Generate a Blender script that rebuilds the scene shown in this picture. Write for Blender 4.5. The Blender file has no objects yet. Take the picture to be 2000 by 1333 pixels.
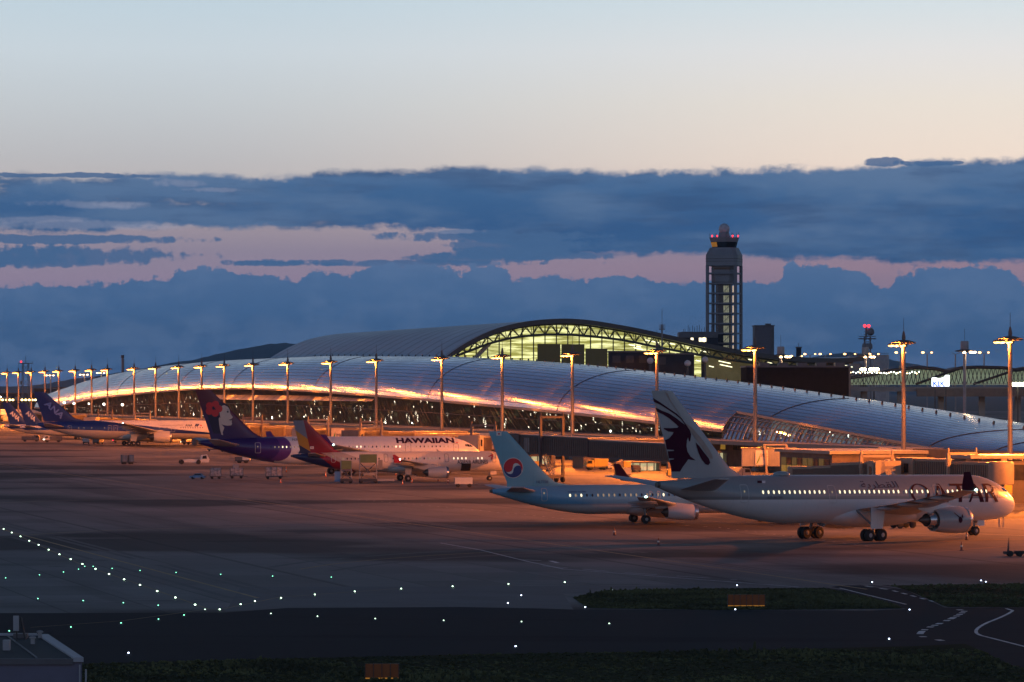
import bpy, bmesh, math, random
from mathutils import Vector, Matrix
from mathutils.geometry import tessellate_polygon
random.seed(7)
C = bpy.context.scene
COL = C.collection
R = math.radians
# ---------------------------------------------------------------- camera
F, EYE, HZ = 7500.0, 17.7, 762.0          # focal length and horizon row in 2000x1333 photo pixels, eye height in metres
cam = bpy.data.cameras.new('camera')
camo = bpy.data.objects.new('camera', cam); COL.objects.link(camo)
camo.location = (0, 0, EYE); camo.rotation_euler = (R(90), 0, 0)
cam.sensor_width = 36; cam.lens = 36*F/2000; cam.shift_y = (HZ-666.5)/2000
cam.clip_start = 1; cam.clip_end = 60000
C.camera = camo
C.view_settings.view_transform = 'Standard'; C.view_settings.look = 'None'
C.view_settings.exposure = 0; C.view_settings.gamma = 1
C.cycles.max_bounces = 6; C.cycles.transparent_max_bounces = 12
C.cycles.sample_clamp_indirect = 4
# ---------------------------------------------------------------- node expressions
class E:
    def __init__(s, nt, v): s.nt = nt; s.v = v
    def _m(s, op, *a):
        n = s.nt.nodes.new('ShaderNodeMath'); n.operation = op
        for i, x in enumerate((s,)+a):
            x = x.v if isinstance(x, E) else x
            if isinstance(x, (int, float)): n.inputs[i].default_value = x
            else: s.nt.links.new(x, n.inputs[i])
        return E(s.nt, n.outputs[0])
    def __add__(s, o): return s._m('ADD', o)
    __radd__ = __add__
    def __mul__(s, o): return s._m('MULTIPLY', o)
    __rmul__ = __mul__
    def __sub__(s, o): return s._m('SUBTRACT', o)
    def __rsub__(s, o): return (s*-1)+o
    def __truediv__(s, o): return s._m('DIVIDE', o)
    def __rtruediv__(s, o): return (s**-1)*o
    def __pow__(s, o): return s._m('POWER', o)
    def __gt__(s, o): return s._m('GREATER_THAN', o)
    def __lt__(s, o): return s._m('LESS_THAN', o)
    def mx(s, o): return s._m('MAXIMUM', o)
    def mn(s, o): return s._m('MINIMUM', o)
    def abs(s): return s._m('ABSOLUTE')
    def fract(s): return s._m('FRACT')
    def sqrt(s): return s._m('SQRT')
    def smooth(s, a, b):
        n = s.nt.nodes.new('ShaderNodeMapRange'); n.interpolation_type = 'SMOOTHSTEP'
        s.nt.links.new(s.v, n.inputs[0]); n.inputs[1].default_value = a; n.inputs[2].default_value = b
        return E(s.nt, n.outputs[0])
    def ramp(s, pts, lo, hi, out_lo, out_hi, interp='B_SPLINE'):     # piecewise curve of a value
        k = (s-lo)/(hi-lo)
        n = s.nt.nodes.new('ShaderNodeValToRGB'); n.color_ramp.interpolation = 'LINEAR'
        setramp(n.color_ramp, [((x-lo)/(hi-lo), ((y-out_lo)/(out_hi-out_lo),)*3) for x, y in pts])
        s.nt.links.new(k.v, n.inputs[0])
        sp = s.nt.nodes.new('ShaderNodeSeparateColor'); s.nt.links.new(n.outputs[0], sp.inputs[0])
        return E(s.nt, sp.outputs[0])*(out_hi-out_lo)+out_lo
    def cramp(s, pts, lo, hi):
        k = (s-lo)/(hi-lo)
        n = s.nt.nodes.new('ShaderNodeValToRGB')
        setramp(n.color_ramp, [((x-lo)/(hi-lo), c) for x, c in pts])
        s.nt.links.new(k.v, n.inputs[0])
        return n.outputs[0]
def setramp(cr, pts):
    pts = sorted(pts, key=lambda p: p[0])
    while len(cr.elements) > 1: cr.elements.remove(cr.elements[-1])
    for i, (x, c) in enumerate(pts):
        e = cr.elements[0] if i == 0 else cr.elements.new(min(1, max(0, x)))
        e.position = min(1, max(0, x)); e.color = (*c, 1)
def lin(r, g, b):
    f = lambda c: ((c/255+.055)/1.055)**2.4 if c/255 > .04045 else c/255/12.92
    return (f(r), f(g), f(b))
def mixc(nt, fac, a, b):
    n = nt.nodes.new('ShaderNodeMix'); n.data_type = 'RGBA'
    for i, x in ((0, fac), (6, a), (7, b)):
        x = x.v if isinstance(x, E) else x
        if isinstance(x, (int, float)): n.inputs[i].default_value = x
        elif isinstance(x, tuple): n.inputs[i].default_value = (*x[:3], 1)
        else: nt.links.new(x, n.inputs[i])
    return n.outputs[2]
def noise(nt, vec, scale, detail=3, rough=.55, dim='3D', sx=1, sy=1, sz=1):
    if (sx, sy, sz) != (1, 1, 1):
        m = nt.nodes.new('ShaderNodeMapping'); m.inputs['Scale'].default_value = (sx, sy, sz)
        nt.links.new(vec, m.inputs[0]); vec = m.outputs[0]
    n = nt.nodes.new('ShaderNodeTexNoise'); n.inputs['Scale'].default_value = scale
    n.inputs['Detail'].default_value = detail; n.inputs['Roughness'].default_value = rough
    nt.links.new(vec, n.inputs['Vector'])
    return E(nt, n.outputs[0])
def comb(nt, x, y, z=0):
    n = nt.nodes.new('ShaderNodeCombineXYZ')
    for i, q in enumerate((x, y, z)):
        if isinstance(q, E): nt.links.new(q.v, n.inputs[i])
        else: n.inputs[i].default_value = q
    return n.outputs[0]
# ---------------------------------------------------------------- dusk sky
wd = bpy.data.worlds.new('World'); C.world = wd; wd.use_nodes = True
nt = wd.node_tree; nt.nodes.clear()
tc = nt.nodes.new('ShaderNodeTexCoord'); sep = nt.nodes.new('ShaderNodeSeparateXYZ')
nt.links.new(tc.outputs['Generated'], sep.inputs[0])
dx, dy, dz = (E(nt, sep.outputs[i]) for i in range(3))
hor = (dx*dx+dy*dy).sqrt().mx(1e-4)
P = dz/hor*7500                                   # height above the horizon, in 1/7500 rad
A = dx._m('ARCTAN2', dy)*7500                     # bearing from south-east, same unit
av = comb(nt, A, P)
n1 = noise(nt, av, .010, 5, .6, sx=.7, sy=1.6)-.5      # fine wisps
n2 = noise(nt, av, .0035, 4, .55, sx=.6, sy=2.2)-.5    # broad swells
n3 = noise(nt, av, .022, 4, .6, sx=1, sy=1.2)-.5
n5 = noise(nt, av, .07, 4, .6, sx=1, sy=1)-.5
n4 = noise(nt, av, .006, 6, .62, sx=.35, sy=2.6)-.5     # streaky
Ac = A.mx(-1400).mn(1400)
clear = P.cramp([(0, lin(66, 90, 130)), (150, lin(118, 118, 148)), (215, lin(143, 128, 150)), (270, lin(141, 131, 149)), (330, lin(156, 144, 152)), (400, lin(184, 177, 177)), (450, lin(184, 183, 185)), (560, lin(190, 196, 200)), (660, lin(194, 205, 212)), (780, lin(184, 203, 214)), (1400, lin(150, 180, 202))], 0, 1400)
warm = P.cramp([(0, lin(66, 90, 130)), (150, lin(120, 112, 138)), (240, lin(148, 124, 140)), (270, lin(143, 125, 143)), (400, lin(232, 208, 194)), (450, lin(237, 218, 202)), (560, lin(230, 220, 208)), (660, lin(222, 220, 218)), (780, lin(202, 216, 222)), (1400, lin(150, 180, 202))], 0, 1400)
sky = mixc(nt, (Ac*.001*.55+.42).smooth(0, 1), clear, warm)
def top(pts, lo=-1400, hi=1400): return Ac.ramp([(x-1000, 762-y) for x, y in pts], lo, hi, 0, 500)
# main dark bank
t_hi = top([(-400, 350), (0, 346), (200, 350), (330, 339), (440, 340), (500, 348), (640, 334), (900, 326), (1150, 330), (1400, 333), (1500, 328), (1640, 324), (1800, 318), (2000, 307), (2400, 290)])
t_lo = top([(-400, 462), (0, 456), (200, 462), (330, 446), (420, 450), (600, 447), (740, 446), (860, 452), (960, 480), (1050, 500), (1200, 502), (1350, 500), (1500, 506), (1700, 511), (2000, 517), (2400, 525)])
bank = (t_hi+n1*34+n3*26+n5*12-P).smooth(-5, 13)*(P-t_lo+n4*60+n3*30+n5*14).smooth(-4, 10)
left = Ac.smooth(-150, -650)
holes = 1-left*(n4*1.5+n1*.6+n3*.3+.5).smooth(.60, .82)*P.smooth(285, 330)*(1-P.smooth(398, 420))*.8
bankc = P.cramp([(250, lin(54, 90, 133)), (320, lin(50, 86, 130)), (390, lin(60, 96, 138)), (430, lin(82, 110, 146))], 250, 430)
bankc = mixc(nt, (n2*3+n1*1.2+.4+left*.25).smooth(.1, .95)*.62, bankc, lin(94, 118, 150))
bankc = mixc(nt, (n4*3.2+n1*1.2+.45).smooth(.35, .95)*.55, bankc, lin(48, 74, 112))
sky = mixc(nt, bank*holes, sky, bankc)
# thin bars under it
def bar(cx, cy, hw, hh, nz=1.0, c=lin(66, 98, 138), soft=.35, amt=.9):
    d = (((A-(cx-1000))/hw)**2)+(((P-(762-cy)+n1*10*nz)/hh)**2)+(n4*3.4+n3*3.0+n5*1.8)*nz
    return (1-d.smooth(1-soft, 1+soft))*amt, c
for args in [(90, 503, 250, 21), (20, 470, 320, 9), (-150, 500, 300, 24), (960, 462, 210, 11), (1010, 478, 130, 14), (760, 514, 300, 7), (930, 506, 150, 10), (560, 516, 120, 5), (1010, 500, 170, 9), (130, 345, 170, 5), (1722, 319, 34, 8, .9), (1815, 321, 55, 5, 1.6), (1000, 496, 120, 12)]:
    m, c = bar(*args); sky = mixc(nt, m, sky, c)
for args in [(356, 360, 40, 8), (175, 402, 90, 7), (235, 400, 40, 5), (160, 442, 170, 7), (290, 446, 60, 5), (60, 432, 90, 5), (420, 372, 60, 4), (880, 452, 60, 4)]:
    m, c = bar(*args, 1.6, lin(150, 152, 172), .9, .30); sky = mixc(nt, m, sky, c)
# cumulus bank on the horizon
t_c = top([(-400, 560), (0, 560), (120, 556), (325, 545), (345, 530), (420, 527), (580, 546), (610, 533), (650, 530), (680, 541), (700, 520), (850, 518), (905, 538), (918, 518), (975, 516), (1000, 542), (1040, 548), (1075, 530), (1100, 542), (1370, 548), (1520, 552), (1538, 519), (1600, 515), (1690, 534), (1712, 560), (1735, 560), (1748, 536), (1850, 518), (1960, 522), (1990, 554), (2100, 540), (2400, 530)])
cum = (t_c+n3*46+n1*22+n5*26-P).smooth(-2, 4)
cumc = P.cramp([(0, lin(50, 84, 128)), (60, lin(56, 90, 133)), (150, lin(64, 98, 141)), (225, lin(74, 104, 144)), (260, lin(84, 110, 148))], 0, 260)
cumc = mixc(nt, (n2*2.6+n1*2.4+n3*1.4+.5).smooth(.15, 1)*.6, cumc, lin(86, 112, 150))
sky = mixc(nt, cum, sky, cumc)
# the rest of the sky: glow of the set sun low in the north-west, deep blue overhead
el = P/7500
up = el.cramp([(.10, lin(150, 186, 212)), (.22, lin(82, 108, 156)), (.45, (.028, .055, .10)), (1.0, (.009, .021, .046)), (3, (.006, .014, .033))], .1, 3)
sky = mixc(nt, P.smooth(760, 1400), sky, up)
west = (dy/hor*-1)+(dx/hor*-.35)
glow = P.cramp([(0, (.34, .17, .13)), (500, (.42, .28, .22)), (1100, (.36, .44, .60)), (2600, (.19, .32, .58)), (5200, (.04, .09, .19)), (9000, (.012, .028, .065))], 0, 9000)
sky = mixc(nt, west.smooth(-.2, .75)*.85, sky, glow)
tau = nt.nodes.new('ShaderNodeTexSky'); tau.sky_type = 'NISHITA'; tau.sun_disc = False
tau.sun_elevation = R(-2); tau.sun_rotation = R(160)
sky = mixc(nt, P.smooth(-30, 0), (.02, .03, .045), sky)
vs_ = nt.nodes.new('ShaderNodeVectorMath'); vs_.operation = 'SCALE'; nt.links.new(sky, vs_.inputs[0]); nt.links.new((1.14+.34/(P.mx(0)/90+1)).v, vs_.inputs['Scale']); sky = vs_.outputs[0]
bg = nt.nodes.new('ShaderNodeBackground'); bg.inputs['Strength'].default_value = 1
bg2 = nt.nodes.new('ShaderNodeBackground'); bg2.inputs['Strength'].default_value = .05
nt.links.new(sky, bg.inputs[0]); nt.links.new(tau.outputs[0], bg2.inputs[0])
ad = nt.nodes.new('ShaderNodeAddShader'); nt.links.new(bg.outputs[0], ad.inputs[0]); nt.links.new(bg2.outputs[0], ad.inputs[1])
wo = nt.nodes.new('ShaderNodeOutputWorld'); nt.links.new(ad.outputs[0], wo.inputs[0])
wd.cycles.sampling_method = 'MANUAL'; wd.cycles.sample_map_resolution = 1024

# ---------------------------------------------------------------- helpers
def X(px, Y): return (px-1000)*Y/F
def ZP(py, Y): return EYE-(py-HZ)*Y/F
def GP(px, py, z=0):
    Y = F*(EYE-z)/(py-HZ); return Vector(((px-1000)*Y/F, Y, z))
# frame of the terminal: t runs away along it, l runs landward from the row of floodlight masts
Td, Ld, O0 = Vector((-.2593, .9658, 0)), Vector((.9658, .2593, 0)), Vector((90.8, 698.5, 0))
def TL(t, l, z=0): return O0+Td*t+Ld*l+Vector((0, 0, z))
def lineY(px, l): return F*(278.4+1.0354*l)/(px+1014)
def t_of(px, l): Y = lineY(px, l); return (Y-698.5-.2593*l)/.9658
TROT = math.atan2(Ld.y, Ld.x)            # local x of things set square to the terminal points landward, local y along it
def tag(o, label=None, cat=None, group=None, kind=None):
    for k, v in (('label', label), ('category', cat), ('group', group), ('kind', kind)):
        if v: o[k] = v
    return o
def empty(name, loc=(0, 0, 0), rz=0, label=None, cat=None, group=None):
    o = bpy.data.objects.new(name, None); COL.objects.link(o)
    o.location = loc; o.rotation_euler = (0, 0, rz); o.empty_display_size = .5
    return tag(o, label, cat, group)
KIDS = {}
def link(o, parent=None):
    COL.objects.link(o)
    if parent is not None: o.parent = parent; KIDS.setdefault(parent.name, []).append(o)
    return o
def copy_tree(o, parent=None):
    c = o.copy(); link(c, parent)
    for ch in KIDS.get(o.name, []): copy_tree(ch, c)
    return c
class MB:
    def __init__(s): s.v = []; s.f = []; s.mi = []; s.m = 0; s.T = None; s.uv = None
    def add(s, vs, fs):
        b = len(s.v)
        for v in vs:
            v = Vector(v); s.v.append(s.T @ v if s.T else v)
        for f in fs: s.f.append([b+i for i in f]); s.mi.append(s.m)
        return s
    def box(s, x0, x1, y0, y1, z0, z1):
        return s.add([(x, y, z) for x in (x0, x1) for y in (y0, y1) for z in (z0, z1)],
                     [(0, 1, 3, 2), (4, 6, 7, 5), (0, 4, 5, 1), (2, 3, 7, 6), (0, 2, 6, 4), (1, 5, 7, 3)])
    def loft(s, rings, cap=True, close=True):
        n = len(rings[0]); vs = [p for r in rings for p in r]; fs = []
        m = n if close else n-1
        for i in range(len(rings)-1):
            for j in range(m):
                k = (j+1) % n; fs.append((i*n+j, i*n+k, (i+1)*n+k, (i+1)*n+j))
        if cap: fs.append(tuple(range(n))[::-1]); fs.append(tuple((len(rings)-1)*n+j for j in range(n)))
        return s.add(vs, fs)
    def tube(s, pts, r, n=8, cap=True):
        pts = [Vector(p) for p in pts]; rs = r if isinstance(r, (list, tuple)) else [r]*len(pts); rings = []
        for i, p in enumerate(pts):
            d = (pts[min(i+1, len(pts)-1)]-pts[max(i-1, 0)]).normalized()
            a = d.cross(Vector((0, 0, 1)) if abs(d.z) < .9 else Vector((1, 0, 0))).normalized(); b = d.cross(a)
            rings.append([p+(a*math.cos(q)+b*math.sin(q))*rs[i] for q in [2*math.pi*j/n for j in range(n)]])
        return s.loft(rings, cap)
    def bar(s, p0, p1, w, h=None):             # rectangular bar between two points
        h = h or w; p0, p1 = Vector(p0), Vector(p1); d = (p1-p0).normalized()
        a = d.cross(Vector((0, 0, 1)) if abs(d.z) < .95 else Vector((1, 0, 0))).normalized(); b = a.cross(d)
        return s.loft([[p+a*i*w/2+b*j*h/2 for i, j in ((-1, -1), (1, -1), (1, 1), (-1, 1))] for p in (p0, p1)])
    def lathe(s, prof, n=20, axis='z', c=(0, 0, 0)):      # prof: (r, h)
        rings = []
        for r, h in prof:
            ring = []
            for j in range(n):
                q = 2*math.pi*j/n; u, w = r*math.cos(q), r*math.sin(q)
                p = {'z': (u, w, h), 'x': (h, u, w), 'y': (u, h, w)}[axis]
                ring.append(Vector(p)+Vector(c))
            rings.append(ring)
        return s.loft(rings, True)
    def prism(s, poly, y0, y1, axis='y'):
        def q(a, b, c): return {'y': (a, c, b), 'x': (c, a, b), 'z': (a, b, c)}[axis]
        return s.loft([[q(a, b, c) for a, b in poly] for c in (y0, y1)])
    def sphere(s, c, r, n=12, m=8, zs=1):
        c = Vector(c)
        return s.loft([[c+Vector((r*math.sin(a)*math.cos(b), r*math.sin(a)*math.sin(b), -r*zs*math.cos(a))) for b in [2*math.pi*j/n for j in range(n)]] for a in [math.pi*(.03+.94*i/m) for i in range(m+1)]])
    def build(s, name, mats, parent=None, smooth=0, loc=None, fix=True):
        me = bpy.data.meshes.new(name); me.from_pydata([tuple(v) for v in s.v], [], s.f)
        if not isinstance(mats, (list, tuple)): mats = [mats]
        for m in mats: me.materials.append(m)
        me.polygons.foreach_set('material_index', s.mi)
        if s.uv: 
            ul = me.uv_layers.new(name='UVMap')
            for lp in me.loops: ul.data[lp.index].uv = s.uv[lp.vertex_index]
        if fix:
            bm = bmesh.new(); bm.from_mesh(me); bmesh.ops.recalc_face_normals(bm, faces=bm.faces); bm.to_mesh(me); bm.free()
        if smooth:
            me.shade_smooth(); me.set_sharp_from_angle(angle=R(smooth))
        o = bpy.data.objects.new(name, me); link(o, parent)
        if loc is not None: o.location = loc
        return o
MATS = {}
def M(name, col=(.5, .5, .5), rough=.5, metal=0, emit=None, es=1, var=.12, sc=1.0, bump=0, spec=None, coat=0):
    if name in MATS: return MATS[name]
    m = bpy.data.materials.new(name); m.use_nodes = True; nt = m.node_tree
    b = nt.nodes['Principled BSDF']; MATS[name] = m
    b.inputs['Roughness'].default_value = rough; b.inputs['Metallic'].default_value = metal
    if spec is not None: b.inputs['Specular IOR Level'].default_value = spec
    if coat: b.inputs['Coat Weight'].default_value = coat
    if emit: b.inputs['Emission Color'].default_value = (*emit, 1); b.inputs['Emission Strength'].default_value = es
    t = nt.nodes.new('ShaderNodeTexCoord')
    n = noise(nt, t.outputs['Object'], sc, 4)
    c = mixc(nt, n.smooth(.3, .7), tuple(x*(1-var) for x in col), tuple(min(1, x*(1+var)) for x in col))
    nt.links.new(c, b.inputs['Base Color'])
    if rough > .05 and not emit:
        r = (n-.5)*.2+rough; nt.links.new(r.v, b.inputs['Roughness'])
    if bump:
        bp = nt.nodes.new('ShaderNodeBump'); bp.inputs['Strength'].default_value = bump; bp.inputs['Distance'].default_value = .1
        nt.links.new(n.v, bp.inputs['Height']); nt.links.new(bp.outputs[0], b.inputs['Normal'])
    return m
def ord_(n): return ['first', 'second', 'third', 'fourth', 'fifth', 'sixth', 'seventh', 'eighth', 'ninth', 'tenth', 'eleventh', 'twelfth', 'thirteenth', 'fourteenth', 'fifteenth', 'sixteenth', 'seventeenth', 'eighteenth', 'nineteenth', 'twentieth', 'twenty-first', 'twenty-second', 'twenty-third', 'twenty-fourth', 'twenty-fifth', 'twenty-sixth', 'twenty-seventh', 'twenty-eighth', 'twenty-ninth', 'thirtieth'][n]
import numpy as np
# ================================================================ ground
def groundmat(name, base, kind):
    m = bpy.data.materials.new(name); m.use_nodes = True; nt = m.node_tree; b = nt.nodes['Principled BSDF']
    t = nt.nodes.new('ShaderNodeTexCoord'); ob = t.outputs['Object']
    mp = nt.nodes.new('ShaderNodeMapping'); mp.inputs['Rotation'].default_value = (0, 0, -TROT); nt.links.new(ob, mp.inputs[0]); lv = mp.outputs[0]
    sp = nt.nodes.new('ShaderNodeSeparateXYZ'); nt.links.new(lv, sp.inputs[0]); x, y = E(nt, sp.outputs[0]), E(nt, sp.outputs[1])
    big = noise(nt, ob, .012, 4, .5); mid = noise(nt, ob, .05, 5, .6, sx=.5, sy=.8); fine = noise(nt, ob, .9, 5, .7)
    if kind == 'apron':
        v = (mid-.5)*.9+(fine-.5)*.35+1
        st = noise(nt, ob, .028, 4, .5, sx=.45, sy=.55).smooth(.505, .60)     # large dark stains
        st2 = noise(nt, ob, .07, 4, .6, sx=.35, sy=1).smooth(.6, .72)
        v = v*(1-st*.74)*(1-st2*.45)
        slab = (x/7.5).fract(); slab2 = (y/7.5).fract()
        jt = ((slab < .03)+(slab2 < .02)).mn(1); v = v*(1-jt*.35)
        jt2 = ((x/37.5).fract() < .018); v = v*(1-jt2*.35)
        # slab to slab differences
        vo = nt.nodes.new('ShaderNodeTexWhiteNoise'); vo.noise_dimensions = '2D'
        nt.links.new(comb(nt, (x/7.5)._m('FLOOR'), (y/15)._m('FLOOR')), vo.inputs[0])
        v = v*(E(nt, vo.outputs[0])*.26+.87)
        v = v*(1-noise(nt, lv, .08, 4, .6, sx=1, sy=.06).smooth(.54, .72)*.35)*(1-noise(nt, lv, .35, 5, .7, sx=.12, sy=1).smooth(.56, .75)*.25)
        v = v*(1-noise(nt, ob, .25, 3, .5).smooth(.66, .72)*.35)
    elif kind == 'asphalt':
        v = (mid-.5)*.7+(fine-.5)*.4+1
        v = v*(1-((y/24).fract() < .012)*.2)
        v = v*(1-noise(nt, ob, .09, 4, .6, sx=.15, sy=1).smooth(.55, .7)*.3)
    else:
        v = (mid-.5)*1.2+(fine-.5)*1.0+1
    c = mixc(nt, (big-.3)*1.2, tuple(q*.8 for q in base), tuple(q*1.15 for q in base))
    vm = nt.nodes.new('ShaderNodeVectorMath'); vm.operation = 'SCALE'; nt.links.new(c, vm.inputs[0]); nt.links.new(v.mx(.08).v, vm.inputs['Scale'])
    nt.links.new(vm.outputs[0], b.inputs['Base Color'])
    r = (mid*.25+fine*.12+{'apron': .5, 'asphalt': .6}.get(kind, .8)).mn(1); nt.links.new(r.v, b.inputs['Roughness'])
    b.inputs['Specular IOR Level'].default_value = .05 if kind == 'apron' else .015
    bp = nt.nodes.new('ShaderNodeBump'); bp.inputs['Strength'].default_value = .25; bp.inputs['Distance'].default_value = .05
    nt.links.new(fine.v, bp.inputs['Height']); nt.links.new(bp.outputs[0], b.inputs['Normal'])
    return m
M_apron = groundmat('apron_concrete', (.235, .22, .205), 'apron')
M_asph = groundmat('taxiway_asphalt', (.042, .044, .048), 'asphalt')
M_grassg = groundmat('grass_soil', (.05, .052, .024), 'grass')
M_far = M('far_land', (.05, .055, .05), .9)
def sheet(name, pts, z, mat, kind='structure', g=None):
    m = MB(); m.add([(p[0], p[1], z) for p in pts], [tuple(range(len(pts)))]); o = m.build(name, mat)
    return tag(o, kind=kind)
sheet('ground', [(-30000, 20), (30000, 20), (30000, 45000), (-30000, 45000)], -.004, M_far)
sheet('apron', [(-900, 150), (500, 150), (420, 3200), (-1500, 3200)], 0, M_apron)
def gp(l): return [GP(*p) for p in l]
sheet('taxiway', gp([(-900, 1196), (80, 1198), (440, 1197), (560, 1188), (900, 1186), (1060, 1189), (1120, 1191), (1700, 1193), (1770, 1190), (1612, 1149), (1640, 1144), (1735, 1143), (1770, 1153), (1845, 1187), (2700, 1188), (3300, 1480), (-1500, 1480)]), .004, M_asph)
sheet('taxiway_shoulder', gp([(470, 1147), (1150, 1145), (1620, 1143), (1612, 1149), (1100, 1160), (1120, 1191), (900, 1186), (560, 1188), (440, 1195)]), .004, M('worn_asphalt', (.075, .075, .078), .7, var=.3, sc=.15))
EDGE = [[(-300, 1305), (160, 1297), (500, 1288), (960, 1278), (1400, 1272), (1800, 1262), (1885, 1258), (1925, 1275), (1965, 1296), (2020, 1318), (2120, 1366), (2200, 1440), (-300, 1440)],
        [(1118, 1168), (1180, 1155), (1400, 1150), (1608, 1149), (1690, 1166), (1765, 1189), (1600, 1191), (1400, 1192), (1150, 1188)],
        [(1738, 1144), (1900, 1142), (2300, 1141), (2500, 1188), (1990, 1187), (1850, 1186), (1770, 1153)]]
GN = ['near_verge', 'grass_island', 'grass_corner']
M_blade = M('grass_blades', (.080, .084, .032), .8, var=.55, sc=.12)
for k, e in enumerate(EDGE):
    pts = gp(e); sheet('verge_soil', pts, .012, M_grassg)
    m = MB(); xs = [p.x for p in pts]; ys = [p.y for p in pts]
    def inside(x, y):
        c = False; n = len(pts)
        for i in range(n):
            a, b = pts[i], pts[(i+1) % n]
            if (a.y > y) != (b.y > y) and x < (b.x-a.x)*(y-a.y)/(b.y-a.y)+a.x: c = not c
        return c
    cnt = 0; N = (15000, 7000, 4000)[k]
    rr = random.Random(k+3)
    while cnt < N:
        x, y = rr.uniform(min(xs), max(xs)), rr.uniform(min(ys), max(ys))
        if k == 0 and y > 262: continue
        if not inside(x, y): cnt += .2; continue
        den = math.sin(x*.31+k)*math.sin(y*.23+1.3)+math.sin(x*.11+y*.17)
        h = (.06+.08*rr.random())*(1.0+.55*max(-.6, den)); 
        if rr.random() < .012: h *= 2.6
        for q in range(3):
            a = rr.uniform(0, 6.28); w = .12+.1*rr.random(); lx, ly = rr.uniform(-.12, .12), rr.uniform(-.12, .12)
            m.add([(x-w*math.cos(a), y-w*math.sin(a), .01), (x+w*math.cos(a), y+w*math.sin(a), .01), (x+lx, y+ly, h)], [(0, 1, 2)])
        cnt += 1
    o = m.build('grass', M_blade, fix=False); tag(o, ['dark uncut grass along the near side of the taxiway', 'low grass on the long island beyond the near taxiway', 'grass on the corner beyond the curved taxiway at the right'][k], 'grass', kind='stuff')
# painted lines
M_white = M('line_paint_white', (.62, .62, .6), .6, var=.25, sc=.6)
M_yel = M('line_paint_yellow', (.35, .22, .05), .6, var=.3, sc=.6)
def ribbon(name, pxs, w, mat, dash=None, z=.009):
    pts = [GP(*p) for p in pxs]; m = MB(); fine = []
    for a, b in zip(pts, pts[1:]):
        n = max(1, int((b-a).length/1.0)); fine += [a.lerp(b, i/n) for i in range(n)]
    fine.append(pts[-1]); d0 = 0
    for a, b in zip(fine, fine[1:]):
        L = (b-a).length
        if L < 1e-6: continue
        if not dash or (d0 % sum(dash)) < dash[0]:
            n = Vector((-(b-a).y, (b-a).x, 0)).normalized()*w/2
            m.add([a-n+Vector((0, 0, z)), a+n+Vector((0, 0, z)), b+n+Vector((0, 0, z)), b-n+Vector((0, 0, z))], [(0, 1, 2, 3)])
        d0 += L
    if m.f: tag(m.build(name, mat), kind='structure')
def bez(p0, p1, p2, n=14): return [((1-t)**2*p0[0]+2*t*(1-t)*p1[0]+t*t*p2[0], (1-t)**2*p0[1]+2*t*(1-t)*p1[1]+t*t*p2[1]) for t in [i/n for i in range(n+1)]]
ribbon('taxiway_line', [(1965, 1189)]+bez((1978, 1193), (1972, 1200), (1930, 1216), 6)+bez((1930, 1216), (1885, 1236), (1925, 1244), 12)+[(2000, 1263), (2080, 1282)], .26, M_white)
ribbon('holding_line', [(1872, 1191), (1884, 1194)]+bez((1884, 1194), (1870, 1206), (1815, 1226), 6)+bez((1815, 1226), (1780, 1242), (1812, 1246), 8)+[(1850, 1254)], .5, M_white, (1, 1))
ribbon('taxiway_line', [(1640, 1149), (1700, 1164), (1770, 1181)], .22, M_white)
ribbon('taxiway_line', [(1690, 1145), (1740, 1153), (1840, 1180)], .3, M_white, (2, 2))
ribbon('apron_line', [(860, 1061), (940, 1075), (1030, 1097), (1100, 1112), (1400, 1135), (1560, 1147)], .22, M_white)
ribbon('apron_line', [(1020, 1094), (1075, 1096), (1090, 1100)], .5, M_white, (2, 1))
ribbon('apron_line', [(1060, 1106), (1220, 1119), (1440, 1133)], .2, M_white, (5, 3))
ribbon('apron_line', [(700, 976), (900, 994), (1130, 1016), (1400, 1030), (1700, 1068)], .15, M_white, (1, 3))
ribbon('taxi_centre_line', [(270, 1141), (410, 1191), (440, 1189), (545, 1167), (780, 1150)], .14, M_yel)
ribbon('taxi_centre_line', [(0, 1030), (160, 1104), (270, 1141)], .14, M_yel)
ribbon('taxi_centre_line', [(60, 1226), (240, 1213), (400, 1191)], .12, M_yel)
ribbon('stand_line', [(1780, 1061), (1880, 1056), (2060, 1052)], .3, M('stand_paint', (.6, .3, .08), .6, var=.2))
ribbon('stand_line', [(1820, 1078), (1960, 1068), (2100, 1064)], .2, MATS['stand_paint'])
for i in range(7): ribbon('apron_line', [(1100+i*70, 1010-i*2), (1300+i*80, 1026-i)], .12, M_yel, (6, 2))
# ================================================================ distant hills
def hills(name, prof, Y, mat, seed):
    rr = random.Random(seed); m = MB(); top = []
    for i in range(len(prof)-1):
        for k in range(6):
            u = k/6; px = prof[i][0]*(1-u)+prof[i+1][0]*u; py = prof[i][1]*(1-u)+prof[i+1][1]*u+rr.uniform(-.7, .7)
            top.append((X(px, Y), ZP(py, Y)))
    rings = []
    for x, z in top:
        rings.append([(x, Y-z*6-500, 0), (x, Y-z*3, z*.45), (x, Y-z, z*.85), (x, Y, z), (x, Y+z*3, z*.4), (x, Y+z*6+900, 0)])
    m.loft(rings, True, False); return tag(m.build(name, mat, smooth=60), kind='structure')
M_hill = M('haze_tinted_hills', (.024, .044, .056), .95, var=.3, sc=.001)  # woodland colour shifted to blue to stand in for distance haze
hills('hills', [(-400, 758), (-60, 757), (60, 754), (100, 748), (140, 741), (180, 737), (240, 727), (300, 716), (340, 708), (380, 703), (420, 693), (470, 682), (530, 672), (560, 670), (590, 674), (625, 667), (680, 670), (740, 690), (800, 720), (900, 745), (1100, 752)], 14000, M_hill, 1)
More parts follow.
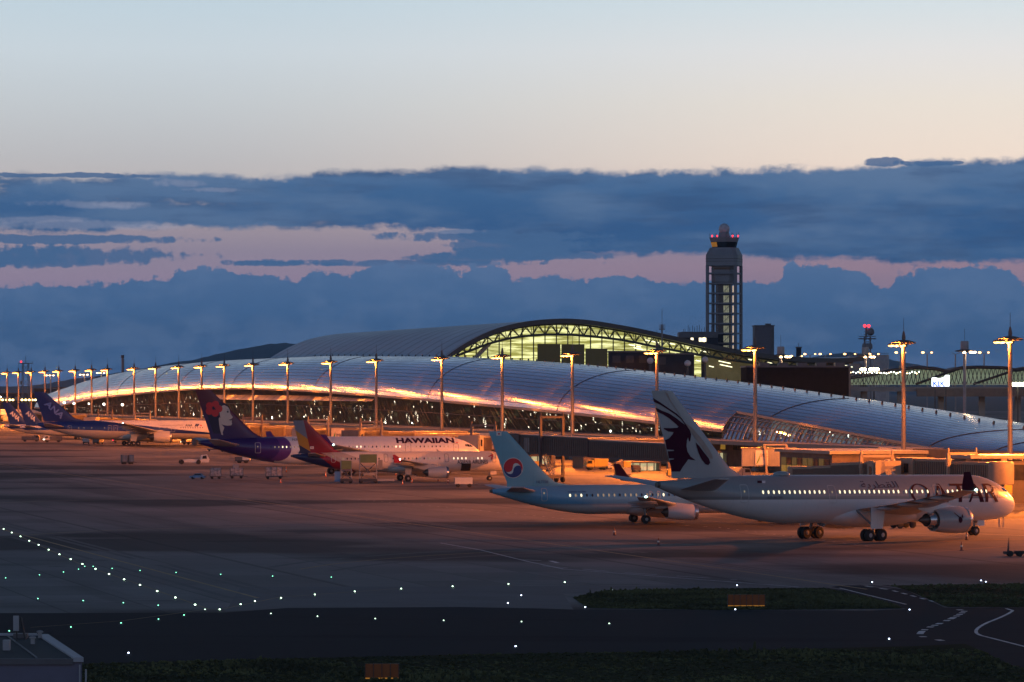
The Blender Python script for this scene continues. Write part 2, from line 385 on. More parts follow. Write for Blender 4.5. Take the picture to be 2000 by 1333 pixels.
hills('hills', [(1380, 745), (1480, 720), (1540, 706), (1600, 696), (1660, 688), (1700, 694), (1745, 704), (1790, 712), (1860, 722), (1960, 738), (2200, 752), (2500, 758)], 16000, M_hill, 2)
# ================================================================ terminal wing
def interp_tab(tab, l):      # (photo column, z) -> t, z
    a = sorted((t_of(px, l), z) for px, z in tab); return [p[0] for p in a], [p[1] for p in a]
ET, EZ = interp_tab([(2600, 3.6), (2000, 4.96), (1800, 5.9), (1448, 7.96), (1200, 10.8), (1000, 12.97), (800, 15.3), (600, 17.6), (480, 18.5), (380, 18.3), (300, 17.0), (200, 14.4), (150, 12.2), (100, 8.6)], 10)
RT, RZ = interp_tab([(2600, 6), (2000, 9.6), (1850, 12.5), (1700, 15.06), (1500, 18.6), (1300, 22.0), (1100, 25.6), (900, 28.3), (650, 30.2), (440, 30.0), (350, 29.0), (262, 26.6), (200, 23.4), (140, 17.5), (100, 11)], 32)
CT, CZ = interp_tab([(2600, 2.6), (2000, 4.54), (1930, 5.5), (1800, 7.25), (1660, 9.35), (1470, 12.6), (1440, 13.1)], 16)
tC = t_of(1452, 15); TMAX = t_of(112, 22); TMIN = -230
def sm(T, Z, t): return sum(np.interp(t+d, T, Z) for d in (-24, -12, 0, 12, 24))/5
def wing(t, q):              # q 0 eave .. 1 ridge .. 1.6 landside
    ze, zr = sm(ET, EZ, t), sm(RT, RZ, t); a0 = R(6)
    if q <= 1:
        a = a0+(math.pi/2-a0)*q
        return 10+22*(math.cos(a0)-math.cos(a))/math.cos(a0), ze+(zr-ze)*(math.sin(a)-math.sin(a0))/(1-math.sin(a0))
    u = q-1; return 32+38*u, zr-(zr-5)*(u/.8)**2*.8
def q_edge(t):
    if t > tC: return 0
    z = float(np.interp(t, CT, CZ)); lo, hi = 0, 1
    for _ in range(24):
        m_ = (lo+hi)/2
        if wing(t, m_)[1] < z: lo = m_
        else: hi = m_
    return lo
def roofmat(name, row, colw, base, rough, linek=.55):
    m = bpy.data.materials.new(name); m.use_nodes = True; nt = m.node_tree; b = nt.nodes['Principled BSDF']
    uv = nt.nodes.new('ShaderNodeUVMap'); sp = nt.nodes.new('ShaderNodeSeparateXYZ'); nt.links.new(uv.outputs[0], sp.inputs[0])
    u, v = E(nt, sp.outputs[0]), E(nt, sp.outputs[1])
    rw = (v/row).fract(); cw = (u/colw).fract()
    line = (rw < .13); col = (cw < .05)
    wn = nt.nodes.new('ShaderNodeTexWhiteNoise'); wn.noise_dimensions = '2D'
    nt.links.new(comb(nt, (u/colw)._m('FLOOR'), (v/row)._m('FLOOR')), wn.inputs[0]); w = E(nt, wn.outputs[0])
    n = noise(nt, comb(nt, u, v*3), .03, 4); nf = noise(nt, comb(nt, u, v), .5, 3)
    n6 = noise(nt, comb(nt, u, v*.3), .02, 4)
    c = ((n-.5)*.35+(w-.5)*.10+1)*(1-line*linek)*(1-col*.22)
    vm = nt.nodes.new('ShaderNodeVectorMath'); vm.operation = 'SCALE'; vm.inputs[0].default_value = base; nt.links.new(c.v, vm.inputs['Scale'])
    nt.links.new(vm.outputs[0], b.inputs['Base Color'])
    b.inputs['Metallic'].default_value = 1
    r = (w-.5)*.05+(n6-.5)*.14+rough+line*.3; nt.links.new(r.v, b.inputs['Roughness'])
    bp = nt.nodes.new('ShaderNodeBump'); bp.inputs['Strength'].default_value = .6; bp.inputs['Distance'].default_value = .12
    h = w*.003+line*-.12+col*-.06; nt.links.new(h.v, bp.inputs['Height']); nt.links.new(bp.outputs[0], b.inputs['Normal'])
    return m
M_roof = roofmat('steel_roof_panels', 1.75, 1.8, (.215, .232, .32), .20, .8)
term = empty('terminal_building', TL(300, 20), 0, 'long low concourse wing with a curved silver metal roof and dark glass wall below', 'terminal')
tinv = Matrix.Translation(-TL(300, 20))
def tb(): m = MB(); m.T = tinv; return m
ts = [TMIN+(tC-TMIN)*i/46 for i in range(47)]+[tC+.01+(TMAX-tC)*i/150 for i in range(151)]
m = tb(); m.uv = []
qs = [i/20 for i in range(21)]+[1.1, 1.25, 1.4, 1.6, 1.8]
rings = []; dist0 = lambda pts: None
for t in ts:
    q0 = q_edge(t); ring = []
    for q in qs:
        qq = q0+(1-q0)*q if q <= 1 else q
        l, z = wing(t, qq); ring.append(TL(t, l, z)); m.uv.append((t, qq*27))
    rings.append(ring)
nq = len(qs)
vs = [p for r_ in rings for p in r_]; fs = []
for i in range(len(ts)-1):
    if i == 46: continue
    for j in range(nq-1): fs.append((i*nq+j, (i+1)*nq+j, (i+1)*nq+j+1, i*nq+j+1))
m.add(vs, fs); m.build('roof', M_roof, term, smooth=80)
M_dark = M('dark_steel', (.035, .035, .04), .5, var=.2)
M_trim = M('edge_trim', (.20, .19, .18), .45, .3)
M_conc = M('grey_concrete', (.24, .23, .22), .8, var=.15, sc=.3)
M_beige = M('beige_panel', (.20, .17, .145), .6, var=.12, sc=.5)
M_cream = M('cream_panel', (.30, .26, .22), .55, var=.1, sc=.5)
M_grey = M('grey_panel', (.28, .28, .29), .55, var=.12, sc=.5)
M_dgrey = M('dark_grey_panel', (.09, .09, .10), .55, var=.2, sc=.5)
M_brown = M('brown_panel', (.10, .075, .06), .7, var=.3, sc=.4)  # one dark brown for the lower walls
# eave edge, curved joints, pegs along the crest
m = tb()
for a, b in zip(ts, ts[1:]):
    if b-a < .1: continue
    for t0, t1 in ((a, b),):
        la, za = wing(t0, q_edge(t0)); lb, zb = wing(t1, q_edge(t1))
        m.bar(TL(t0, la-.1, za-.25), TL(t1, lb-.1, zb-.25), .5, .55)
m.build('eave_edge', M_trim, term)
for px in (2010, 1885, 1545, 1143, 885, 657, 492, 385, 330, 262, 1720+620):
    t = t_of(px, 18); q0 = q_edge(t); pts = []
    for i in range(17):
        l, z = wing(t, q0+(1-q0)*i/16); pts.append(TL(t, l-.03, z+.05))
    mm = tb(); mm.tube(pts, .07, 6); mm.build('expansion_joint', M_dark, term)
k = 0; t = -30
while t < 760 and k < 95:
    l, z = wing(t, 1); mm = tb(); p = TL(t, l, z)
    mm.add([p+Td*.5+Vector((0, 0, 0)), p-Td*.5, p+Vector((0, 0, .6)), p+Ld*.4, p+Ld*.4+Vector((0, 0, .5))], [(0, 1, 2), (1, 3, 4, 2), (3, 0, 2, 4)]); mm.build('roof_anchor', M_dark, term); t += 7.6+k*.03; k += 1
# end plate where the eave steps up
m = tb(); pts = []; q1 = q_edge(tC-.01)
for i in range(9):
    l, z = wing(tC, q1*i/8); pts.append((l, z))
lo_, hi_ = pts[0], pts[-1]
poly = pts+[(hi_[0]+1.2, hi_[1]-.4), (hi_[0]+1, lo_[1]-2), (lo_[0]+2, lo_[1]-2)]
m.loft([[TL(tt, l, z) for l, z in poly] for tt in (tC+.3, tC-.3)]); m.build('step_plate', M_dark, term)
# glass
def glassmat(name, tint, gl, rough=.03, bump=.4, sc=.35, refl=(.8, .85, .9)):
    m = bpy.data.materials.new(name); m.use_nodes = True; nt = m.node_tree; nt.nodes.clear()
    t = nt.nodes.new('ShaderNodeTexCoord'); n = noise(nt, t.outputs['Object'], sc, 2)
    bp = nt.nodes.new('ShaderNodeBump'); bp.inputs['Strength'].default_value = bump; bp.inputs['Distance'].default_value = .3; nt.links.new(n.v, bp.inputs['Height'])
    tr = nt.nodes.new('ShaderNodeBsdfTransparent'); tr.inputs[0].default_value = (*tint, 1)
    g = nt.nodes.new('ShaderNodeBsdfGlossy'); g.inputs['Roughness'].default_value = rough; g.inputs[0].default_value = (*refl, 1); nt.links.new(bp.outputs[0], g.inputs['Normal'])
    mx = nt.nodes.new('ShaderNodeMixShader'); mx.inputs[0].default_value = gl
    nt.links.new(tr.outputs[0], mx.inputs[1]); nt.links.new(g.outputs[0], mx.inputs[2])
    o = nt.nodes.new('ShaderNodeOutputMaterial'); nt.links.new(mx.outputs[0], o.inputs[0]); return m
M_glass = glassmat('dark_facade_glass', (.45, .45, .42), .45)
M_bglass = glassmat('barrel_glass', (.6, .62, .62), .38, bump=.12)
POLES = [1973, 1765, 1475, 1283, 1118, 981, 863, 735, 646, 562, 494, 438, 394, 349, 304, 262, 210, 179, 147, 115, 88, 61, 36, 14]
edges_t = [TMIN, -160, -110, -55]+[t_of(p, 0) for p in POLES if t_of(p, 0) < TMAX-20]+[TMAX-6]
ZB = 6.4
M_mulb = M('blue_grey_mullion', (.09, .11, .15), .5, .2)
M_pal = M('interior_pale_glow', (.3, .33, .3), .7, emit=(.46, .52, .42), es=.32, var=.5, sc=.3)
def glrow(t):      # outline of the glass in section, from the roof edge down
    if t > tC:
        ze = wing(t, 0)[1]; return [(11.2, ze-.45), (13.0, (ze+ZB)/2), (15.5, min(ZB, ze-1))]
    l, z = wing(t, q_edge(t)); z -= .4
    lo = 3.0; return [(l+.2-(l-8.5)*s_**.75, z-(z-lo)*s_**1.5*1.0) for s_ in (0, .18, .36, .55, .75, 1)]
for i, (a, b) in enumerate(zip(edges_t, edges_t[1:])):
    segs = [(a, b)] if not (a < tC < b) else [(a, tC-.4), (tC+.4, b)]
    for a_, b_ in segs:
        n = max(2, int((b_-a_)/4)); m = tb(); fr = tb(); rings = []
        for k in range(n+1):
            t = a_+(b_-a_)*k/n; row = [TL(t, l, z) for l, z in glrow(t)]; rings.append(row)
        m.loft(rings, False, False); g = m.build('glass_bay', M_glass if a_ > tC else M_bglass, term, smooth=60)
        sub = a_ > tC; nm = max(2, int((b_-a_)/(1.9 if sub else 3.0)))
        for k in range(nm+1):
            t = a_+(b_-a_)*k/nm; row = [TL(t+(random.uniform(-.5, .5) if sub and j else 0), l-.12, z) for j, (l, z) in enumerate(glrow(t))]
            for p, q in zip(row, row[1:]): fr.bar(p, q, (.14 if sub else .10) if k % 6 else .4, .2)
        for j in range(1, len(glrow(a_))):
            for k in range(n):
                ta, tb_ = a_+(b_-a_)*k/n, a_+(b_-a_)*(k+1)/n
                la, za = glrow(ta)[j]; lb, zb = glrow(tb_)[j]
                fr.bar(TL(ta, la-.12, za), TL(tb_, lb-.12, zb), .2, .16)
        fr.build('mullion_frame', M_dark if sub else M_mulb, g)
# lit inside of the concourse
M_lamp = M('ceiling_lamp', (1, 1, 1), .5, emit=(1.0, .93, .72), es=9, var=0)
M_lampw = M('ceiling_lamp_white', (1, 1, 1), .5, emit=(.9, 1.0, .88), es=9, var=0)
M_lampd = M('ceiling_lamp_dim', (1, 1, 1), .5, emit=(1.0, .80, .45), es=1.6, var=0)
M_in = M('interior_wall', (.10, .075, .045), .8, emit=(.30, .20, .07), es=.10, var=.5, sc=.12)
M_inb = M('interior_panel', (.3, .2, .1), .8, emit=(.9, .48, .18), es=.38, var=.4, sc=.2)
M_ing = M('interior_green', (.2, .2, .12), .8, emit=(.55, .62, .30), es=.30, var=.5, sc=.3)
m = tb(); T2 = [TMIN+(TMAX-TMIN-8)*i/60 for i in range(61)]
for t0, t1 in zip(T2, T2[1:]):
    z0, z1 = min(wing(t0, .55)[1], 26), min(wing(t1, .55)[1], 26)
    m.loft([[TL(t, 24, 5), TL(t, 24.4, 5), TL(t, 24.4, z-.6), TL(t, 24, z-.6)] for t, z in ((t0, z0), (t1, z1))])
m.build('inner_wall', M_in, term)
m = tb(); m.loft([[TL(t, l, z) for l, z in ((15.6, 6.2), (24, 6.2), (24, 6.5), (15.6, 6.5))] for t in (TMIN, TMAX-6)]); m.build('inner_floor', M_conc, term)
rr = random.Random(11); others = MB(); others.T = tinv; nb = 0
pan = tb(); pang = tb()
for i in range(340):
    t = rr.uniform(-60, TMAX-40); ze = wing(t, 0)[1]; 
    z = ZB+.8+rr.random()**1.3*max(.5, ze-ZB-2.2); l = rr.uniform(17, 23); w = rr.uniform(1.2, 6); h = rr.uniform(.5, 1.5)
    (pan if rr.random() < .55 else pang).box(0, 0, 0, 0, 0, 0) if False else None
    q = pan if rr.random() < .5 else pang
    if t < tC+6: continue
    q.loft([[TL(t+s_*w/2, l, z), TL(t+s_*w/2, l+.2, z), TL(t+s_*w/2, l+.2, z+h), TL(t+s_*w/2, l, z+h)] for s_ in (-1, 1)])
mm = tb(); t = -75
while t < tC-2:
    w = rr.choice([1.6, 2.6, 2.6, 3.4])
    if rr.random() < .62:
        z1 = wing(t, q_edge(t))[1]-rr.uniform(1.0, 1.5); z0 = max(3.1, z1-rr.uniform(2.0, 6)); l = wing(t, q_edge(t))[0]+3
        if z1 > z0+.3: mm.loft([[TL(t+s_*w/2, l-(z1-z)*.35, z) for z in (z0, z1)]+[TL(t+s_*w/2, l+.2-(z1-z)*.35, z) for z in (z1, z0)] for s_ in (-1, 1)])
    t += w+rr.uniform(.3, 1.6)
mm.build('inner_glow_quads', M_pal, term)['kind'] = 'stuff'  # glowing quads added behind the barrel glass so its panes look pale
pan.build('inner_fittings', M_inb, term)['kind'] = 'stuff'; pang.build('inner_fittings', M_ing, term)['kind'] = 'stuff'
allp = []
for i in range(330):
    t = rr.uniform(-60, TMAX-60); ze = wing(t, 0)[1]; z = ZB+.3+rr.random()**1.8*max(.6, ze-ZB-2.0)
    if t < tC: z = rr.uniform(3.2, max(3.4, min(8, wing(t, q_edge(t))[1]-1.6)))
    allp.append((t, rr.uniform(14.5, 20), z, rr.uniform(.10, .20), rr.choice([.3, .5, .9, 1.4])))
allp.sort(key=lambda q: q[0])
for i, (t, l, z, w, h) in enumerate(allp):
    if i < 90: mm = tb()
    else: mm = others
    mm.loft([[TL(t+s_*w, l, z), TL(t+s_*w, l+.2, z), TL(t+s_*w, l+.2, z+h), TL(t+s_*w, l, z+h)] for s_ in (-1, 1)])
    if i < 90: mm.build('interior_lamp', (M_lampd, M_lampw, M_lamp, M_lampd)[i % 4], term)
others.build('interior_lamps', M_lamp, term)['kind'] = 'stuff'
# lower storeys and the gate level below the glass
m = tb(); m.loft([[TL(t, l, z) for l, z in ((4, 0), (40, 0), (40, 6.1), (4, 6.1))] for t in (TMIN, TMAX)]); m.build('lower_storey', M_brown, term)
m = tb(); m.loft([[TL(t, l, z) for l, z in ((-3, 5.7), (15.4, 5.7), (15.4, 6.25), (-3, 6.25))] for t in (60, TMAX)])
m.loft([[TL(t, l, z) for l, z in ((-3, 3.7), (8.4, 3.7), (8.4, 4.2), (-3, 4.2))] for t in (TMIN, 59.5)]); m.build('terrace_roof', M_grey, term)
m = tb()
m.loft([[TL(t, l, z) for l, z in ((-3.3, 5.6), (-3.02, 5.6), (-3.02, 6.45), (-3.3, 6.45))] for t in (60, TMAX)])
m.loft([[TL(t, l, z) for l, z in ((-3.3, 3.6), (-3.02, 3.6), (-3.02, 4.4), (-3.3, 4.4))] for t in (TMIN, 59.5)])
m.build('terrace_edge', M_beige, term)
M_win = M('dim_window', (.05, .04, .02), .3, emit=(.80, .44, .06), es=.26, var=.6, sc=.4)
M_win2 = M('dark_window', (.02, .02, .02), .15, var=.3)
rr = random.Random(5); k = 0
t = -60
while t < 1000 and k < 95:
    w = rr.choice([2.4, 3.2, 4.4]); z0, z1 = rr.choice([(1.2, 2.6), (3.9, 5.4), (4.2, 5.4)])
    if t < 60: z0, z1 = 1.0, 3.0
    mm = tb(); mm.loft([[TL(t+s_, l, z) for l, z in ((3.85, z0), (3.97, z0), (3.97, z1), (3.85, z1))] for s_ in (0, w)])
    mm.build('window', M_win if rr.random() < .5 else M_win2, term); t += w+rr.choice([.6, 1, 6, 12]); k += 1
# ================================================================ main hall with the wave roof
hallY = F*(278.4+36.2)/(870+1014); H0 = Vector((X(870, hallY), hallY, 0))
def hpt(px, py):           # point on the gable plane -> (distance landward, z)
    q = px-1000; d = -(F*H0.x-q*H0.y)/(F*Ld.x-q*Ld.y); p = H0+Ld*d; return d, ZP(py, p.y)
hall = empty('terminal_hall', H0+Ld*60, 0, 'great arched hall with silver wave roof, trusses and lit glass gable wall', 'terminal')
hinv = Matrix.Translation(-(H0+Ld*60))
def hb(): m = MB(); m.T = hinv; return m
def HP(d, z, t=0): return H0+Ld*d+Td*t+Vector((0, 0, z))
prof = [hpt(*p) for p in [(850, 712), (869, 695.5), (890, 681), (915, 666), (950, 649), (985, 637), (1037, 627.5), (1090, 624), (1130, 625.5), (1160, 629), (1230, 641), (1300, 656), (1377, 673), (1420, 682), (1476, 691), (1535, 698), (1580, 701), (1630, 702), (1665, 700), (1684, 697)]]
# a dense smooth version
pd = [p[0] for p in prof]; pz = [p[1] for p in prof]
def hz(d): return float(sum(np.interp(d+e, pd, pz) for e in (-3, -1.5, 0, 1.5, 3))/5) if pd[0]+3 < d < pd[-1]-3 else float(np.interp(d, pd, pz))
ds = [pd[0]+(pd[-1]-pd[0])*i/90 for i in range(91)]
m = hb(); m.uv = []
DN = 300; tt_ = [-3+(DN+3)*i/30 for i in range(31)]
ext = [(pd[0]-22, 14), (pd[0]-12, 22)]
sec = [(d, z) for d, z in ext if d < pd[0]-3]+[(d, hz(d)) for d in ds]
vs = []; fs = []; arc = 0
arcs = [0]
for (a, b), (c, d) in zip(sec, sec[1:]): arcs.append(arcs[-1]+math.hypot(c-a, d-b))
for t in tt_:
    for (d, z), ar in zip(sec, arcs): vs.append(HP(d, z, t)); m.uv.append((ar, t))
n = len(sec)
for i in range(len(tt_)-1):
    for j in range(n-1): fs.append((i*n+j, i*n+j+1, (i+1)*n+j+1, (i+1)*n+j))
m.add(vs, fs); M_roof2 = roofmat('hall_roof_metal', 14.5, 3.6, (.50, .53, .56), .42, .25); m.build('roof', M_roof2, hall, smooth=80, fix=False)
m = hb(); m.loft([[HP(d, z-1.3, -3.2), HP(d, z-1.3, -2.6), HP(d, z+.25, -2.6), HP(d, z+.25, -3.2)] for d, z in [(d, hz(d)) for d in ds]]); m.build('roof_fascia', M('hall_fascia', (.05, .055, .06), .4, .4), hall)
m = hb(); m.loft([[HP(d, z-.9, -2.6), HP(d, z-.9, DN), HP(d, z-.6, DN), HP(d, z-.6, -2.6)] for d, z in [(d, hz(d)) for d in ds]]); m.build('ceiling', M('hall_ceiling', (.5, .5, .42), .7), hall)
# lit glass gable
mg = bpy.data.materials.new('lit_gable_glass'); mg.use_nodes = True; nt = mg.node_tree; b = nt.nodes['Principled BSDF']
t_ = nt.nodes.new('ShaderNodeTexCoord'); ov = t_.outputs['Object']
mp_ = nt.nodes.new('ShaderNodeMapping'); mp_.inputs['Rotation'].default_value = (0, 0, -TROT); nt.links.new(ov, mp_.inputs[0]); lv_ = mp_.outputs[0]
a1 = noise(nt, lv_, .55, 5, .65, sx=.16, sy=.1, sz=2.2); a2 = noise(nt, lv_, .05, 3); 
sg = nt.nodes.new('ShaderNodeSeparateXYZ'); nt.links.new(lv_, sg.inputs[0])
st_ = a1.smooth(.40, .66); zz = E(nt, sg.outputs[2])
emi = mixc(nt, st_, (.22, .21, .04), (1.0, 1.0, .46))  # streaks of the lit ceiling are painted into the glow
b.inputs['Base Color'].default_value = (.05, .05, .03, 1); b.inputs['Roughness'].default_value = .2
nt.links.new(emi, b.inputs['Emission Color']); nt.links.new(((a2*1.2+.45)*1.6*(1-(zz-24).smooth(0, 20)*.35)).v, b.inputs['Emission Strength'])
gl_ds = [d for d in ds if d > pd[1]+2 and d < hpt(1382, 700)[0]]
m = hb(); m.loft([[HP(d, 16, 3), HP(d, 16, 3.3), HP(d, max(17, hz(d)-1.2), 3.3), HP(d, max(17, hz(d)-1.2), 3)] for d in gl_ds]); m.build('lit_gable', mg, hall)
# mullions, each a part
M_mull = M('mullion_steel', (.04, .045, .03), .5)
d = gl_ds[0]+4; k = 0
while d < gl_ds[-1]:
    mm = hb(); mm.bar(HP(d, 16, 2.6), HP(d, hz(d)-1, 2.6), .28, .4); mm.build('mullion', M_mull, hall); d += 3.9; k += 1
# trusses: lower chord, struts
def lowc(px):
    pts = [(885, 697), (905, 690), (930, 680), (955, 671), (985, 663), (1020, 657), (1060, 654), (1110, 654), (1160, 658), (1210, 664), (1260, 674), (1310, 684), (1360, 693), (1420, 703), (1480, 711), (1560, 716), (1640, 712), (1682, 704)]
    return float(np.interp(px, [p[0] for p in pts], [p[1] for p in pts]))
def topc(px):
    d = hpt(px, 700)[0]; return d, hz(d)-1.5
pxs = list(range(888, 1684, 25)); M_truss = M('truss_steel', (.06, .065, .05), .45, .2)
m = hb(); P1 = []
for i, px in enumerate(pxs):
    d, zl = hpt(px, lowc(px)); P1.append(HP(d, zl, -1.2))
m.tube(P1, .42, 8); m.build('truss_chord', M_truss, hall)
m = hb(); m.tube([HP(topc(px)[0], topc(px)[1], -.2) for px in pxs], .3, 8); m.build('truss_chord', M_truss, hall)
for i in range(len(pxs)-1):
    mm = hb(); 
    a, b_ = P1[i], P1[i+1]; pm = (pxs[i]+pxs[i+1])/2; dm, zm = topc(pm)
    for tt in (-1.4, .9):
        mm.tube([a, HP(dm, zm, tt)], .17, 5); mm.tube([b_, HP(dm, zm, tt)], .17, 5)
    if i % 2 == 0: mm.tube([P1[i], HP(topc(pxs[i])[0], topc(pxs[i])[1], 1)], .13, 5)
    mm.build('truss_brace', M_truss, hall)
mm = hb(); mm.tube([HP(*hpt(930, 700), 1.5), HP(*hpt(956, 671), 0)], .75, 8); mm.build('support_column', M('column_grey', (.3, .3, .28), .5), hall)
M_blk = M('dark_core', (.03, .028, .016), .6, emit=(.1, .08, .02), es=.15)
for a, b_, y in ((1052, 1098, 672), (1099, 1145, 672.5), (1146, 1190, 681)):
    d0, z0 = hpt(a, y); d1, z1 = hpt(b_, y); mm = hb()
    mm.loft([[HP(d, 15, 1.6), HP(d, 15, 2.2), HP(d, z0, 2.2), HP(d, z0, 1.6)] for d in (d0+.15, d1-.15)]); mm.build('inner_core', M_blk, hall)
# bright strips under the landward half of the roof
for i in range(60):
    px = rr.uniform(1240, 1660); d, z = topc(px); w = rr.uniform(1.5, 5); zz_ = z-rr.uniform(.6, 5.5); tq = rr.uniform(1, 3)
    if zz_ < 18: continue
    mm = hb(); mm.loft([[HP(d+s_*w/2, zz_-s_*w*.1, tq), HP(d+s_*w/2, zz_-s_*w*.1, tq+.1), HP(d+s_*w/2, zz_-s_*w*.1+.28, tq+.1), HP(d+s_*w/2, zz_-s_*w*.1+.28, tq)] for s_ in (-1, 1)])
    mm.build('light_strip', M('hall_light_strip', (1, 1, .8), .5, emit=(1, .97, .6), es=2.2, var=0), hall)
m = hb(); a, b_ = hpt(1383, 700)[0], hpt(1640, 700)[0]
m.loft([[HP(d, 19, 2), HP(d, 19, 2.4), HP(d, hz(d)-1.4, 2.4), HP(d, hz(d)-1.4, 2)] for d in [a+(b_-a)*q/12 for q in range(13)]]); m.build('canopy_backdrop', M('canopy_dim', (.05, .045, .03), .8, emit=(.42, .34, .13), es=.13, var=.7, sc=.25), hall)
# plain blocks on the landward side
def block(name, px0, px1, y0, y1, Y, depth, mat, label, cat, z0=None, rz=TROT, group=None):
    x0, x1 = X(px0, Y), X(px1, Y); zt = ZP(y0, Y); zb = 0 if z0 is None else z0
    o = empty(name, ((x0+x1)/2, Y+depth/2, zb), 0, label, cat, group); w = x1-x0
    m = MB(); m.box(-w/2, w/2, -depth/2, depth/2, 0, zt-zb); m.build('wall', mat, o)
    m = MB(); m.box(-w/2-.25, w/2+.25, -depth/2-.25, depth/2+.25, zt-zb, zt-zb+.45); m.build('parapet', M_dgrey, o)
    return o, w, zt-zb
M_navy = M('blue_grey_cladding', (.03, .034, .045), .85, var=.15, sc=.3, spec=.08)
o, w, h = block('plant_room', 1190, 1268, 688.5, 720, 1160, 14, M_navy, 'dark rooftop plant room standing before the right part of the lit arch', 'building')
for i in range(3):
    m = MB(); m.box(-w/2+1+i*4, -w/2+3.4+i*4, -7.25, -7.02, h-3.2, h-1); m.build('louvre', M_dark, o)
o, w, h = block('plant_room', 1268, 1356, 693, 720, 1150, 14, M_navy, 'lower dark plant room to the right of the taller one by the arch', 'building')
m = MB(); m.box(-w/2+3, -w/2+5, -7.2, -7.02, h-3, h-.7); m.build('door', M_dark, o)
M_dome = M('radome_white', (.5, .5, .52), .5)
for px, py in ((1270, 705), (1343, 710), (1377, 703)):
    o = empty('satellite_dome', (X(px, 1120), 1120, 0), 0, 'small white dome aerial, %s of the three by the arch' % {1270: 'leftmost', 1343: 'middle', 1377: 'rightmost'}[px], 'dome', 'dome aerials by the plant rooms')
    z = ZP(py, 1120); m = MB(); m.sphere((0, 0, z), .95, 14, 10); m.build('dome', M_dome, o, smooth=80)
    m = MB(); m.tube([(0, 0, 0), (0, 0, z-.8)], .3); m.build('post', M_dark, o)
o, w, h = block('service_block', 1458, 1660, 718, 760, 1010, 25, M('black_cladding', (.012, .013, .016), .9, var=.2, spec=.03), 'long low black windowless block behind the crest of the concourse roof', 'building')
m = MB(); m.box(w/2-.3, w/2+.2, -12.7, -12.52, 0, h); m.build('corner_strip', M_beige, o)
for i in range(5):
    m = MB(); m.box(-w/2+4+i*5, -w/2+6.5+i*5, -6, 0, h+.45, h+1.3); m.build('roof_unit', M_dgrey, o)
# ================================================================ control tower
TY = 1582; S = F/TY
def tz(py): return ZP(py, TY)
M_tow = M('tower_grey', (.16, .17, .19), .6, .1, var=.1, sc=.2)
M_towl = M('tower_panel', (.20, .21, .23), .6, .1, var=.1, sc=.2)
M_red = M('beacon_red', (.5, 0, 0), .4, emit=(1, .03, .045), es=3.5, var=0)
tow = empty('control_tower', (X(1414.5, TY), TY, 0), 0, 'tall grey air traffic control tower with open column frame and white radome', 'control tower')
ph = R(30.5); Rr = 8.3
cor = [Vector((Rr*math.cos(ph+k*math.pi/2+math.pi), Rr*math.sin(ph+k*math.pi/2+math.pi), 0)) for k in range(4)]
up_ = lambda p, z: Vector((p.x, p.y, z))
for c in cor:
    m = MB(); m.tube([up_(c, 0), up_(c, tz(519))], .72, 10); m.build('column', M_tow, tow, smooth=60)
lv = [534.8, 554.6, 573.7, 593.3, 612.9, 632.7, 651.8, 671, 690, 710]
for py in lv:
    m = MB()
    for k in range(4): m.bar(up_(cor[k], tz(py)), up_(cor[(k+1) % 4], tz(py)), .55, .6)
    m.build('ring_beam', M_tow, tow)
def octa(r, z, ch=.28, rot=ph):
    out = []
    for k in range(4):
        a = [Vector((Rr/8.3*r*math.cos(rot+q*math.pi/2+math.pi), r*math.sin(rot+q*math.pi/2+math.pi), 0)) for q in (k-1, k, k+1)]
        out += [up_(a[1].lerp(a[0], ch), z), up_(a[1].lerp(a[2], ch), z)]
    return out
m = MB(); m.loft([octa(9.3, tz(520), .08), octa(9.3, tz(499), .08), octa(7.9, tz(488), .14), octa(7.6, tz(484.5), .2)]); m.build('upper_block', M_towl, tow)
m = MB(); m.loft([octa(9.45, tz(507.5), .08), octa(9.45, tz(506), .08)]); m.loft([octa(9.45, tz(512), .08), octa(9.45, tz(511), .08)]); m.build('block_band', M_dgrey, tow)
m = MB(); m.loft([octa(6.6, tz(484.5), .3), octa(7.35, tz(473.5), .3)]); m.build('cab_glass', M('cab_glass', (.012, .012, .014), .15), tow)
m = MB(); m.bar(up_(octa(7.42, 0, .3)[0], tz(484))*1, up_(octa(7.4, 0, .3)[7], tz(474)), .1); 
cg = octa(6.66, tz(483.5), .3); cg2 = octa(7.42, tz(474), .3)
m = MB()
n8 = 8
fx = [(i, (i+1) % 8) for i in range(8)]
fx.sort(key=lambda ab: (cg[ab[0]].x+cg[ab[1]].x)*1.0+(cg[ab[0]].y+cg[ab[1]].y)*.9)
i0, i1 = fx[0]
m.loft([[cg[i0], cg[i1]], [cg2[i0], cg2[i1]]], False, False); m.build('amber_pane', M('amber_blind', (.5, .2, .03), .5, emit=(.9, .38, .04), es=.2), tow)
m = MB(); m.loft([octa(7.4, tz(473.5), .3), octa(8.1, tz(466), .3), octa(8.15, tz(464.5), .3)]); m.build('cab_roof', M_towl, tow)
m = MB()
for a in octa(7.9, tz(464.5), .3)+octa(5, tz(464.5), .3): m.tube([a, a+Vector((0, 0, random.uniform(1.2, 2.4)))], .09, 5)
m.build('aerials', M_dark, tow)
m = MB(); m.lathe([(2.6, tz(464.5)), (2.35, tz(461)), (1.9, tz(454)), (1.7, tz(452))], 20); m.build('radome_neck', M_towl, tow, smooth=50)
m = MB(); m.sphere((0, 0, tz(447.5)), 2.25, 24, 14); m.build('radome', M('radome_grey', (.42, .43, .47), .6), tow, smooth=80)
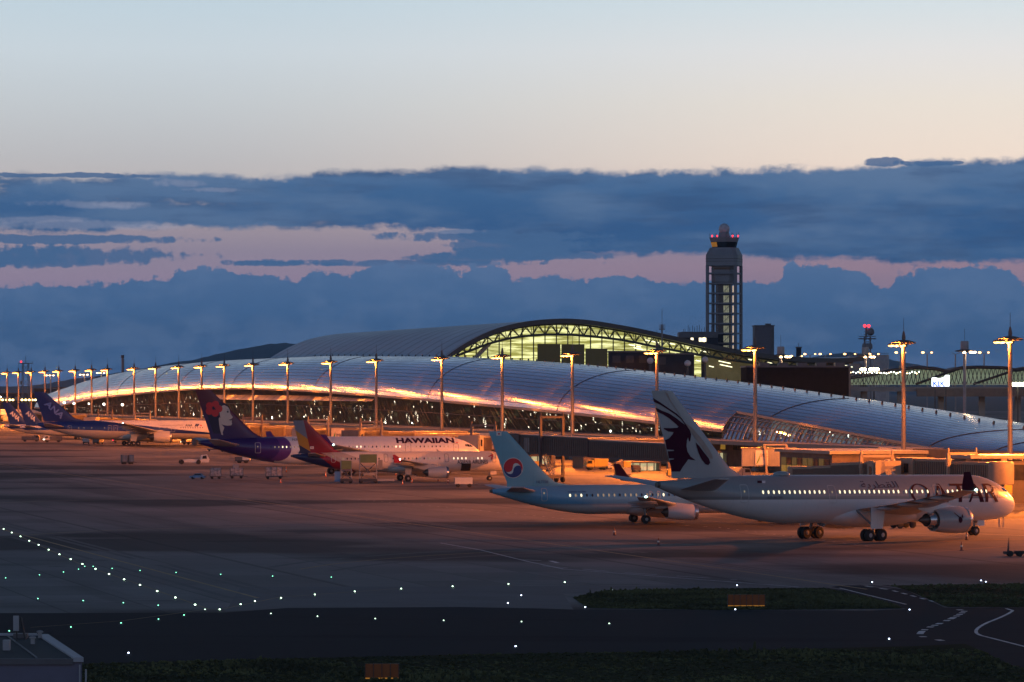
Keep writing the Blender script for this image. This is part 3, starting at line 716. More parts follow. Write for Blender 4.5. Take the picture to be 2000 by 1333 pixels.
for px in (1389.5, 1399.5, 1429.5, 1440):
    m = MB(); x = (px-1414.5)/S; m.sphere((x, -4-abs(x)*.3, tz(462)), .33, 10, 8); m.tube([(x, -4-abs(x)*.3, tz(465)), (x, -4-abs(x)*.3, tz(462.8))], .12, 6); m.build('beacon', M_red, tow)
m = MB(); m.loft([octa(5.2, tz(556.5), .25), octa(6.3, tz(551), .2), octa(6.6, tz(540), .15), octa(6.6, tz(520), .15)]); m.build('lower_cab', M_towl, tow)
m = MB(); m.loft([octa(6.7, tz(527.5), .15), octa(6.7, tz(523.5), .15)]); m.build('window_band', M_win2, tow)
m = MB(); m.loft([octa(4.6, 0, .2), octa(4.6, tz(556), .2)]); m.build('lift_shaft', M('shaft_glass', (.035, .045, .06), .25, var=.2), tow)
M_sl = M('stair_light', (.5, .5, .4), .5, emit=(.80, .80, .48), es=.2, var=.5, sc=.8)
M_sl2 = M('stair_strip', (.6, .5, .4), .5, emit=(1.0, .74, .52), es=.55, var=0)
sh = octa(4.68, 0, .2)
front = sorted(sh, key=lambda v: v.y)[:4]; front.sort(key=lambda v: v.x)
for i, py in enumerate(lv[1:-1]):
    z1 = tz(py)-.9; z0 = z1-2.9
    for u0, u1, mat in ((.16, .36, M_sl), (.86, .93, M_sl2)):
        a, b_ = Vector((-3.6, -4.55, 0)), Vector((4.3, -3.2, 0))
        pa, pb = a.lerp(b_, u0), a.lerp(b_, u1); mm = MB()
        if mat is M_sl: pa, pb = a.lerp(b_, .38), a.lerp(b_, .68)
        mm.loft([[up_(pa, z0), up_(pb, z0), up_(pb, z1), up_(pa, z1)], [up_(pa, z0)+Vector((.1, .5, 0)), up_(pb, z0)+Vector((.1, .5, 0)), up_(pb, z1)+Vector((.1, .5, 0)), up_(pa, z1)+Vector((.1, .5, 0))]])
        mm.build('lit_window', mat, tow)
    mm = MB()
    for u in (.38, .48, .58, .68): p = Vector((-3.6, -4.75, 0)).lerp(Vector((4.3, -3.4, 0)), u); mm.bar(up_(p, z0), up_(p, z1), .14)
    mm.bar(up_(Vector((-.6, -4.5, 0)), z0+.2), up_(Vector((1.8, -4.1, 0)), z1-.2), .2); mm.build('stair_flight', M_tow, tow)
# neighbours of the tower
o, w, h = block('operations_building', 1332, 1402, 650.5, 690, 1560, 16, M_navy, 'low building with antenna masts on its roof at the left foot of the tower', 'building')
for i, px in enumerate((1349, 1365, 1371, 1374)):
    m = MB(); x = X(px, 1560)-o.location.x; m.box(x, x+1.1, -8.2, -8.02, h-3.6, h-2.0); m.build('window', M('office_light', (1, .9, .6), .5, emit=(1, .85, .55), es=2, var=0), o)
for i in range(14):
    m = MB(); x = -w/2+.6+i*.95+random.uniform(-.2, .2); m.tube([(x, -6, h+.4), (x, -6, h+random.uniform(1.2, 3.4))], .1, 5); m.build('aerial', M_dark, o)
m = MB(); m.box(-w/2-1.2, w/2, -8.8, 8.2, h-2.0, h+.3); m.build('roof_slab', M_dgrey, o)
o, w, h = block('office_block', 1474, 1512, 637.5, 700, 1640, 14, M('block_grey', (.12, .11, .13), .7, var=.08), 'plain grey tall block standing to the right of the control tower', 'building')
m = MB(); m.box(w/2-1.2, w/2-.2, -7.2, -7.02, 3, h-1); m.build('stair_strip', M_dgrey, o)
m = MB(); m.box(w/2-3.4, w/2-1, -3, 1, h+.45, h+1.2); m.build('roof_unit', M_dgrey, o)
o, w, h = block('hut', 1556, 1565, 680, 700, 1500, 3, M_navy, 'tiny dark box building on the skyline right of the grey block', 'building')
m = MB(); m.tube([(0, 0, h), (0, 0, h+2)], .1, 5); m.build('aerial', M_dark, o)

# ================================================================ dusk haze
hm = bpy.data.materials.new('haze_air'); hm.use_nodes = True; nt = hm.node_tree; nt.nodes.clear()
pv = nt.nodes.new('ShaderNodeVolumePrincipled'); pv.inputs['Density'].default_value = 3.2e-5; pv.inputs['Color'].default_value = (.45, .72, 1, 1); pv.inputs['Anisotropy'].default_value = .1
mo = nt.nodes.new('ShaderNodeOutputMaterial'); nt.links.new(pv.outputs[0], mo.inputs['Volume'])
m = MB(); m.box(-9000, 9000, -400, 19000, -1.2, 330); tag(m.build('haze', hm), 'thin bluish dusk haze over the airport', 'haze', kind='stuff')
C.cycles.volume_bounces = 0
# ================================================================ text and flat shapes laid on curved skins
def shape_tris(loops):
    vs = [Vector((x, y, 0)) for lp in loops for x, y in lp]
    return vs, tessellate_polygon([[Vector((x, y, 0)) for x, y in lp] for lp in loops])
def decal(name, polys, proj, mat, parent, step=.5, label=None):
    """polys: list of shapes, each a list of loops in side-view coordinates (s, z); proj lays a point on the skin"""
    bm = bmesh.new()
    for loops in polys:
        vs, tr = shape_tris(loops); bv = [bm.verts.new(v) for v in vs]
        for t in tr:
            try: bm.faces.new([bv[i] for i in t])
            except ValueError: pass
    _lay(bm, proj, step); me = bpy.data.meshes.new(name); bm.to_mesh(me); bm.free(); me.materials.append(mat)
    o = bpy.data.objects.new(name, me); link(o, parent)
    if label: o['label'] = label
    return o
def _lay(bm, proj, step):
    if not bm.verts: return
    for ax in (0, 1):
        lo = min(v.co[ax] for v in bm.verts); hi = max(v.co[ax] for v in bm.verts); k = math.ceil(lo/step)*step+1e-4
        while k < hi:
            n = Vector((1, 0, 0)) if ax == 0 else Vector((0, 1, 0))
            bmesh.ops.bisect_plane(bm, geom=bm.verts[:]+bm.edges[:]+bm.faces[:], plane_co=n*k, plane_no=n); k += step
    for v in bm.verts: v.co = proj(v.co.x, v.co.y)
def text_mesh(txt, size=1, shear=0, offset=0, res=3):
    cu = bpy.data.curves.new('t', 'FONT'); cu.body = txt; cu.size = size; cu.shear = shear; cu.offset = offset; cu.resolution_u = res
    ob = bpy.data.objects.new('t', cu); me = bpy.data.meshes.new_from_object(ob)
    bpy.data.objects.remove(ob); bpy.data.curves.remove(cu); return me
def text_decal(name, txt, s0, s1, z0, z1, proj, mat, parent, shear=0, offset=0, step=.6, fn=None):
    """letters fill the box s0 (rear/left) .. s1 (nose/right), z0..z1 as read from the starboard side"""
    me = text_mesh(txt, 1, shear, offset); bm = bmesh.new(); bm.from_mesh(me); bpy.data.meshes.remove(me)
    xs = [v.co.x for v in bm.verts]; ys = [v.co.y for v in bm.verts]; a, b, c, d = min(xs), max(xs), min(ys), max(ys)
    for v in bm.verts:
        u, w = (v.co.x-a)/(b-a), (v.co.y-c)/(d-c)
        x, y = s0+(s1-s0)*u, z0+(z1-z0)*w
        if fn: x, y = fn(u, w)
        v.co = (x, y, 0)
    _lay(bm, proj, step); m2 = bpy.data.meshes.new(name); bm.to_mesh(m2); bm.free(); m2.materials.append(mat)
    o = bpy.data.objects.new(name, m2); link(o, parent); return o
def ell(cx, cy, rx, ry, n=20, a0=0, a1=2*math.pi): return [(cx+rx*math.cos(a0+(a1-a0)*i/n), cy+ry*math.sin(a0+(a1-a0)*i/n)) for i in range(n+(0 if a1-a0 > 6.2 else 1))]
def rrect(x0, x1, y0, y1, r):
    out = []
    for cx, cy, a in ((x1-r, y1-r, 0), (x0+r, y1-r, 90), (x0+r, y0+r, 180), (x1-r, y0+r, 270)):
        out += [(cx+r*math.cos(R(a+q)), cy+r*math.sin(R(a+q))) for q in (0, 45, 90)]
    return out
# ================================================================ paints
def paint(name, fn, rough=.34, coat=.12):
    """aircraft paint whose colour is worked out from the point on the aircraft (s from the nose, z up)"""
    m = bpy.data.materials.new(name); m.use_nodes = True; nt = m.node_tree; b = nt.nodes['Principled BSDF']
    t = nt.nodes.new('ShaderNodeTexCoord'); sp = nt.nodes.new('ShaderNodeSeparateXYZ'); nt.links.new(t.outputs['Object'], sp.inputs[0])
    x, y, z = (E(nt, sp.outputs[i]) for i in range(3))
    n = noise(nt, t.outputs['Object'], .6, 4, .6, sx=.3, sz=1.2)
    c = fn(nt, x, y, z)
    pan = ((x/2.1).fract() < .012)*.25
    vm = nt.nodes.new('ShaderNodeVectorMath'); vm.operation = 'SCALE'
    if isinstance(c, tuple): vm.inputs[0].default_value = c
    else: nt.links.new(c, vm.inputs[0])
    nt.links.new(((n-.5)*.16+1-pan).v, vm.inputs['Scale']); nt.links.new(vm.outputs[0], b.inputs['Base Color'])
    b.inputs['Roughness'].default_value = rough; b.inputs['Coat Weight'].default_value = coat; b.inputs['Coat Roughness'].default_value = .12
    return m
M_tyre = M('tyre_rubber', (.012, .012, .012), .75); M_hub = M('wheel_hub', (.30, .30, .31), .5, .3)
M_strut = M('gear_steel', (.20, .20, .21), .45, .5); M_bare = M('bare_metal', (.55, .55, .57), .25, .9)
M_hot = M('exhaust_metal', (.12, .11, .10), .45, .7); M_fan = M('fan_dark', (.015, .015, .017), .5)
M_wing = M('wing_grey', (.36, .37, .39), .35, .15, var=.08, sc=.3); M_winglo = MATS['wing_grey']
M_cock = M('cockpit_glass', (.01, .01, .012), .08)
M_wlit = M('cabin_window_lit', (.8, .7, .45), .4, emit=(1.0, .88, .55), es=1.5, var=0)
M_wdim = M('cabin_window_dim', (.25, .2, .12), .3, emit=(1.0, .8, .5), es=.22, var=0)
M_wdark = M('cabin_window_dark', (.03, .03, .035), .15, var=0)
M_navw = M('navigation_light_white', (1, 1, 1), .3, emit=(.85, 1.0, .95), es=18, var=0)
M_navg = M('navigation_light_green', (1, 1, 1), .3, emit=(.55, 1.0, .8), es=18, var=0)
M_outl = M('door_outline', (.5, .5, .5), .5)
M_outd = M('door_outline_dark', (.14, .12, .12), .5)
def NACA(c, t, n=11):
    up, lo = [], []
    for i in range(n):
        x = (1-math.cos(math.pi*i/(n-1)))/2
        y = 5*t*(.2969*math.sqrt(x)-.126*x-.3516*x*x+.2843*x**3-.1036*x**4)
        up.append((x*c, y*c)); lo.append((x*c, -y*c))
    return up+lo[::-1][1:-1]
def airliner(sp):
    """builds one airliner; origin on the ground under the main wheels, +x to the nose, +y to port"""
    g = sp; L, RR, zc, ms = g['L'], g['R'], g['zc'], g['ms']; k = g.get('pitch', 0)
    root = empty('airliner', g['loc'], g['yaw'], g['label'], 'airliner', 'airliners parked along the apron')
    nl, tl = g['nl'], g['tl']
    def sec(s):                       # centre height, half width, half height
        if s < nl:
            u = 1-s/nl; r = RR*math.sqrt(max(0, 1-u**1.78)); zz = zc-.36*RR*u**1.7; return zz, r, r*(1-.02*u)
        if s > L-tl:
            u = (s-(L-tl))/tl; r = RR*(1-.86*u**1.65); top = zc+RR-g.get('taildrop', .25)*u*u*RR
            return top-r, r*(1-.12*u), r
        return zc, RR, RR
    px_ = lambda s: ms-s
    def P_(s, y, z): return Vector((px_(s), y, z+k*(s-ms)))
    def skin(s, z, off=.025):        # starboard skin point from side view
        c, ry, rz = sec(s); w = max(-1, min(1, (z-c)/rz)); return P_(s, -(ry*math.sqrt(max(0, 1-w*w)))-off*math.sqrt(max(0, 1-w*w))-.002, z+off*w)
    ss = [0.02, .12, .3, .6, 1, 1.5, 2.2, 3, 4, 5, 6.2]; ss = [s*nl/7.5 for s in ss]+[nl]
    n_ = 16; ss += [nl+(L-tl-nl)*i/n_ for i in range(1, n_+1)]+[L-tl+tl*i/14 for i in range(1, 15)]
    m = MB()
    m.loft([[P_(s, ry*math.cos(a), c+rz*math.sin(a)) for a in [2*math.pi*j/40 for j in range(40)]] for s in ss for c, ry, rz in (sec(s),)])
    fus = m.build('fuselage', g['fus'], root, smooth=50)
    c, ry, rz = sec(L); m = MB(); m.lathe([(rz*.9, 0), (rz*.75, -.35), (rz*.4, -.36)], 14, 'x', P_(L, 0, c)); m.build('tail_exhaust', M_hot, root)
    # belly fairing
    m = MB(); f0, f1 = g['fair']; N = 16
    for_r = []
    for i in range(N+1):
        u = i/N; h = math.sin(math.pi*(.04+.92*u))**.55; s = f0+(f1-f0)*u
        for_r.append([P_(s, 1.06*RR*h*math.cos(a), zc-RR*.62+h*RR*.60*math.sin(a)) for a in [2*math.pi*j/24 for j in range(24)]])
    m.loft(for_r); m.build('belly_fairing', g['belly'], root, smooth=60)
    # flying surfaces
    def surf(name, secs, mat, smooth=40, parent=root, vert=False):
        m = MB(); rings = []
        for (s, y, z, ch, th) in secs:
            ring = []
            for a, b in NACA(ch, th):
                ring.append(P_(s+a, y, z+b) if not vert else P_(s+a, y+b, z))
            rings.append(ring)
        m.loft(rings); return m.build(name, mat, parent, smooth=smooth)
    for sd in (-1, 1):
        W = [(s, sd*y, z, c, t) for s, y, z, c, t in g['wing']]
        w = surf('wing', W, M_wing)
        if g.get('winglet'): surf('winglet', [(s, sd*y, z, c, t) for s, y, z, c, t in g['winglet']], g['wlmat'], parent=w)
        # flap track fairings, sub-parts
        for u in g.get('tracks', (.22, .42, .6, .76)):
            i = 1 if u > .35 else 0
            a, b = g['wing'][i], g['wing'][i+1]
            yy = g['wing'][0][1]+(g['wing'][2][1]-g['wing'][0][1])*u; v = (yy-a[1])/(b[1]-a[1]); v = max(0, min(1, v))
            s1 = a[0]+(b[0]-a[0])*v+(a[3]+(b[3]-a[3])*v); z1 = a[2]+(b[2]-a[2])*v; q = RR*.1
            m = MB(); m.lathe([(.05, 2.2), (q*.8, 1.4), (q, .2), (q*.7, -1), (.04, -1.7)], 8, 'x', P_(s1-.3, sd*yy, z1-.35)); m.build('flap_fairing', M_wing, w, smooth=60)
        m = MB(); e = g['wing'][-1]; m.sphere(P_(e[0]+e[3]*.25, sd*(e[1]+.05), e[2]+.05), .14 if sd < 0 else .1, 8, 6)
        m.build('navigation_light', M_navg if sd < 0 else M_navw, w)
        surf('tailplane', [(s, sd*y, z, c, t) for s, y, z, c, t in g['stab']], M_wing)
    fin = surf('tail_fin', [(s, 0, z, c, t) for s, z, c, t in g['fin']], g['finmat'], vert=True)
    def finskin(s, z, off=.03):
        f = g['fin']; i = 0
        while i < len(f)-2 and z > f[i+1][1]: i += 1
        a, b = f[i], f[i+1]; v = (z-a[1])/(b[1]-a[1]); le = a[0]+(b[0]-a[0])*v; ch = a[2]+(b[2]-a[2])*v; th = a[3]+(b[3]-a[3])*v
        x = max(0, min(1, (s-le)/ch)); y = 5*th*(.2969*math.sqrt(x)-.126*x-.3516*x*x+.2843*x**3-.1036*x**4)*ch
        return P_(s, -y-off, z)
    # engines
    for sd in (-1, 1):
        s0, s1, s2, y, z, r = g['eng']; y *= sd; o_ = P_(0, y, z)
        e = MB(); ln = s1-s0
        e.lathe([(r*.80, px_(s0+.9)), (r*.80, px_(s0+.25)), (r*.88, px_(s0+.03)), (r*.93, px_(s0)), (r*.985, px_(s0+.3)), (r, px_(s0+ln*.3)), (r*.99, px_(s0+ln*.5)), (r*.90, px_(s0+ln*.8)), (r*.79, px_(s1)), (r*.74, px_(s1)), (r*.74, px_(s1-.5))], 32, 'x', (0, y, z+k*(s0-ms)))
        eo = e.build('engine', g['nac'], root, smooth=50)
        a = MB(); a.lathe([(r*.885, px_(s0+.05)), (r*.945, px_(s0-.03)), (r*.99, px_(s0+.25)), (r*1.004, px_(s0+.45)), (r*.9, px_(s0+.45))], 32, 'x', (0, y, z+k*(s0-ms))); a.build('inlet_lip', M_bare, eo, smooth=50)
        a = MB(); a.lathe([(r*.80, px_(s0+1.0)), (.3*r, px_(s0+.9)), (.05, px_(s0+.5))], 24, 'x', (0, y, z+k*(s0-ms))); a.build('fan', M_fan, eo, smooth=30)
        a = MB(); a.lathe([(r*.62, px_(s1-.7)), (r*.60, px_(s1+.1)), (r*.50, px_(s1+(s2-s1)*.45)), (r*.47, px_(s1+(s2-s1)*.45)), (r*.47, px_(s1+.2))], 24, 'x', (0, y, z+k*(s1-ms))); a.build('core_nozzle', M_bare if g.get('bare') else M_hot, eo, smooth=40)
        a = MB(); a.lathe([(r*.40, px_(s1+.1)), (r*.36, px_(s1+(s2-s1)*.45)), (r*.2, px_(s1+(s2-s1)*.8)), (.04, px_(s2))], 16, 'x', (0, y, z+k*(s1-ms))); a.build('exhaust_cone', M_hot, eo, smooth=60)
        ws = [q for q in g['wing']]; v = (abs(y)-ws[0][1])/(ws[1][1]-ws[0][1]); v = min(1, v); wl = ws[0][0]+(ws[1][0]-ws[0][0])*v; wz = ws[0][2]+(ws[1][2]-ws[0][2])*v
        m = MB(); rings = []
        for s, zb_, zt_, w in ((s0+ln*.25, z+r*.93, z+r*.98, .1), (s0+ln*.6, z+r*.8, z+r*1.16, .3), (s1, z+r*.5, wz+.12, .34), (wl+1.2, z+r*.5, wz+.05, .3), (max(wl+3.0, s2), wz-.6, wz-.05, .16)):
            rings.append([P_(s, y+a, b) for a, b in ((-w/2, zb_), (w/2, zb_), (w/2, zt_), (-w/2, zt_))])
        m.loft(rings); m.build('pylon', g['belly'], root)
    # landing gear
    def wheel(c, r, w, par):
        m = MB(); m.lathe([(r*.55, -w/2), (r*.9, -w/2), (r, -w*.3), (r, w*.3), (r*.9, w/2), (r*.55, w/2)], 20, 'y', c); o = m.build('wheel', M_tyre, par, smooth=40)
        m = MB(); m.lathe([(.08, -w/2-.02), (r*.5, -w/2+.01), (r*.54, -w/2+.06), (r*.54, w/2-.06), (r*.5, w/2-.01), (.08, w/2+.02)], 14, 'y', c); m.build('hub', M_hub, par, smooth=40)
    wr, ww = g['wheel']
    for sd in (-1, 1):
        y = sd*g['track']/2; m = MB(); ax = g['axles']; zt = zc-RR*.35
        m.tube([(0, y, wr), (0, y*.97, wr+1.2), (.1, y*.94, zt)], [.16, .2, .24], 10); m.tube([(0, y, wr+1.0), (0, y*.45, zt-.3)], .11, 8); m.tube([(0, y, wr+.9), (1.4, y*.95, zt)], .1, 8)
        if len(ax) > 1: m.tube([(ax[0], y, wr), (ax[-1], y, wr)], .15, 8)
        for a in ax: m.tube([(a, y-ww*1.1, wr), (a, y+ww*1.1, wr)], .11, 8)
        gr = m.build('main_landing_gear', M_strut, root, smooth=40)
        if g.get('geardoor', 1): m = MB(); m.loft([[(a, y*1.06+sd*.28, b) for a, b in ((-1.05*g['gd'], wr+.75), (.85*g['gd'], wr+.75), (1.25*g['gd'], zt+.1), (-1.0*g['gd'], zt+.1))], [(a, y*1.06+sd*.36, b) for a, b in ((-1.05*g['gd'], wr+.75), (.85*g['gd'], wr+.75), (1.25*g['gd'], zt+.1), (-1.0*g['gd'], zt+.1))]]); m.build('gear_door', g['belly'], gr)
        for a in ax:
            for q in (-1, 1): wheel((a, y+q*ww*.75, wr), wr, ww, gr)
    nx = px_(g['ns']); nr = wr*.78; m = MB(); c, ry, rz = sec(g['ns']); zb_ = c-rz+.4+k*(g['ns']-ms)
    m.tube([(nx, 0, nr), (nx+.25, 0, zb_)], [.12, .16], 10); m.tube([(nx, 0, nr+.7), (nx+1.3, 0, zb_)], .07, 6); m.tube([(nx, -.4, nr), (nx, .4, nr)], .09, 8)
    ng = m.build('nose_landing_gear', M_strut, root, smooth=40)
    for q in (-1, 1):
        wheel((nx, q*.35, nr), nr, ww*.8, ng)
        m = MB(); m.box(nx+.1, nx+1.3, q*.55-.03, q*.55+.03, zb_-1.0, zb_+.1); m.build('gear_door', g['belly'], ng)
    # cabin windows, starboard side
    zw = g['zw']; c0, ry0, rz0 = sec((nl+L-tl)/2)
    protos = {}
    rw = random.Random(int(L*10))
    for (a, b, lit) in g['wins']:
        n = int(round((b-a)/g.get('wp', .8)))
        for i in range(n+1):
            s = a+(b-a)*i/max(1, n)
            mat = {'l': M_wlit, 'd': M_wdark, 'm': M_wdim}[lit if lit in 'ldm' else rw.choice({'x': 'ddm', 'y': 'lmd'}[lit])]
            cyl = s > nl and s < L-tl
            key = (mat.name, cyl)
            if cyl and key in protos: o = protos[key].copy(); link(o, root); o.location = (protos[key]['s0']-s, 0, k*(s-protos[key]['s0'])); continue
            o = decal('cabin_window', [[ell(s, zw, .125, .205, 10)]], lambda q, w: skin(q, w, .03), mat, root, step=.25)
            if cyl: protos[key] = o; o['s0'] = s
    for o in protos.values():
        pass
    for s, w, h, z0, mat in g['doors']:
        outl = rrect(s-w/2, s+w/2, z0, z0+h, .22); inn = rrect(s-w/2+.07, s+w/2-.07, z0+.07, z0+h-.07, .17)
        d = decal('door', [[outl, inn]], lambda q, w_: skin(q, w_, .02), mat, root, step=.4)
        decal('door_window', [[ell(s+.05, z0+h*.62, .1, .15, 8)]], lambda q, w_: skin(q, w_, .025), M_wdim, d, step=.3)
    for poly in g['cockpit']: decal('cockpit_window', [[poly]], lambda q, w_: skin(q, w_, .02), M_cock, root, step=.25)
    m = MB(); m.add([P_(g['ant'], -.03, zc+RR), P_(g['ant']+.6, -.03, zc+RR), P_(g['ant']+.65, 0, zc+RR+.55), P_(g['ant'], .03, zc+RR), P_(g['ant']+.6, .03, zc+RR)], [(0, 1, 2), (3, 2, 4), (0, 2, 3), (1, 4, 2)]); m.build('aerial', M_hub, root)
    for o in [q for q in KIDS[root.name] if q.name.startswith('cabin_window')]:
        if 's0' in o: del o['s0']
    return root, skin, finskin, P_, sec
def place(pm, Ym, a): return dict(loc=(X(pm, Ym), Ym, 0), yaw=R(a))
white = (.66, .66, .67)
A330 = dict(L=57.6, R=2.82, zc=4.85, ms=28.9, nl=7.6, tl=19.5, pitch=.013, fair=(16, 34), ns=6.7, track=10.7, axles=(-1.0, 1.0), wheel=(.72, .46), gd=1.0,
    wing=[(17.6, 2.2, 3.6, 11.2, .13), (22.6, 9.6, 4.4, 7.4, .11), (35.6, 29.0, 6.5, 2.7, .09)], winglet=[(36.0, 28.98, 6.5, 2.4, .07), (36.9, 29.4, 7.1, 1.9, .06), (37.9, 29.8, 8.5, 1.0, .05)],
    stab=[(49.3, .5, 6.0, 5.6, .1), (55.6, 9.7, 7.4, 2.1, .08)], fin=[(44.4, 7.3, 11.2, .05), (46.9, 8.6, 8.9, .075), (55.6, 17.25, 3.1, .08)],
    eng=(18.0, 23.2, 25.6, 9.4, 2.55, 1.58), zw=5.72, ant=20, wp=.80,
    doors=[(5.6, 1.1, 2.0, 4.3, M_outl), (15.6, 1.2, 2.1, 4.4, M_outl), (33.0, 1.2, 2.1, 4.4, M_outl), (46.3, 1.15, 2.1, 4.5, M_outl)],
    cockpit=[[(1.75, 5.55), (2.35, 5.62), (2.5, 6.05), (2.1, 6.0)], [(2.45, 5.62), (3.05, 5.66), (3.1, 6.12), (2.62, 6.1)], [(3.15, 5.68), (3.55, 5.75), (3.5, 6.12), (3.2, 6.12)]],
    wins=[])
# --- grey and white A with the horned head on its tail
def f_qat(nt, x, y, z):
    zz = z+x*.013
    return mixc(nt, zz > 4.86, mixc(nt, (zz > 4.5), (.60, .60, .61), (.62, .62, .63)), mixc(nt, zz > 5.22, (.20, .21, .215), (.27, .28, .29)))
def f_qfin(nt, x, y, z): 
    d = x*.707+z*.0; le = z*.98+x*1.0
    return mixc(nt, noise(nt, comb(nt, x, z), .3, 2)-.2, (.30, .32, .33), (.34, .36, .37))
M_burg = M('burgundy_paint', (.045, .005, .018), .75, var=.1, spec=.1); M_qf = paint('grey_white_paint', f_qat); M_qfin = paint('pale_tail_paint', f_qfin)
M_wht = paint('white_paint', lambda nt, x, y, z: white); M_nacq = paint('nacelle_grey', lambda nt, x, y, z: (.33, .34, .35), rough=.22)
q = dict(A330); q.update(place(1644, 453.5, 39)); q.update(label='large grey and white jet at the right front, horned animal head on its tail', fus=M_qf, belly=M_wht, finmat=M_qfin, nac=M_nacq, wlmat=M_burg, bare=1)
q['wins'] = [(7.3, 13.9, 'l'), (17.3, 20.9, 'l'), (22.2, 31.8, 'l'), (34.3, 43.7, 'l')]
rq, sk, fs_, PQ, secq = airliner(q)
# word QATAR with contrasting strokes
def st(*p): return [list(p)]
zb, zt = 4.42, 6.62
def LX(c, w): return lambda u: c-w*(u-.5)       # letters read towards the nose: s falls as u grows
f = LX(18.6, 3.1); Q = [[(f(.5)+1.62*math.cos(a), (zb+zt)/2+.02+1.1*math.sin(a)) for a in [2*math.pi*i/28 for i in range(28)]], [(f(.5)+1.18*math.cos(a), (zb+zt)/2+.02+.98*math.sin(a)) for a in [2*math.pi*i/28 for i in range(28)]]]
def A_(c, w): f = LX(c, w); return [[[(f(0), zb), (f(.44), zt), (f(.56), zt), (f(.14), zb)][::1]], [[(f(.42), zt), (f(.60), zt), (f(1), zb), (f(.72), zb)]], [[(f(.24), zb+.72), (f(.26), zb+.92), (f(.76), zb+.92), (f(.76), zb+.72)]]]
f = LX(11.9, 2.7); T_ = [[[(f(0), zt), (f(1), zt), (f(1), zt-.24), (f(0), zt-.24)]], [[(f(.40), zt-.2), (f(.62), zt-.2), (f(.62), zb), (f(.40), zb)]]]
f = LX(6.35, 2.5); R_ = [[[(f(0), zb), (f(0), zt), (f(.22), zt), (f(.22), zb)]], [[(f(.2), zt)]+[(f(.42)-.82*math.cos(a), zt-.56+.56*math.sin(a)) for a in [math.pi/2-math.pi*i/10 for i in range(11)]]+[(f(.2), zt-1.12), (f(.2), zt-.95)]+[(f(.42)-.46*math.cos(a), zt-.56+.38*math.sin(a)) for a in [-math.pi/2+math.pi*i/10 for i in range(11)]]+[(f(.2), zt-.18)]], [[(f(.34), zt-1.05), (f(.62), zt-1.1), (f(1), zb), (f(.74), zb)]]]
tail_q = [[(17.5, zb+.25), (17.1, zb+.4), (16.3, zb-.35), (17.0, zb-.3)]]
nb_ = decal('lettering', [Q, tail_q]+A_(15.2, 2.7)+T_+A_(9.1, 2.7)+R_, lambda s, z: sk(s, z, .02), M_burg, rq, step=.5)
ar = '\uFE94\uFEF3\uFEAE\uFEC4\uFED8\uFEDF\uFE8D'
M_slate = M('slate_paint', (.05, .04, .07), .75, spec=.1)
try: text_decal('arabic_lettering', ar, 28.0, 21.9, 5.95, 6.95, lambda s, z: sk(s, z, .02), M_slate, rq, step=.5)
except Exception as ex: print('ARABIC', ex)
# horned head on the fin, traced from the side view in fin coordinates (u rearward to forward 0..1, v up)
FU = lambda px, py: None
def finmap(px, py, x0=1272., y0=769.5):          # photo point on the fin -> s, z
    z = 17.7-(py-762)/17.15; s = 28.9-((px-1000)*(436+(px-1290)*.09)/F-X(1644, 453.5))/math.cos(R(39)); return s, z
def zq(a): return [finmap(1260+x/7.406, 760+y/7.406) for x, y in a]
head = [(108, 175), (200, 235), (330, 330), (430, 400), (500, 470), (560, 560), (610, 640), (628, 700), (615, 790), (600, 805), (585, 740), (570, 790), (565, 870), (580, 950), (620, 1020), (690, 1075), (640, 1070), (590, 1060), (560, 1110), (520, 1170), (485, 1238), (375, 1238), (350, 1110), (345, 1072), (400, 1062), (400, 1050), (335, 1048), (318, 945), (400, 938), (395, 925), (305, 920), (285, 800), (270, 790), (330, 760), (380, 700), (390, 668), (320, 660), (260, 625), (262, 610), (350, 612), (440, 605), (455, 590), (420, 550), (330, 470), (240, 410), (165, 375), (148, 315), (230, 360), (330, 400), (430, 470), (520, 545), (545, 560), (490, 480), (400, 405), (300, 335), (200, 270), (125, 235)]
horn = [(690, 815), (740, 870), (810, 970), (870, 1050), (888, 1110), (860, 1145), (820, 1130), (770, 1060), (730, 970), (705, 890)]
cheek = [(270, 90), (310, 110), (360, 230), (450, 370), (540, 530), (640, 600), (760, 740), (860, 880), (920, 1000), (925, 1050), (890, 1050), (820, 960), (760, 860), (680, 750), (560, 570), (430, 360), (330, 200), (290, 130)]
def clipfin(pts): return pts
decal('tail_emblem', [[zq(head)], [zq(horn)]], lambda s, z: fs_(s, z, .04), M_burg, rq, step=.6)
decal('tail_emblem_shade', [[zq(cheek)]], lambda s, z: fs_(s, z, .03), M('taupe_paint', (.30, .24, .21), .5), rq, step=.6)
decal('flag', [[[(44.0, 6.75), (42.9, 6.75), (42.7, 7.02), (43.8, 7.02)]]], lambda s, z: sk(s, z, .02), M_wht, rq)
decal('flag', [[[(44.1, 6.75), (43.4, 6.75), (43.2, 7.02), (43.9, 7.02)]]], lambda s, z: sk(s, z, .03), M_burg, rq)
text_decal('registration', 'A7-ACM', 43.2, 41.0, 4.95, 5.25, lambda s, z: sk(s, z, .02), M_slate, rq)
m = MB(); m.sphere(PQ(38.6, 0, 7.75), 1.0, 16, 8, .35); o = m.build('antenna_dome', M_qfin, rq, smooth=80); 
nac = [o for o in KIDS[rq.name] if o.name.startswith('engine')][0]
ez = q['eng']; cyn = lambda s, z: PQ(s, -ez[3]-math.sqrt(max(.01, (1.0*ez[5]+.03)**2-(z-ez[4])**2)), z+.013*(18-28.9)-.013*(s-28.9)+0)
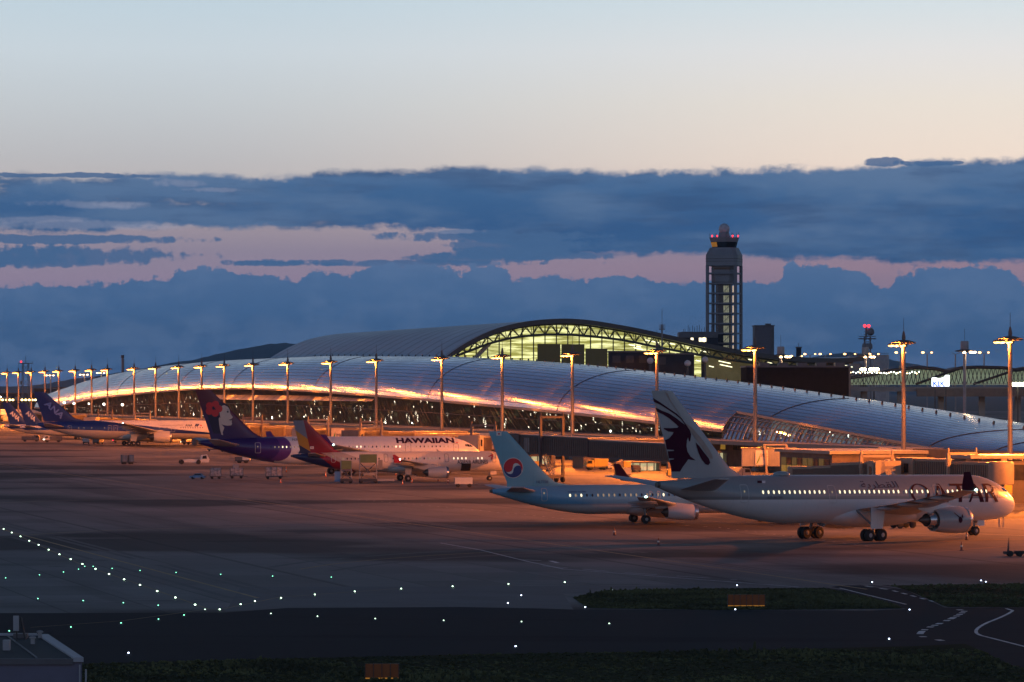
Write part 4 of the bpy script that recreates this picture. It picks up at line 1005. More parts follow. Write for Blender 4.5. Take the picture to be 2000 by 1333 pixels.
decal('engine_emblem', [[ell(20.2, 2.6, .33, .38, 12)], [[(20.3, 2.95), (21.0, 3.5), (21.05, 3.42), (20.4, 2.85)]], [[(20.0, 3.0), (19.7, 3.3), (19.75, 2.7)]]], cyn, M_burg, nac)
# --- light blue jet with the red and blue swirl
def f_kal(nt, x, y, z):
    blue = mixc(nt, (z > 2.62), (.30, .33, .38), (.12, .31, .47))
    return mixc(nt, (z > 2.42), (.52, .50, .50), blue)
M_kf = paint('sky_blue_paint', f_kal); M_kb = paint('sky_blue_tail', lambda nt, x, y, z: (.16, .37, .45)); M_kn = paint('nacelle_white', lambda nt, x, y, z: (.55, .52, .52))
B737 = dict(L=41.2, R=1.95, zc=3.15, ms=20.9, nl=5.0, tl=13.5, fair=(13, 24), ns=3.9, track=5.7, axles=(0,), wheel=(.56, .38), gd=.55, geardoor=0,
    wing=[(14.6, 1.6, 2.2, 7.2, .13), (17.8, 5.6, 2.7, 4.6, .11), (24.8, 17.0, 3.9, 1.6, .09)], stab=[(35.2, .4, 4.3, 4.2, .1), (39.0, 7.1, 5.0, 1.5, .08)],
    fin=[(29.6, 4.9, 9.6, .02), (32.6, 5.5, 6.6, .07), (33.9, 6.6, 5.75, .08), (39.2, 12.25, 2.5, .08)], eng=(14.5, 18.6, 19.4, 4.85, 1.52, 1.06), zw=3.75, ant=14, wp=.75,
    doors=[(36.3-1.9, .8, 1.7, 3.0, M_outl), (3.6, .85, 1.8, 2.9, M_outl), (18.8, .5, 1.0, 3.25, M_outl), (19.9, .5, 1.0, 3.25, M_outl)],
    cockpit=[[(1.3, 3.5), (1.8, 3.55), (1.95, 3.95), (1.65, 3.95)], [(1.9, 3.55), (2.5, 3.6), (2.5, 4.0), (2.05, 4.0)]], wins=[(6, 31, 'y')])
q = dict(B737); q.update(place(1249, 512, 15)); q.update(label='light blue jet with a red and blue swirl on its tail, behind the grey one', fus=M_kf, belly=M_kn, finmat=M_kb, nac=M_kn, track=5.7)
rk, sk, fk, PK, _ = airliner(q)
def kf(px, py): return 20.9-(X(px, 507)-X(1249, 512))/math.cos(R(15)), 17.7-(py-762)/14.85
cx, cz = kf(1001.5, 915); r = 1.28
M_kred = M('swirl_red', (.55, .012, .02), .4, var=.03); M_kblu = M('swirl_blue', (.02, .04, .16), .4, var=.03); M_kwh = M('swirl_white', (.7, .66, .6), .4, var=.03)
decal('tail_emblem_disc', [[ell(cx, cz, r*1.06, r*1.06, 36)]], lambda s, z: fk(s, z, .03), M_kwh, rk, step=.4)
def arc(cx_, cz_, r_, a0, a1, n=18): return [(cx_-r_*math.cos(R(a0+(a1-a0)*i/n)), cz_+r_*math.sin(R(a0+(a1-a0)*i/n))) for i in range(n+1)]
# seen from starboard: forward is to the right, so cos is mirrored in s
red = arc(cx, cz, r, 205, -22)[::-1][::-1]
red = [(cx-r*math.cos(R(a)), cz+r*math.sin(R(a))) for a in range(-20, 196, 8)]+[(cx-r*u, cz+r*v) for u, v in ((-.80, -.36), (-.58, -.44), (-.35, -.42), (-.14, -.28), (-.05, -.05), (-.02, .2), (.06, .40), (.24, .50), (.48, .46), (.70, .28), (.84, .05))]
blu = [(cx-r*math.cos(R(a)), cz+r*math.sin(R(a))) for a in range(172, 338, 8)]+[(cx-r*u, cz+r*v) for u, v in ((.86, .10), (.66, .24), (.42, .24), (.2, .12), (.05, -.1), (.02, -.34), (-.06, -.55), (-.24, -.64), (-.5, -.60), (-.74, -.38), (-.88, -.1))]
decal('tail_emblem_red', [[red]], lambda s, z: fk(s, z, .055), M_kred, rk, step=.4)
decal('tail_emblem_blue', [[blu]], lambda s, z: fk(s, z, .055), M_kblu, rk, step=.4)
s_, z_ = kf(974, 848); decal('flag', [[rrect(s_-.35, s_+.35, z_-.25, z_+.25, .02)]], lambda s, z: fk(s, z, .03), M_kwh, rk)
decal('flag_disc', [[ell(s_, z_, .13, .13, 10)]], lambda s, z: fk(s, z, .045), M_kred, rk)
a_, b_ = kf(1047, 944), kf(1070, 938); text_decal('registration', 'HL7708', a_[0], b_[0], a_[1]-.1, a_[1]+.28, lambda s, z: fk(s, z, .03), M_kblu, rk)
text_decal('small_lettering', 'BOEING 737-900', 31.2, 28.8, 4.12, 4.3, lambda s, z: sk(s, z, .02), M_kblu, rk)
text_decal('lettering', 'KOREAN AIR', 17.0, 7.5, 4.15, 4.9, lambda s, z: sk(s, z, .02), M_kblu, rk, offset=.01)
# --- beige jet with a striped tail
def f_asi(nt, x, y, z):
    base = mixc(nt, (z+x*.075) < 2.0, (.62, .58, .52), (.40, .36, .31))
    u = (x+9.6)+((z-3.75)/2.0)*2.35            # 0 at the forward rim of the stripes, falling aft
    v = x*1.0+z*1.55
    base = mixc(nt, v < -6.2, base, (.36, .31, .25))
    base = mixc(nt, v < -8.6, base, (.20, .006, .012))
    return mixc(nt, v < -11.6, base, (.010, .014, .07))
def f_afin(nt, x, y, z):
    v = x*1.0+z*1.05; w = x+z*.72
    c = mixc(nt, w < -12.55, (.30, .008, .02), (.42, .20, .012))     # red leading part, yellow behind
    c = mixc(nt, ((z+x*.86 > -8.2)*(w < -12.55)).v, c, (.17, .19, .22))    # grey top
    return mixc(nt, (z+x*.75 < -9.0+0)*(w < -12.0), c, (.010, .014, .06))
M_af = paint('striped_beige_paint', f_asi)
A321 = dict(L=44.0, R=1.98, zc=3.75, ms=22.1, nl=5.2, tl=13, fair=(14, 27), ns=5.1, track=7.6, axles=(0,), wheel=(.6, .42), gd=.6,
    wing=[(15.0, 1.6, 2.8, 7.2, .13), (18.8, 6.2, 3.4, 4.4, .11), (25.9, 16.9, 4.5, 1.5, .09)], winglet=[(26.2, 16.9, 3.9, 1.3, .05), (25.9, 16.95, 4.5, 1.6, .06), (27.2, 17.0, 5.4, .5, .05)],
    stab=[(37.2, .4, 4.9, 3.9, .1), (40.6, 6.2, 5.6, 1.5, .08)], fin=[(33.6, 5.4, 9.3, .03), (35.7, 6.1, 6.9, .075), (41.4, 11.8, 2.5, .08)], eng=(14.6, 18.6, 19.6, 5.75, 1.75, 1.16), zw=4.4, ant=15, wp=.75,
    doors=[(4.6, .85, 1.85, 3.6, M_outd), (14.0, .8, 1.6, 3.7, M_outd), (26.0, .8, 1.6, 3.7, M_outd), (36.3, .85, 1.85, 3.7, M_outl)],
    cockpit=[[(1.5, 4.1), (2.0, 4.15), (2.15, 4.55), (1.8, 4.55)], [(2.1, 4.15), (2.7, 4.2), (2.7, 4.6), (2.25, 4.6)]], wins=[(7, 12.6, 'y'), (15.4, 24.6, 'x'), (27.4, 34.4, 'x')])
q = dict(A321); q.update(place(789, 746, 13)); 
def af(px, py): return 22.1-(X(px, 741)-X(789, 746))/math.cos(R(13)), 17.7-(py-762)/10.12
q.update(label='beige jet with blue, red and yellow striped tail and dark lettering near its nose', fus=M_af, belly=paint('beige_paint', lambda nt, x, y, z: (.56, .51, .46)), finmat=None, nac=paint('nacelle_beige', lambda nt, x, y, z: (.55, .50, .45)), wlmat=M('red_paint', (.35, .01, .02), .4))
def halfpl(nt, x, z, p, q_):        # sign of the line through two photo points, > 0 to its upper right
    (s0, z0), (s1, z1) = af(*p), af(*q_); x0, x1 = 22.1-s0, 22.1-s1
    return (x-x0)*(z1-z0)-(z-z0)*(x1-x0)
def f_afin(nt, x, y, z):
    redl = halfpl(nt, x, z, (596, 838), (605.5, 881))*-1      # left of this line is not red
    gy = halfpl(nt, x, z, (569, 835), (598, 856))             # above: grey
    yn = halfpl(nt, x, z, (575, 864), (605, 882))             # above: yellow
    c = mixc(nt, (yn < 0).v, (.010, .014, .06), (.42, .20, .012))
    c = mixc(nt, (gy < 0).v, c, (.16, .18, .22))
    return mixc(nt, (redl < 0).v, (.20, .006, .014), c)
nt_sign = 1
q['finmat'] = paint('striped_tail_paint', f_afin)
def f_asi(nt, x, y, z):
    c = (.62, .57, .51)
    a = halfpl(nt, x, z, (640, 882), (700, 925)); b = halfpl(nt, x, z, (620, 882), (690, 920)); d = halfpl(nt, x, z, (604, 880), (655, 918)); e = halfpl(nt, x, z, (660, 882), (730, 908))
    c = mixc(nt, (e < 0).v, (.44, .38, .32), c)
    c = mixc(nt, (a < 0).v, (.38, .30, .24), c)
    c = mixc(nt, (b < 0).v, (.20, .006, .012), c)
    return mixc(nt, (d < 0).v, (.010, .014, .07), c)
q['fus'] = paint('beige_striped_paint', f_asi)
ra, sk, fa, PA, _ = airliner(q)
M_text = M('dark_lettering', (.05, .045, .045), .75, spec=.1)
a_, b_ = af(888, 906), af(948, 898); text_decal('lettering', 'ASIANA AIRLINES', a_[0], b_[0], 3.35, 4.1, lambda s, z: sk(s, z, .02), M_text, ra, offset=.012)
def sa(pts): return [af(*p) for p in pts]
decal('red_mark', [[sa([(949, 893), (960, 888), (957, 899), (954, 899.5), (956, 892), (950, 894.5)])]], lambda s, z: sk(s, z, .03), MATS['red_paint'], ra)
a_ = af(608.5, 875); decal('flag', [[rrect(a_[0]-.35, a_[0]+.35, a_[1]-.25, a_[1]+.25, .02)]], lambda s, z: fa(s, z, .03), M_kwh, ra)
decal('flag_disc', [[ell(a_[0], a_[1], .14, .12, 10)]], lambda s, z: fa(s, z, .045), M_kred, ra)
text_decal('registration', 'HL7789', 34.6, 32.9, 2.85, 3.2, lambda s, z: sk(s, z, .02), M('pale_lettering', (.4, .3, .35), .5), ra)
decal('open_hold', [[rrect(9.2, 11.1, 2.0, 3.5, .05)]], lambda s, z: sk(s, z, .04), M('hold_dark', (.01, .01, .01), .7), ra)
m = MB(); m.box(11.05, 12.9, -4.0, -1.9, 3.45, 3.53); m.T = None; m.build('hold_door', q['belly'], ra)
# --- white jet with a purple tail and a woman's profile on it
def hf(px, py): return 28.9-(X(px, 797)-X(640, 800)+0)/(math.cos(R(14))*1.02), (17.7-(py-762)/9.4)/1.02
q = dict(A330); q.update(place(666, 800, 14)); HA = q
def hf(px, py): return 28.9-(X(px, 792)-X(666, 800))/(math.cos(R(14))*1.03), (17.7-(py-762)/9.47)/1.03
def hcir(nt, x, z, px, py, r):
    s, zc_ = hf(px, py); return ((x-(28.9-s))**2+(z-zc_)**2)._m('SQRT') < r
def f_haw(nt, x, y, z):
    c = white
    c = mixc(nt, (x < 28.9-hf(531, 0)[0]).v, c, (.06, .02, .16))
    inn = hcir(nt, x, z, 524, 869, 2.3); 
    c = mixc(nt, hcir(nt, x, z, 537, 876, 2.6).v, c, (.11, .04, .20))
    c = mixc(nt, (hcir(nt, x, z, 512, 872, 2.9)).v, c, (.05, .016, .14))
    return mixc(nt, (x < 28.9-hf(497, 0)[0]).v, c, (.030, .010, .10))
def f_hfin(nt, x, y, z):
    s0, z0 = hf(420, 800); mag = (z*1.0-(x-(28.9-s0))*.28) > z0
    c = mixc(nt, (z-7)*.09, (.04, .012, .10), (.09, .006, .03))
    return mixc(nt, (z+(x-(28.9-s0))*.35).smooth(z0-3.5, z0+1.5), (.030, .010, .085), (.11, .006, .020))
M_hf = paint('white_purple_paint', f_haw)
q.update(label='white jet with purple tail showing a profile face and a red flower', fus=M_hf, belly=M_wht, finmat=paint('purple_tail_paint', f_hfin), nac=M_wht, wlmat=M('purple_paint', (.06, .02, .16), .4))
q['zc'] = 4.95; q['wins'] = [(7.3, 13.9, 'x'), (17.3, 31.8, 'y'), (34.3, 43.7, 'y')]; q['pitch'] = 0; q['doors'] = [(5.6, 1.1, 2.0, 4.3, M_outd), (15.6, 1.2, 2.1, 4.4, M_outd), (33.0, 1.2, 2.1, 4.4, M_outd), (46.3, 1.15, 2.1, 4.5, M_outl)]
rh, sk, fh, PH, _ = airliner(q); rh.scale = (1.03, 1.03, 1.03)
def hz_(pts): return [hf(380+x/11.11, 750+y/11.11) for x, y in pts]
M_skin = M('face_cream', (.62, .50, .40), .45, var=.03); M_ink = M('ink_purple', (.012, .004, .03), .45); M_fred = M('flower_red', (.60, .018, .022), .4, var=.05)
hair = [(265, 660), (400, 690), (520, 700), (520, 800), (530, 950), (555, 1085), (400, 1080), (330, 880)]
hair2 = [(480, 400), (600, 400), (700, 470), (740, 520), (640, 470), (570, 475), (540, 500), (500, 460)]
face = [(575, 480), (620, 465), (680, 480), (720, 530), (745, 580), (750, 640), (770, 680), (805, 725), (790, 750), (765, 765), (775, 780), (790, 800), (780, 830), (790, 870), (770, 905), (690, 912), (620, 900), (565, 880), (590, 910), (625, 950), (610, 1000), (590, 1050), (600, 1120), (565, 1105), (535, 1000), (515, 880), (505, 760), (520, 725), (545, 745), (535, 700), (525, 640), (510, 610), (560, 560)]
decal('tail_emblem_hair', [[hz_(hair)], [hz_(hair2)]], lambda s, z: fh(s, z, .03), M_ink, rh, step=.6)
decal('tail_emblem_face', [[hz_(face)]], lambda s, z: fh(s, z, .05), M_skin, rh, step=.6)
decal('tail_emblem_eye', [[hz_([(672, 600), (700, 590), (722, 605), (708, 632), (682, 622)])], [hz_([(676, 572), (705, 560), (745, 598), (712, 575)])], [hz_([(715, 784), (762, 770), (790, 796), (750, 798)])]], lambda s, z: fh(s, z, .07), M_ink, rh, step=.6)
fl = []
for a in range(5):
    an = R(72*a+70); ccx, ccy = 398+110*math.cos(an), 540-100*math.sin(an); fl.append([hz_([(ccx+78*math.cos(b), ccy+80*math.sin(b)) for b in [2*math.pi*i/14 for i in range(14)]])])
for i, p in enumerate(fl): decal('flower_petal', [p], lambda s, z, i=i: fh(s, z, .07+.004*i), M_fred, rh, step=.6)
decal('flower_heart', [[hz_([(360, 500), (400, 490), (425, 530), (440, 570), (400, 555), (375, 530)])]], lambda s, z: fh(s, z, .11), M_ink, rh, step=.6)
M_haw = M('deep_purple_paint', (.03, .005, .03), .75, spec=.1)
a_, b_ = hf(766.5, 868), hf(881, 857); text_decal('lettering', 'HAWAIIAN', a_[0], b_[0], a_[1]+.06, b_[1], lambda s, z: sk(s, z, .03), M_haw, rh, offset=.045)
a_ = hf(884, 867); decal('lettering_dash', [[rrect(a_[0]-.45, a_[0], a_[1], a_[1]+.14, .02)]], lambda s, z: sk(s, z, .03), M_fred, rh)
a_, b_ = hf(565, 862), hf(580, 858); text_decal('registration', 'N379HA', a_[0], b_[0]-1.6, a_[1], b_[1]+.05, lambda s, z: sk(s, z, .03), M_haw, rh)
# --- blue and white jets
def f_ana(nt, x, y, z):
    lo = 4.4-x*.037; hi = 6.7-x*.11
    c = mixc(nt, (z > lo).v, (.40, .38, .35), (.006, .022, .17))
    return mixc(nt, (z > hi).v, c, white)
M_anaf = paint('blue_white_paint', f_ana); M_anab = paint('blue_tail_paint', lambda nt, x, y, z: (.006, .022, .15)); M_nacg = paint('nacelle_cream', lambda nt, x, y, z: (.60, .56, .50))
M_alet = M('pale_blue_lettering', (.20, .27, .55), .5); M_alw = M('white_lettering', (.75, .72, .68), .5, emit=(1, .8, .6), es=.0); M_anabl = M('navy_lettering', (.015, .02, .10), .5)
B777 = dict(L=60.5, R=3.05, zc=4.9, ms=30.6, nl=8, tl=20, fair=(19, 37), ns=5.9, track=11, axles=(-1.45, 0, 1.45), wheel=(.68, .46), gd=1.0,
    wing=[(18.5, 2.4, 3.8, 12.0, .13), (23.8, 10.2, 4.7, 7.8, .11), (37.0, 30.0, 7.3, 2.2, .09)], stab=[(51.5, .5, 5.9, 6.6, .1), (57.8, 10.6, 7.1, 2.2, .08)],
    fin=[(44.5, 7.6, 14.0, .03), (48.5, 8.6, 10.2, .07), (58.2, 17.1, 3.6, .08)], eng=(19.3, 24.9, 27.0, 9.6, 2.75, 1.90), zw=5.6, ant=22, wp=.8,
    doors=[(6.0, 1.2, 2.1, 4.3, M_outl), (17.5, 1.2, 2.1, 4.3, M_outl), (36.0, 1.2, 2.1, 4.3, M_outl), (37.8, 1.2, 2.1, 4.3, M_outl), (50.5, 1.2, 2.1, 4.3, M_outl)],
    cockpit=[[(1.9, 5.5), (2.6, 5.6), (2.7, 6.05), (2.2, 6.0)], [(2.75, 5.6), (3.5, 5.65), (3.5, 6.1), (2.85, 6.1)]], wins=[(8, 15, 'd'), (19.5, 34, 'x'), (39.5, 48.5, 'x')])
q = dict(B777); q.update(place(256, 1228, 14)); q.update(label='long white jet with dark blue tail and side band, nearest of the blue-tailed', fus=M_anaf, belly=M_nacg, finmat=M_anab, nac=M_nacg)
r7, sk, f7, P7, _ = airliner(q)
def vf(px, py, pm, Ym, a, ms, Yq): return ms-(X(px, Yq)-X(pm, Ym))/math.cos(R(a)), 17.7-(py-762)*Yq/F
def slant(p0, p1, p2): # maps unit box to a parallelogram: p0 bottom left, p1 bottom right, p2 top left
    return lambda u, w: (p0[0]+(p1[0]-p0[0])*u+(p2[0]-p0[0])*w, p0[1]+(p1[1]-p0[1])*u+(p2[1]-p0[1])*w)
v7 = lambda px, py: vf(px, py, 256, 1228, 14, 30.6, 1221.6)
text_decal('tail_lettering', 'ANA', 0, 1, 0, 1, lambda s, z: f7(s, z, .05), M_alet, r7, offset=.03, fn=slant(v7(85.5, 790), v7(118, 819), v7(94, 782)))
a_, b_ = v7(353, 832), v7(376, 826); text_decal('lettering', 'ANA', a_[0], b_[0]+1.5, 5.95, 6.75, lambda s, z: sk(s, z, .03), M_anabl, r7, shear=.2, offset=.02)
a_ = v7(371, 830); decal('lettering_bars', [[[(a_[0], 5.95), (a_[0]-.5, 5.95), (a_[0]-1.1, 6.75), (a_[0]-.6, 6.75)]], [[(a_[0]-.6, 5.95), (a_[0]-1.1, 5.95), (a_[0]-1.7, 6.75), (a_[0]-1.2, 6.75)]]], lambda s, z: sk(s, z, .03), M_anabl, r7)
a_, b_ = v7(305, 832), v7(349, 826); text_decal('slogan_lettering', 'Inspiration of JAPAN', a_[0], b_[0], 6.0, 6.6, lambda s, z: sk(s, z, .03), M('slogan_grey', (.30, .26, .26), .5), r7)
a_ = v7(384, 829); decal('round_mark', [[ell(a_[0], 6.3, .25, .25, 10)]], lambda s, z: sk(s, z, .03), M_kred, r7)
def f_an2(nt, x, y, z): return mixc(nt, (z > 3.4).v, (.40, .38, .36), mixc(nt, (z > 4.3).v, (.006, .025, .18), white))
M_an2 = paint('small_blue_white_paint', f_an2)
for i, (pm, Ym, lab) in enumerate(((138, 1372, 'small white jet with lettered blue tail, the middle one of the three'), (104, 1420, 'small white jet with blue tail, the farthest left of the three lettered tails'))):
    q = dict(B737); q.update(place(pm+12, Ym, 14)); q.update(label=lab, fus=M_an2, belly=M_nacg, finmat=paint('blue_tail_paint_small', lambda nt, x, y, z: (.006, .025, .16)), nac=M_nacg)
    q['wins'] = [(7, 30, 'x')]; q['fin'] = [(29.6, 4.9, 9.6, .02), (32.6, 5.5, 6.6, .07), (33.9, 6.6, 5.75, .08), (39.2, 13.0, 2.7, .08)]
    r_, sk, f_, P_2, _ = airliner(q)
    v2 = lambda px, py: vf(px, py, pm+12, Ym, 14, 20.9, Ym-5)
    ox = 0 if i == 0 else -31
    text_decal('tail_lettering', 'ANA', 0, 1, 0, 1, lambda s, z: f_(s, z, .05), M_alw, r_, offset=.045, fn=slant(v2(49+ox, 808.5), v2(66+ox, 824.5), v2(53+ox, 801)))
q = dict(A330); q.update(place(-20, 2010, 14)); q.update(label='plain white wide jet at the left edge of the photo, far behind the blue tails', fus=M_wht, belly=M_nacg, finmat=M_wht, nac=M_nacg, wlmat=M_wht)
q['wins'] = [(7.3, 13.9, 'd'), (17.3, 31.8, 'd')]; airliner(q)

# lead-in lines and tyre tracks of the stands, on the apron
M_rub = M('tyre_marks', (.075, .070, .066), .7, var=.35, sc=.5)
def wribbon(name, pts, w, mat, z=.008, dash=None):
    m = MB(); d0 = 0
    for a, b in zip(pts, pts[1:]):
        n = max(1, int((b-a).length/3))
        for i in range(n):
            p, q = a.lerp(b, i/n), a.lerp(b, (i+1)/n); L = (q-p).length
            if not dash or (d0 % sum(dash)) < dash[0]:
                s_ = Vector((-(q-p).y, (q-p).x, 0)).normalized()*w/2; u = Vector((0, 0, z)); m.add([p-s_+u, p+s_+u, q+s_+u, q-s_+u], [(0, 1, 2, 3)])
            d0 += L
    tag(m.build(name, mat), kind='structure')
stands = [(1644, 453.5, 39), (1249, 512, 15), (789, 746, 13), (666, 800, 14), (256, 1228, 14), (150, 1372, 14), (116, 1420, 14), (520, 900, 14), (930, 640, 15), (420, 1010, 14)]
for pm, Ym, a in stands:
    o_ = Vector((X(pm, Ym), Ym, 0)); f_ = Vector((math.cos(R(a)), math.sin(R(a)), 0)); r_ = Vector((-f_.y, f_.x, 0))
    path = [o_+f_*34, o_+f_*10, o_-f_*20, o_-f_*44]+[o_-f_*(44+48*math.sin(q))-Td*(48-48*math.cos(q)) for q in (.2, .4, .6, .8, 1.0)]
    wribbon('stand_line', path, .32, M_yel, .0085)
    for sd in (-1, 1):
        wribbon('tyre_mark', [p+r_*sd*(3.2 if a < 20 else 5.2) for p in path], .9, M_rub, .006, (23, 4))
    wribbon('stand_stop_bar', [o_+f_*26-r_*7, o_+f_*26+r_*7], .4, M_white, .0095)
for l_ in (-150, -205, -262):
    p0 = TL(-260, l_); wribbon('apron_taxi_line', [TL(-330+60*i, l_) for i in range(26)], .34, M_yel, .0082)
    for sd in (-2.2, 2.2, 3.4): wribbon('tyre_mark', [TL(-330+60*i, l_+sd) for i in range(26)], .7, M_rub, .0058, (61, 17))
# ================================================================ floodlight masts
SOD = (1.0, .22, .022)
M_sod = M('sodium_lamp', (1, .6, .2), .4, emit=(1.0, .40, .09), es=9, var=0)
M_sodw = M('sodium_lamp_far', (1, .7, .4), .4, emit=(1.0, .50, .16), es=7, var=0)
M_pole = M('mast_galvanised', (.20, .18, .16), .5, .2, var=.08)
MH = 27.2
LAMPE = 760000
def lampdata(name, e, col=SOD, r=.7):
    l = bpy.data.lights.new(name, 'SPOT' if name == 'sodium_lamp' else 'POINT'); l.energy = e; l.color = col; l.shadow_soft_size = r; return l
LD = lampdata('flood_lamp', LAMPE)
# photometric curve of the floodlights: thrown far out over the apron, little straight down, cut off near the horizontal
LD.use_nodes = True; nt = LD.node_tree; em = nt.nodes['Emission']
tcl = nt.nodes.new('ShaderNodeTexCoord'); spl = nt.nodes.new('ShaderNodeSeparateXYZ'); nt.links.new(tcl.outputs['Normal'], spl.inputs[0])
lx, ly, lz = (E(nt, spl.outputs[i]) for i in range(3)); cdn = lz*-1
curve = cdn.smooth(.10, .22)*((.2/cdn.mx(.2))**2.2)*(lx*-1).smooth(-.25, .15)
nt.links.new(curve.v, em.inputs['Strength'])
LD2 = LD.copy(); LD2.energy = LAMPE*2.1
LSP = lampdata('spill_fill', 14000)  # extra point light added to brighten pole and head
LRF = lampdata('sodium_lamp', 80000); LRF.spot_size = R(66); LRF.spot_blend = .6  # extra landward spot added for the highlights on the roof
def make_mast(face=-1):
    o = empty('floodlight_mast', (0, 0, 0), TROT)
    m = MB(); m.tube([(0, 0, 0), (0, 0, 1.2), (0, 0, MH-1)], [.62, .5, .36], 14); m.build('pole', M_pole, o, smooth=50)
    m = MB(); m.lathe([(.9, 0), (.9, .5), (.62, .6)], 14); m.build('base', M_conc, o)
    m = MB()      # hexagonal carrier ring with arms
    R_ = 2.3
    ring = [(R_*math.cos(a), R_*math.sin(a), MH-.35) for a in [2*math.pi*i/16 for i in range(17)]]
    m.tube(ring, .11, 6, False)
    for i in range(8): a = 2*math.pi*i/8; m.bar((.3*math.cos(a), .3*math.sin(a), MH-.6), (R_*math.cos(a), R_*math.sin(a), MH-.35), .12, .16)
    m.lathe([(.6, MH-1.1), (.72, MH-.8), (.72, MH-.5), (.5, MH-.2)], 12); m.build('head_frame', M_dgrey, o)
    m = MB(); m.lathe([(R_*.95, MH-.22), (R_*1.05, MH-.16), (R_*.4, MH+.25), (.1, MH+.3)], 18); m.build('head_cover', M('head_cover', (.10, .085, .08), .6), o, smooth=30)
    m = MB(); m.lathe([(.34, MH+.2), (.38, MH+.9), (.22, MH+1.7), (.08, MH+2.1)], 10); m.build('winch_housing', MATS['head_cover'], o, smooth=50)
    m = MB(); m.tube([(0, 0, MH+2.2), (0, 0, MH+4.6)], [.06, .03], 6); m.build('lightning_rod', M_dark, o)
    for i, (a, rr_) in enumerate(((180, 1.15), (147, 1.1), (213, 1.1), (115, .9), (245, .9))):
        x, y = R_*rr_*math.cos(R(a)), R_*rr_*math.sin(R(a)); zz = MH-.62; s = 1.0 if i < 5 else .7
        if face > 0: x = -x
        m = MB(); m.loft([[(x-.55*s, y-.45*s, zz-.16), (x+.55*s, y-.45*s, zz-.16), (x+.55*s, y+.45*s, zz-.16), (x-.55*s, y+.45*s, zz-.16)], [(x-.35*s, y-.3*s, zz+.25), (x+.35*s, y-.3*s, zz+.25), (x+.35*s, y+.3*s, zz+.25), (x-.35*s, y+.3*s, zz+.25)]])
        fl_ = m.build('floodlight', M_dgrey, o)
        m = MB(); m.sphere((x, y, zz-.2), .54*s, 12, 8, .42); m.build('lens', M_sod, fl_, smooth=80)
    return o
mast = make_mast(); first = True
GR = 'apron floodlight masts along the concourse'
seq = [2230, 2560, 2960]+POLES
def near(p): return {1973: 'at the right edge of the photo', 1765: 'right of the horned tail, above the grey jet', 1475: 'beside the step in the silver roof edge', 1283: 'directly above the horned tail tip', 1118: 'between the dark boarding bridge and the lit arch', 981: 'above the light blue tail', 863: 'in front of the left foot of the lit arch', 735: 'above the middle of the purple-tailed jet', 646: 'between the striped tail and the middle of the purple-tailed jet', 562: 'just left of the striped tail', 494: 'first on the right of the purple tail', 438: 'rising over the tip of the purple tail', 394: 'rising just left of the purple tail', 262: 'just right of the tall chimney', 210: 'just left of the tall chimney'}.get(p)
for i, p in enumerate(seq):
    o = mast if first else copy_tree(mast); first = False
    Y = lineY(p, 0); o.location = (X(p, Y), Y, 0); t_m = t_of(p, 0)
    idx = i-3
    lab = 'lit orange floodlight mast '+(near(p) or ('%s mast from the left edge in the orange row' % ord_(len(POLES)-1-idx) if idx >= 0 else 'just outside the right edge'))
    if p in (2230,): lab = 'lit orange floodlight mast, nearest one beyond the right edge of the photo'
    if p in (2560,): lab = 'lit orange floodlight mast, second beyond the right edge of the photo'
    if p > 2600: lab = 'lit orange floodlight mast, %s beyond the right edge of the photo' % ord_(i)
    tag(o, lab, 'floodlight mast', GR)
    # its light, hung below the airside half of the head, plus added fill lights
    l = bpy.data.objects.new('flood_beam', LD2 if i in (1, 2) else LD); COL.objects.link(l); l.parent = o; l.location = (-2.4, 0, MH-1.4)
    l = bpy.data.objects.new('mast_spill', LSP); COL.objects.link(l); l.parent = o; l.location = (-1.2, 0, MH-1.5)
    l = bpy.data.objects.new('roof_highlight_spot', LRF); COL.objects.link(l); l.parent = o; l.location = (1.9, 0, MH-1.3); l.rotation_euler = Vector((math.sin(R(55)), 0, -math.cos(R(55)))).to_track_quat('-Z', 'Y').to_euler()
# grey, landside masts with a drum on top
M_lsw = M('landside_lamp', (1, .8, .6), .4, emit=(1.0, .62, .30), es=10, var=0)
def mast2(px, Y, h, label, nl=4, bright=True, drum=True):
    o = empty('floodlight_mast', (X(px, Y), Y, 0), TROT, label, 'floodlight mast', 'grey masts behind the concourse' if drum else 'masts on the far side of the concourse')
    m = MB(); m.tube([(0, 0, 0), (0, 0, h-1)], [.5, .36], 12); m.build('pole', M('mast_dull', (.30, .29, .30), .6, .1), o, smooth=50)
    m = MB(); m.lathe([(2.5, h-.3), (2.6, h-.2), (1.0, h+.15), (.2, h+.2)], 16)
    for i in range(8): a = 2*math.pi*i/8; m.bar((.3*math.cos(a), .3*math.sin(a), h-.6), (2.6*math.cos(a), 2.6*math.sin(a), h-.3), .14)
    m.build('head_frame', M_dgrey, o)
    if drum:
        m = MB(); m.lathe([(1.0, h+.1), (1.05, h+.2), (1.05, h+2.1), (.9, h+2.3)], 14); m.build('drum', M_grey, o, smooth=40)
        m = MB(); m.tube([(0, 0, h+2.3), (0, 0, h+5.5)], .05, 5); m.build('lightning_rod', M_dark, o)
    for i in range(nl):
        a = R(-70+140*i/(nl-1)) if drum else R(150+150*i/(nl-1)); x, y = 2.5*math.cos(a), 2.5*math.sin(a)
        m = MB(); m.sphere((x, y, h-.6), .55, 10, 6, .5); fl_ = m.build('lens', M_lsw, o, smooth=80)
    l = bpy.data.objects.new('mast_light', lampdata('landside_light', 1200, (1, .62, .3))); link(l, o); l.location = (2.6 if drum else 0, 0, h-1.4)
    return o
mast2(1525, 1080, 27.6, 'grey mast with a drum top, first behind the silver roof from the tower')
mast2(1690, 1130, 28.0, 'grey mast with a drum top, in front of the white round tank')
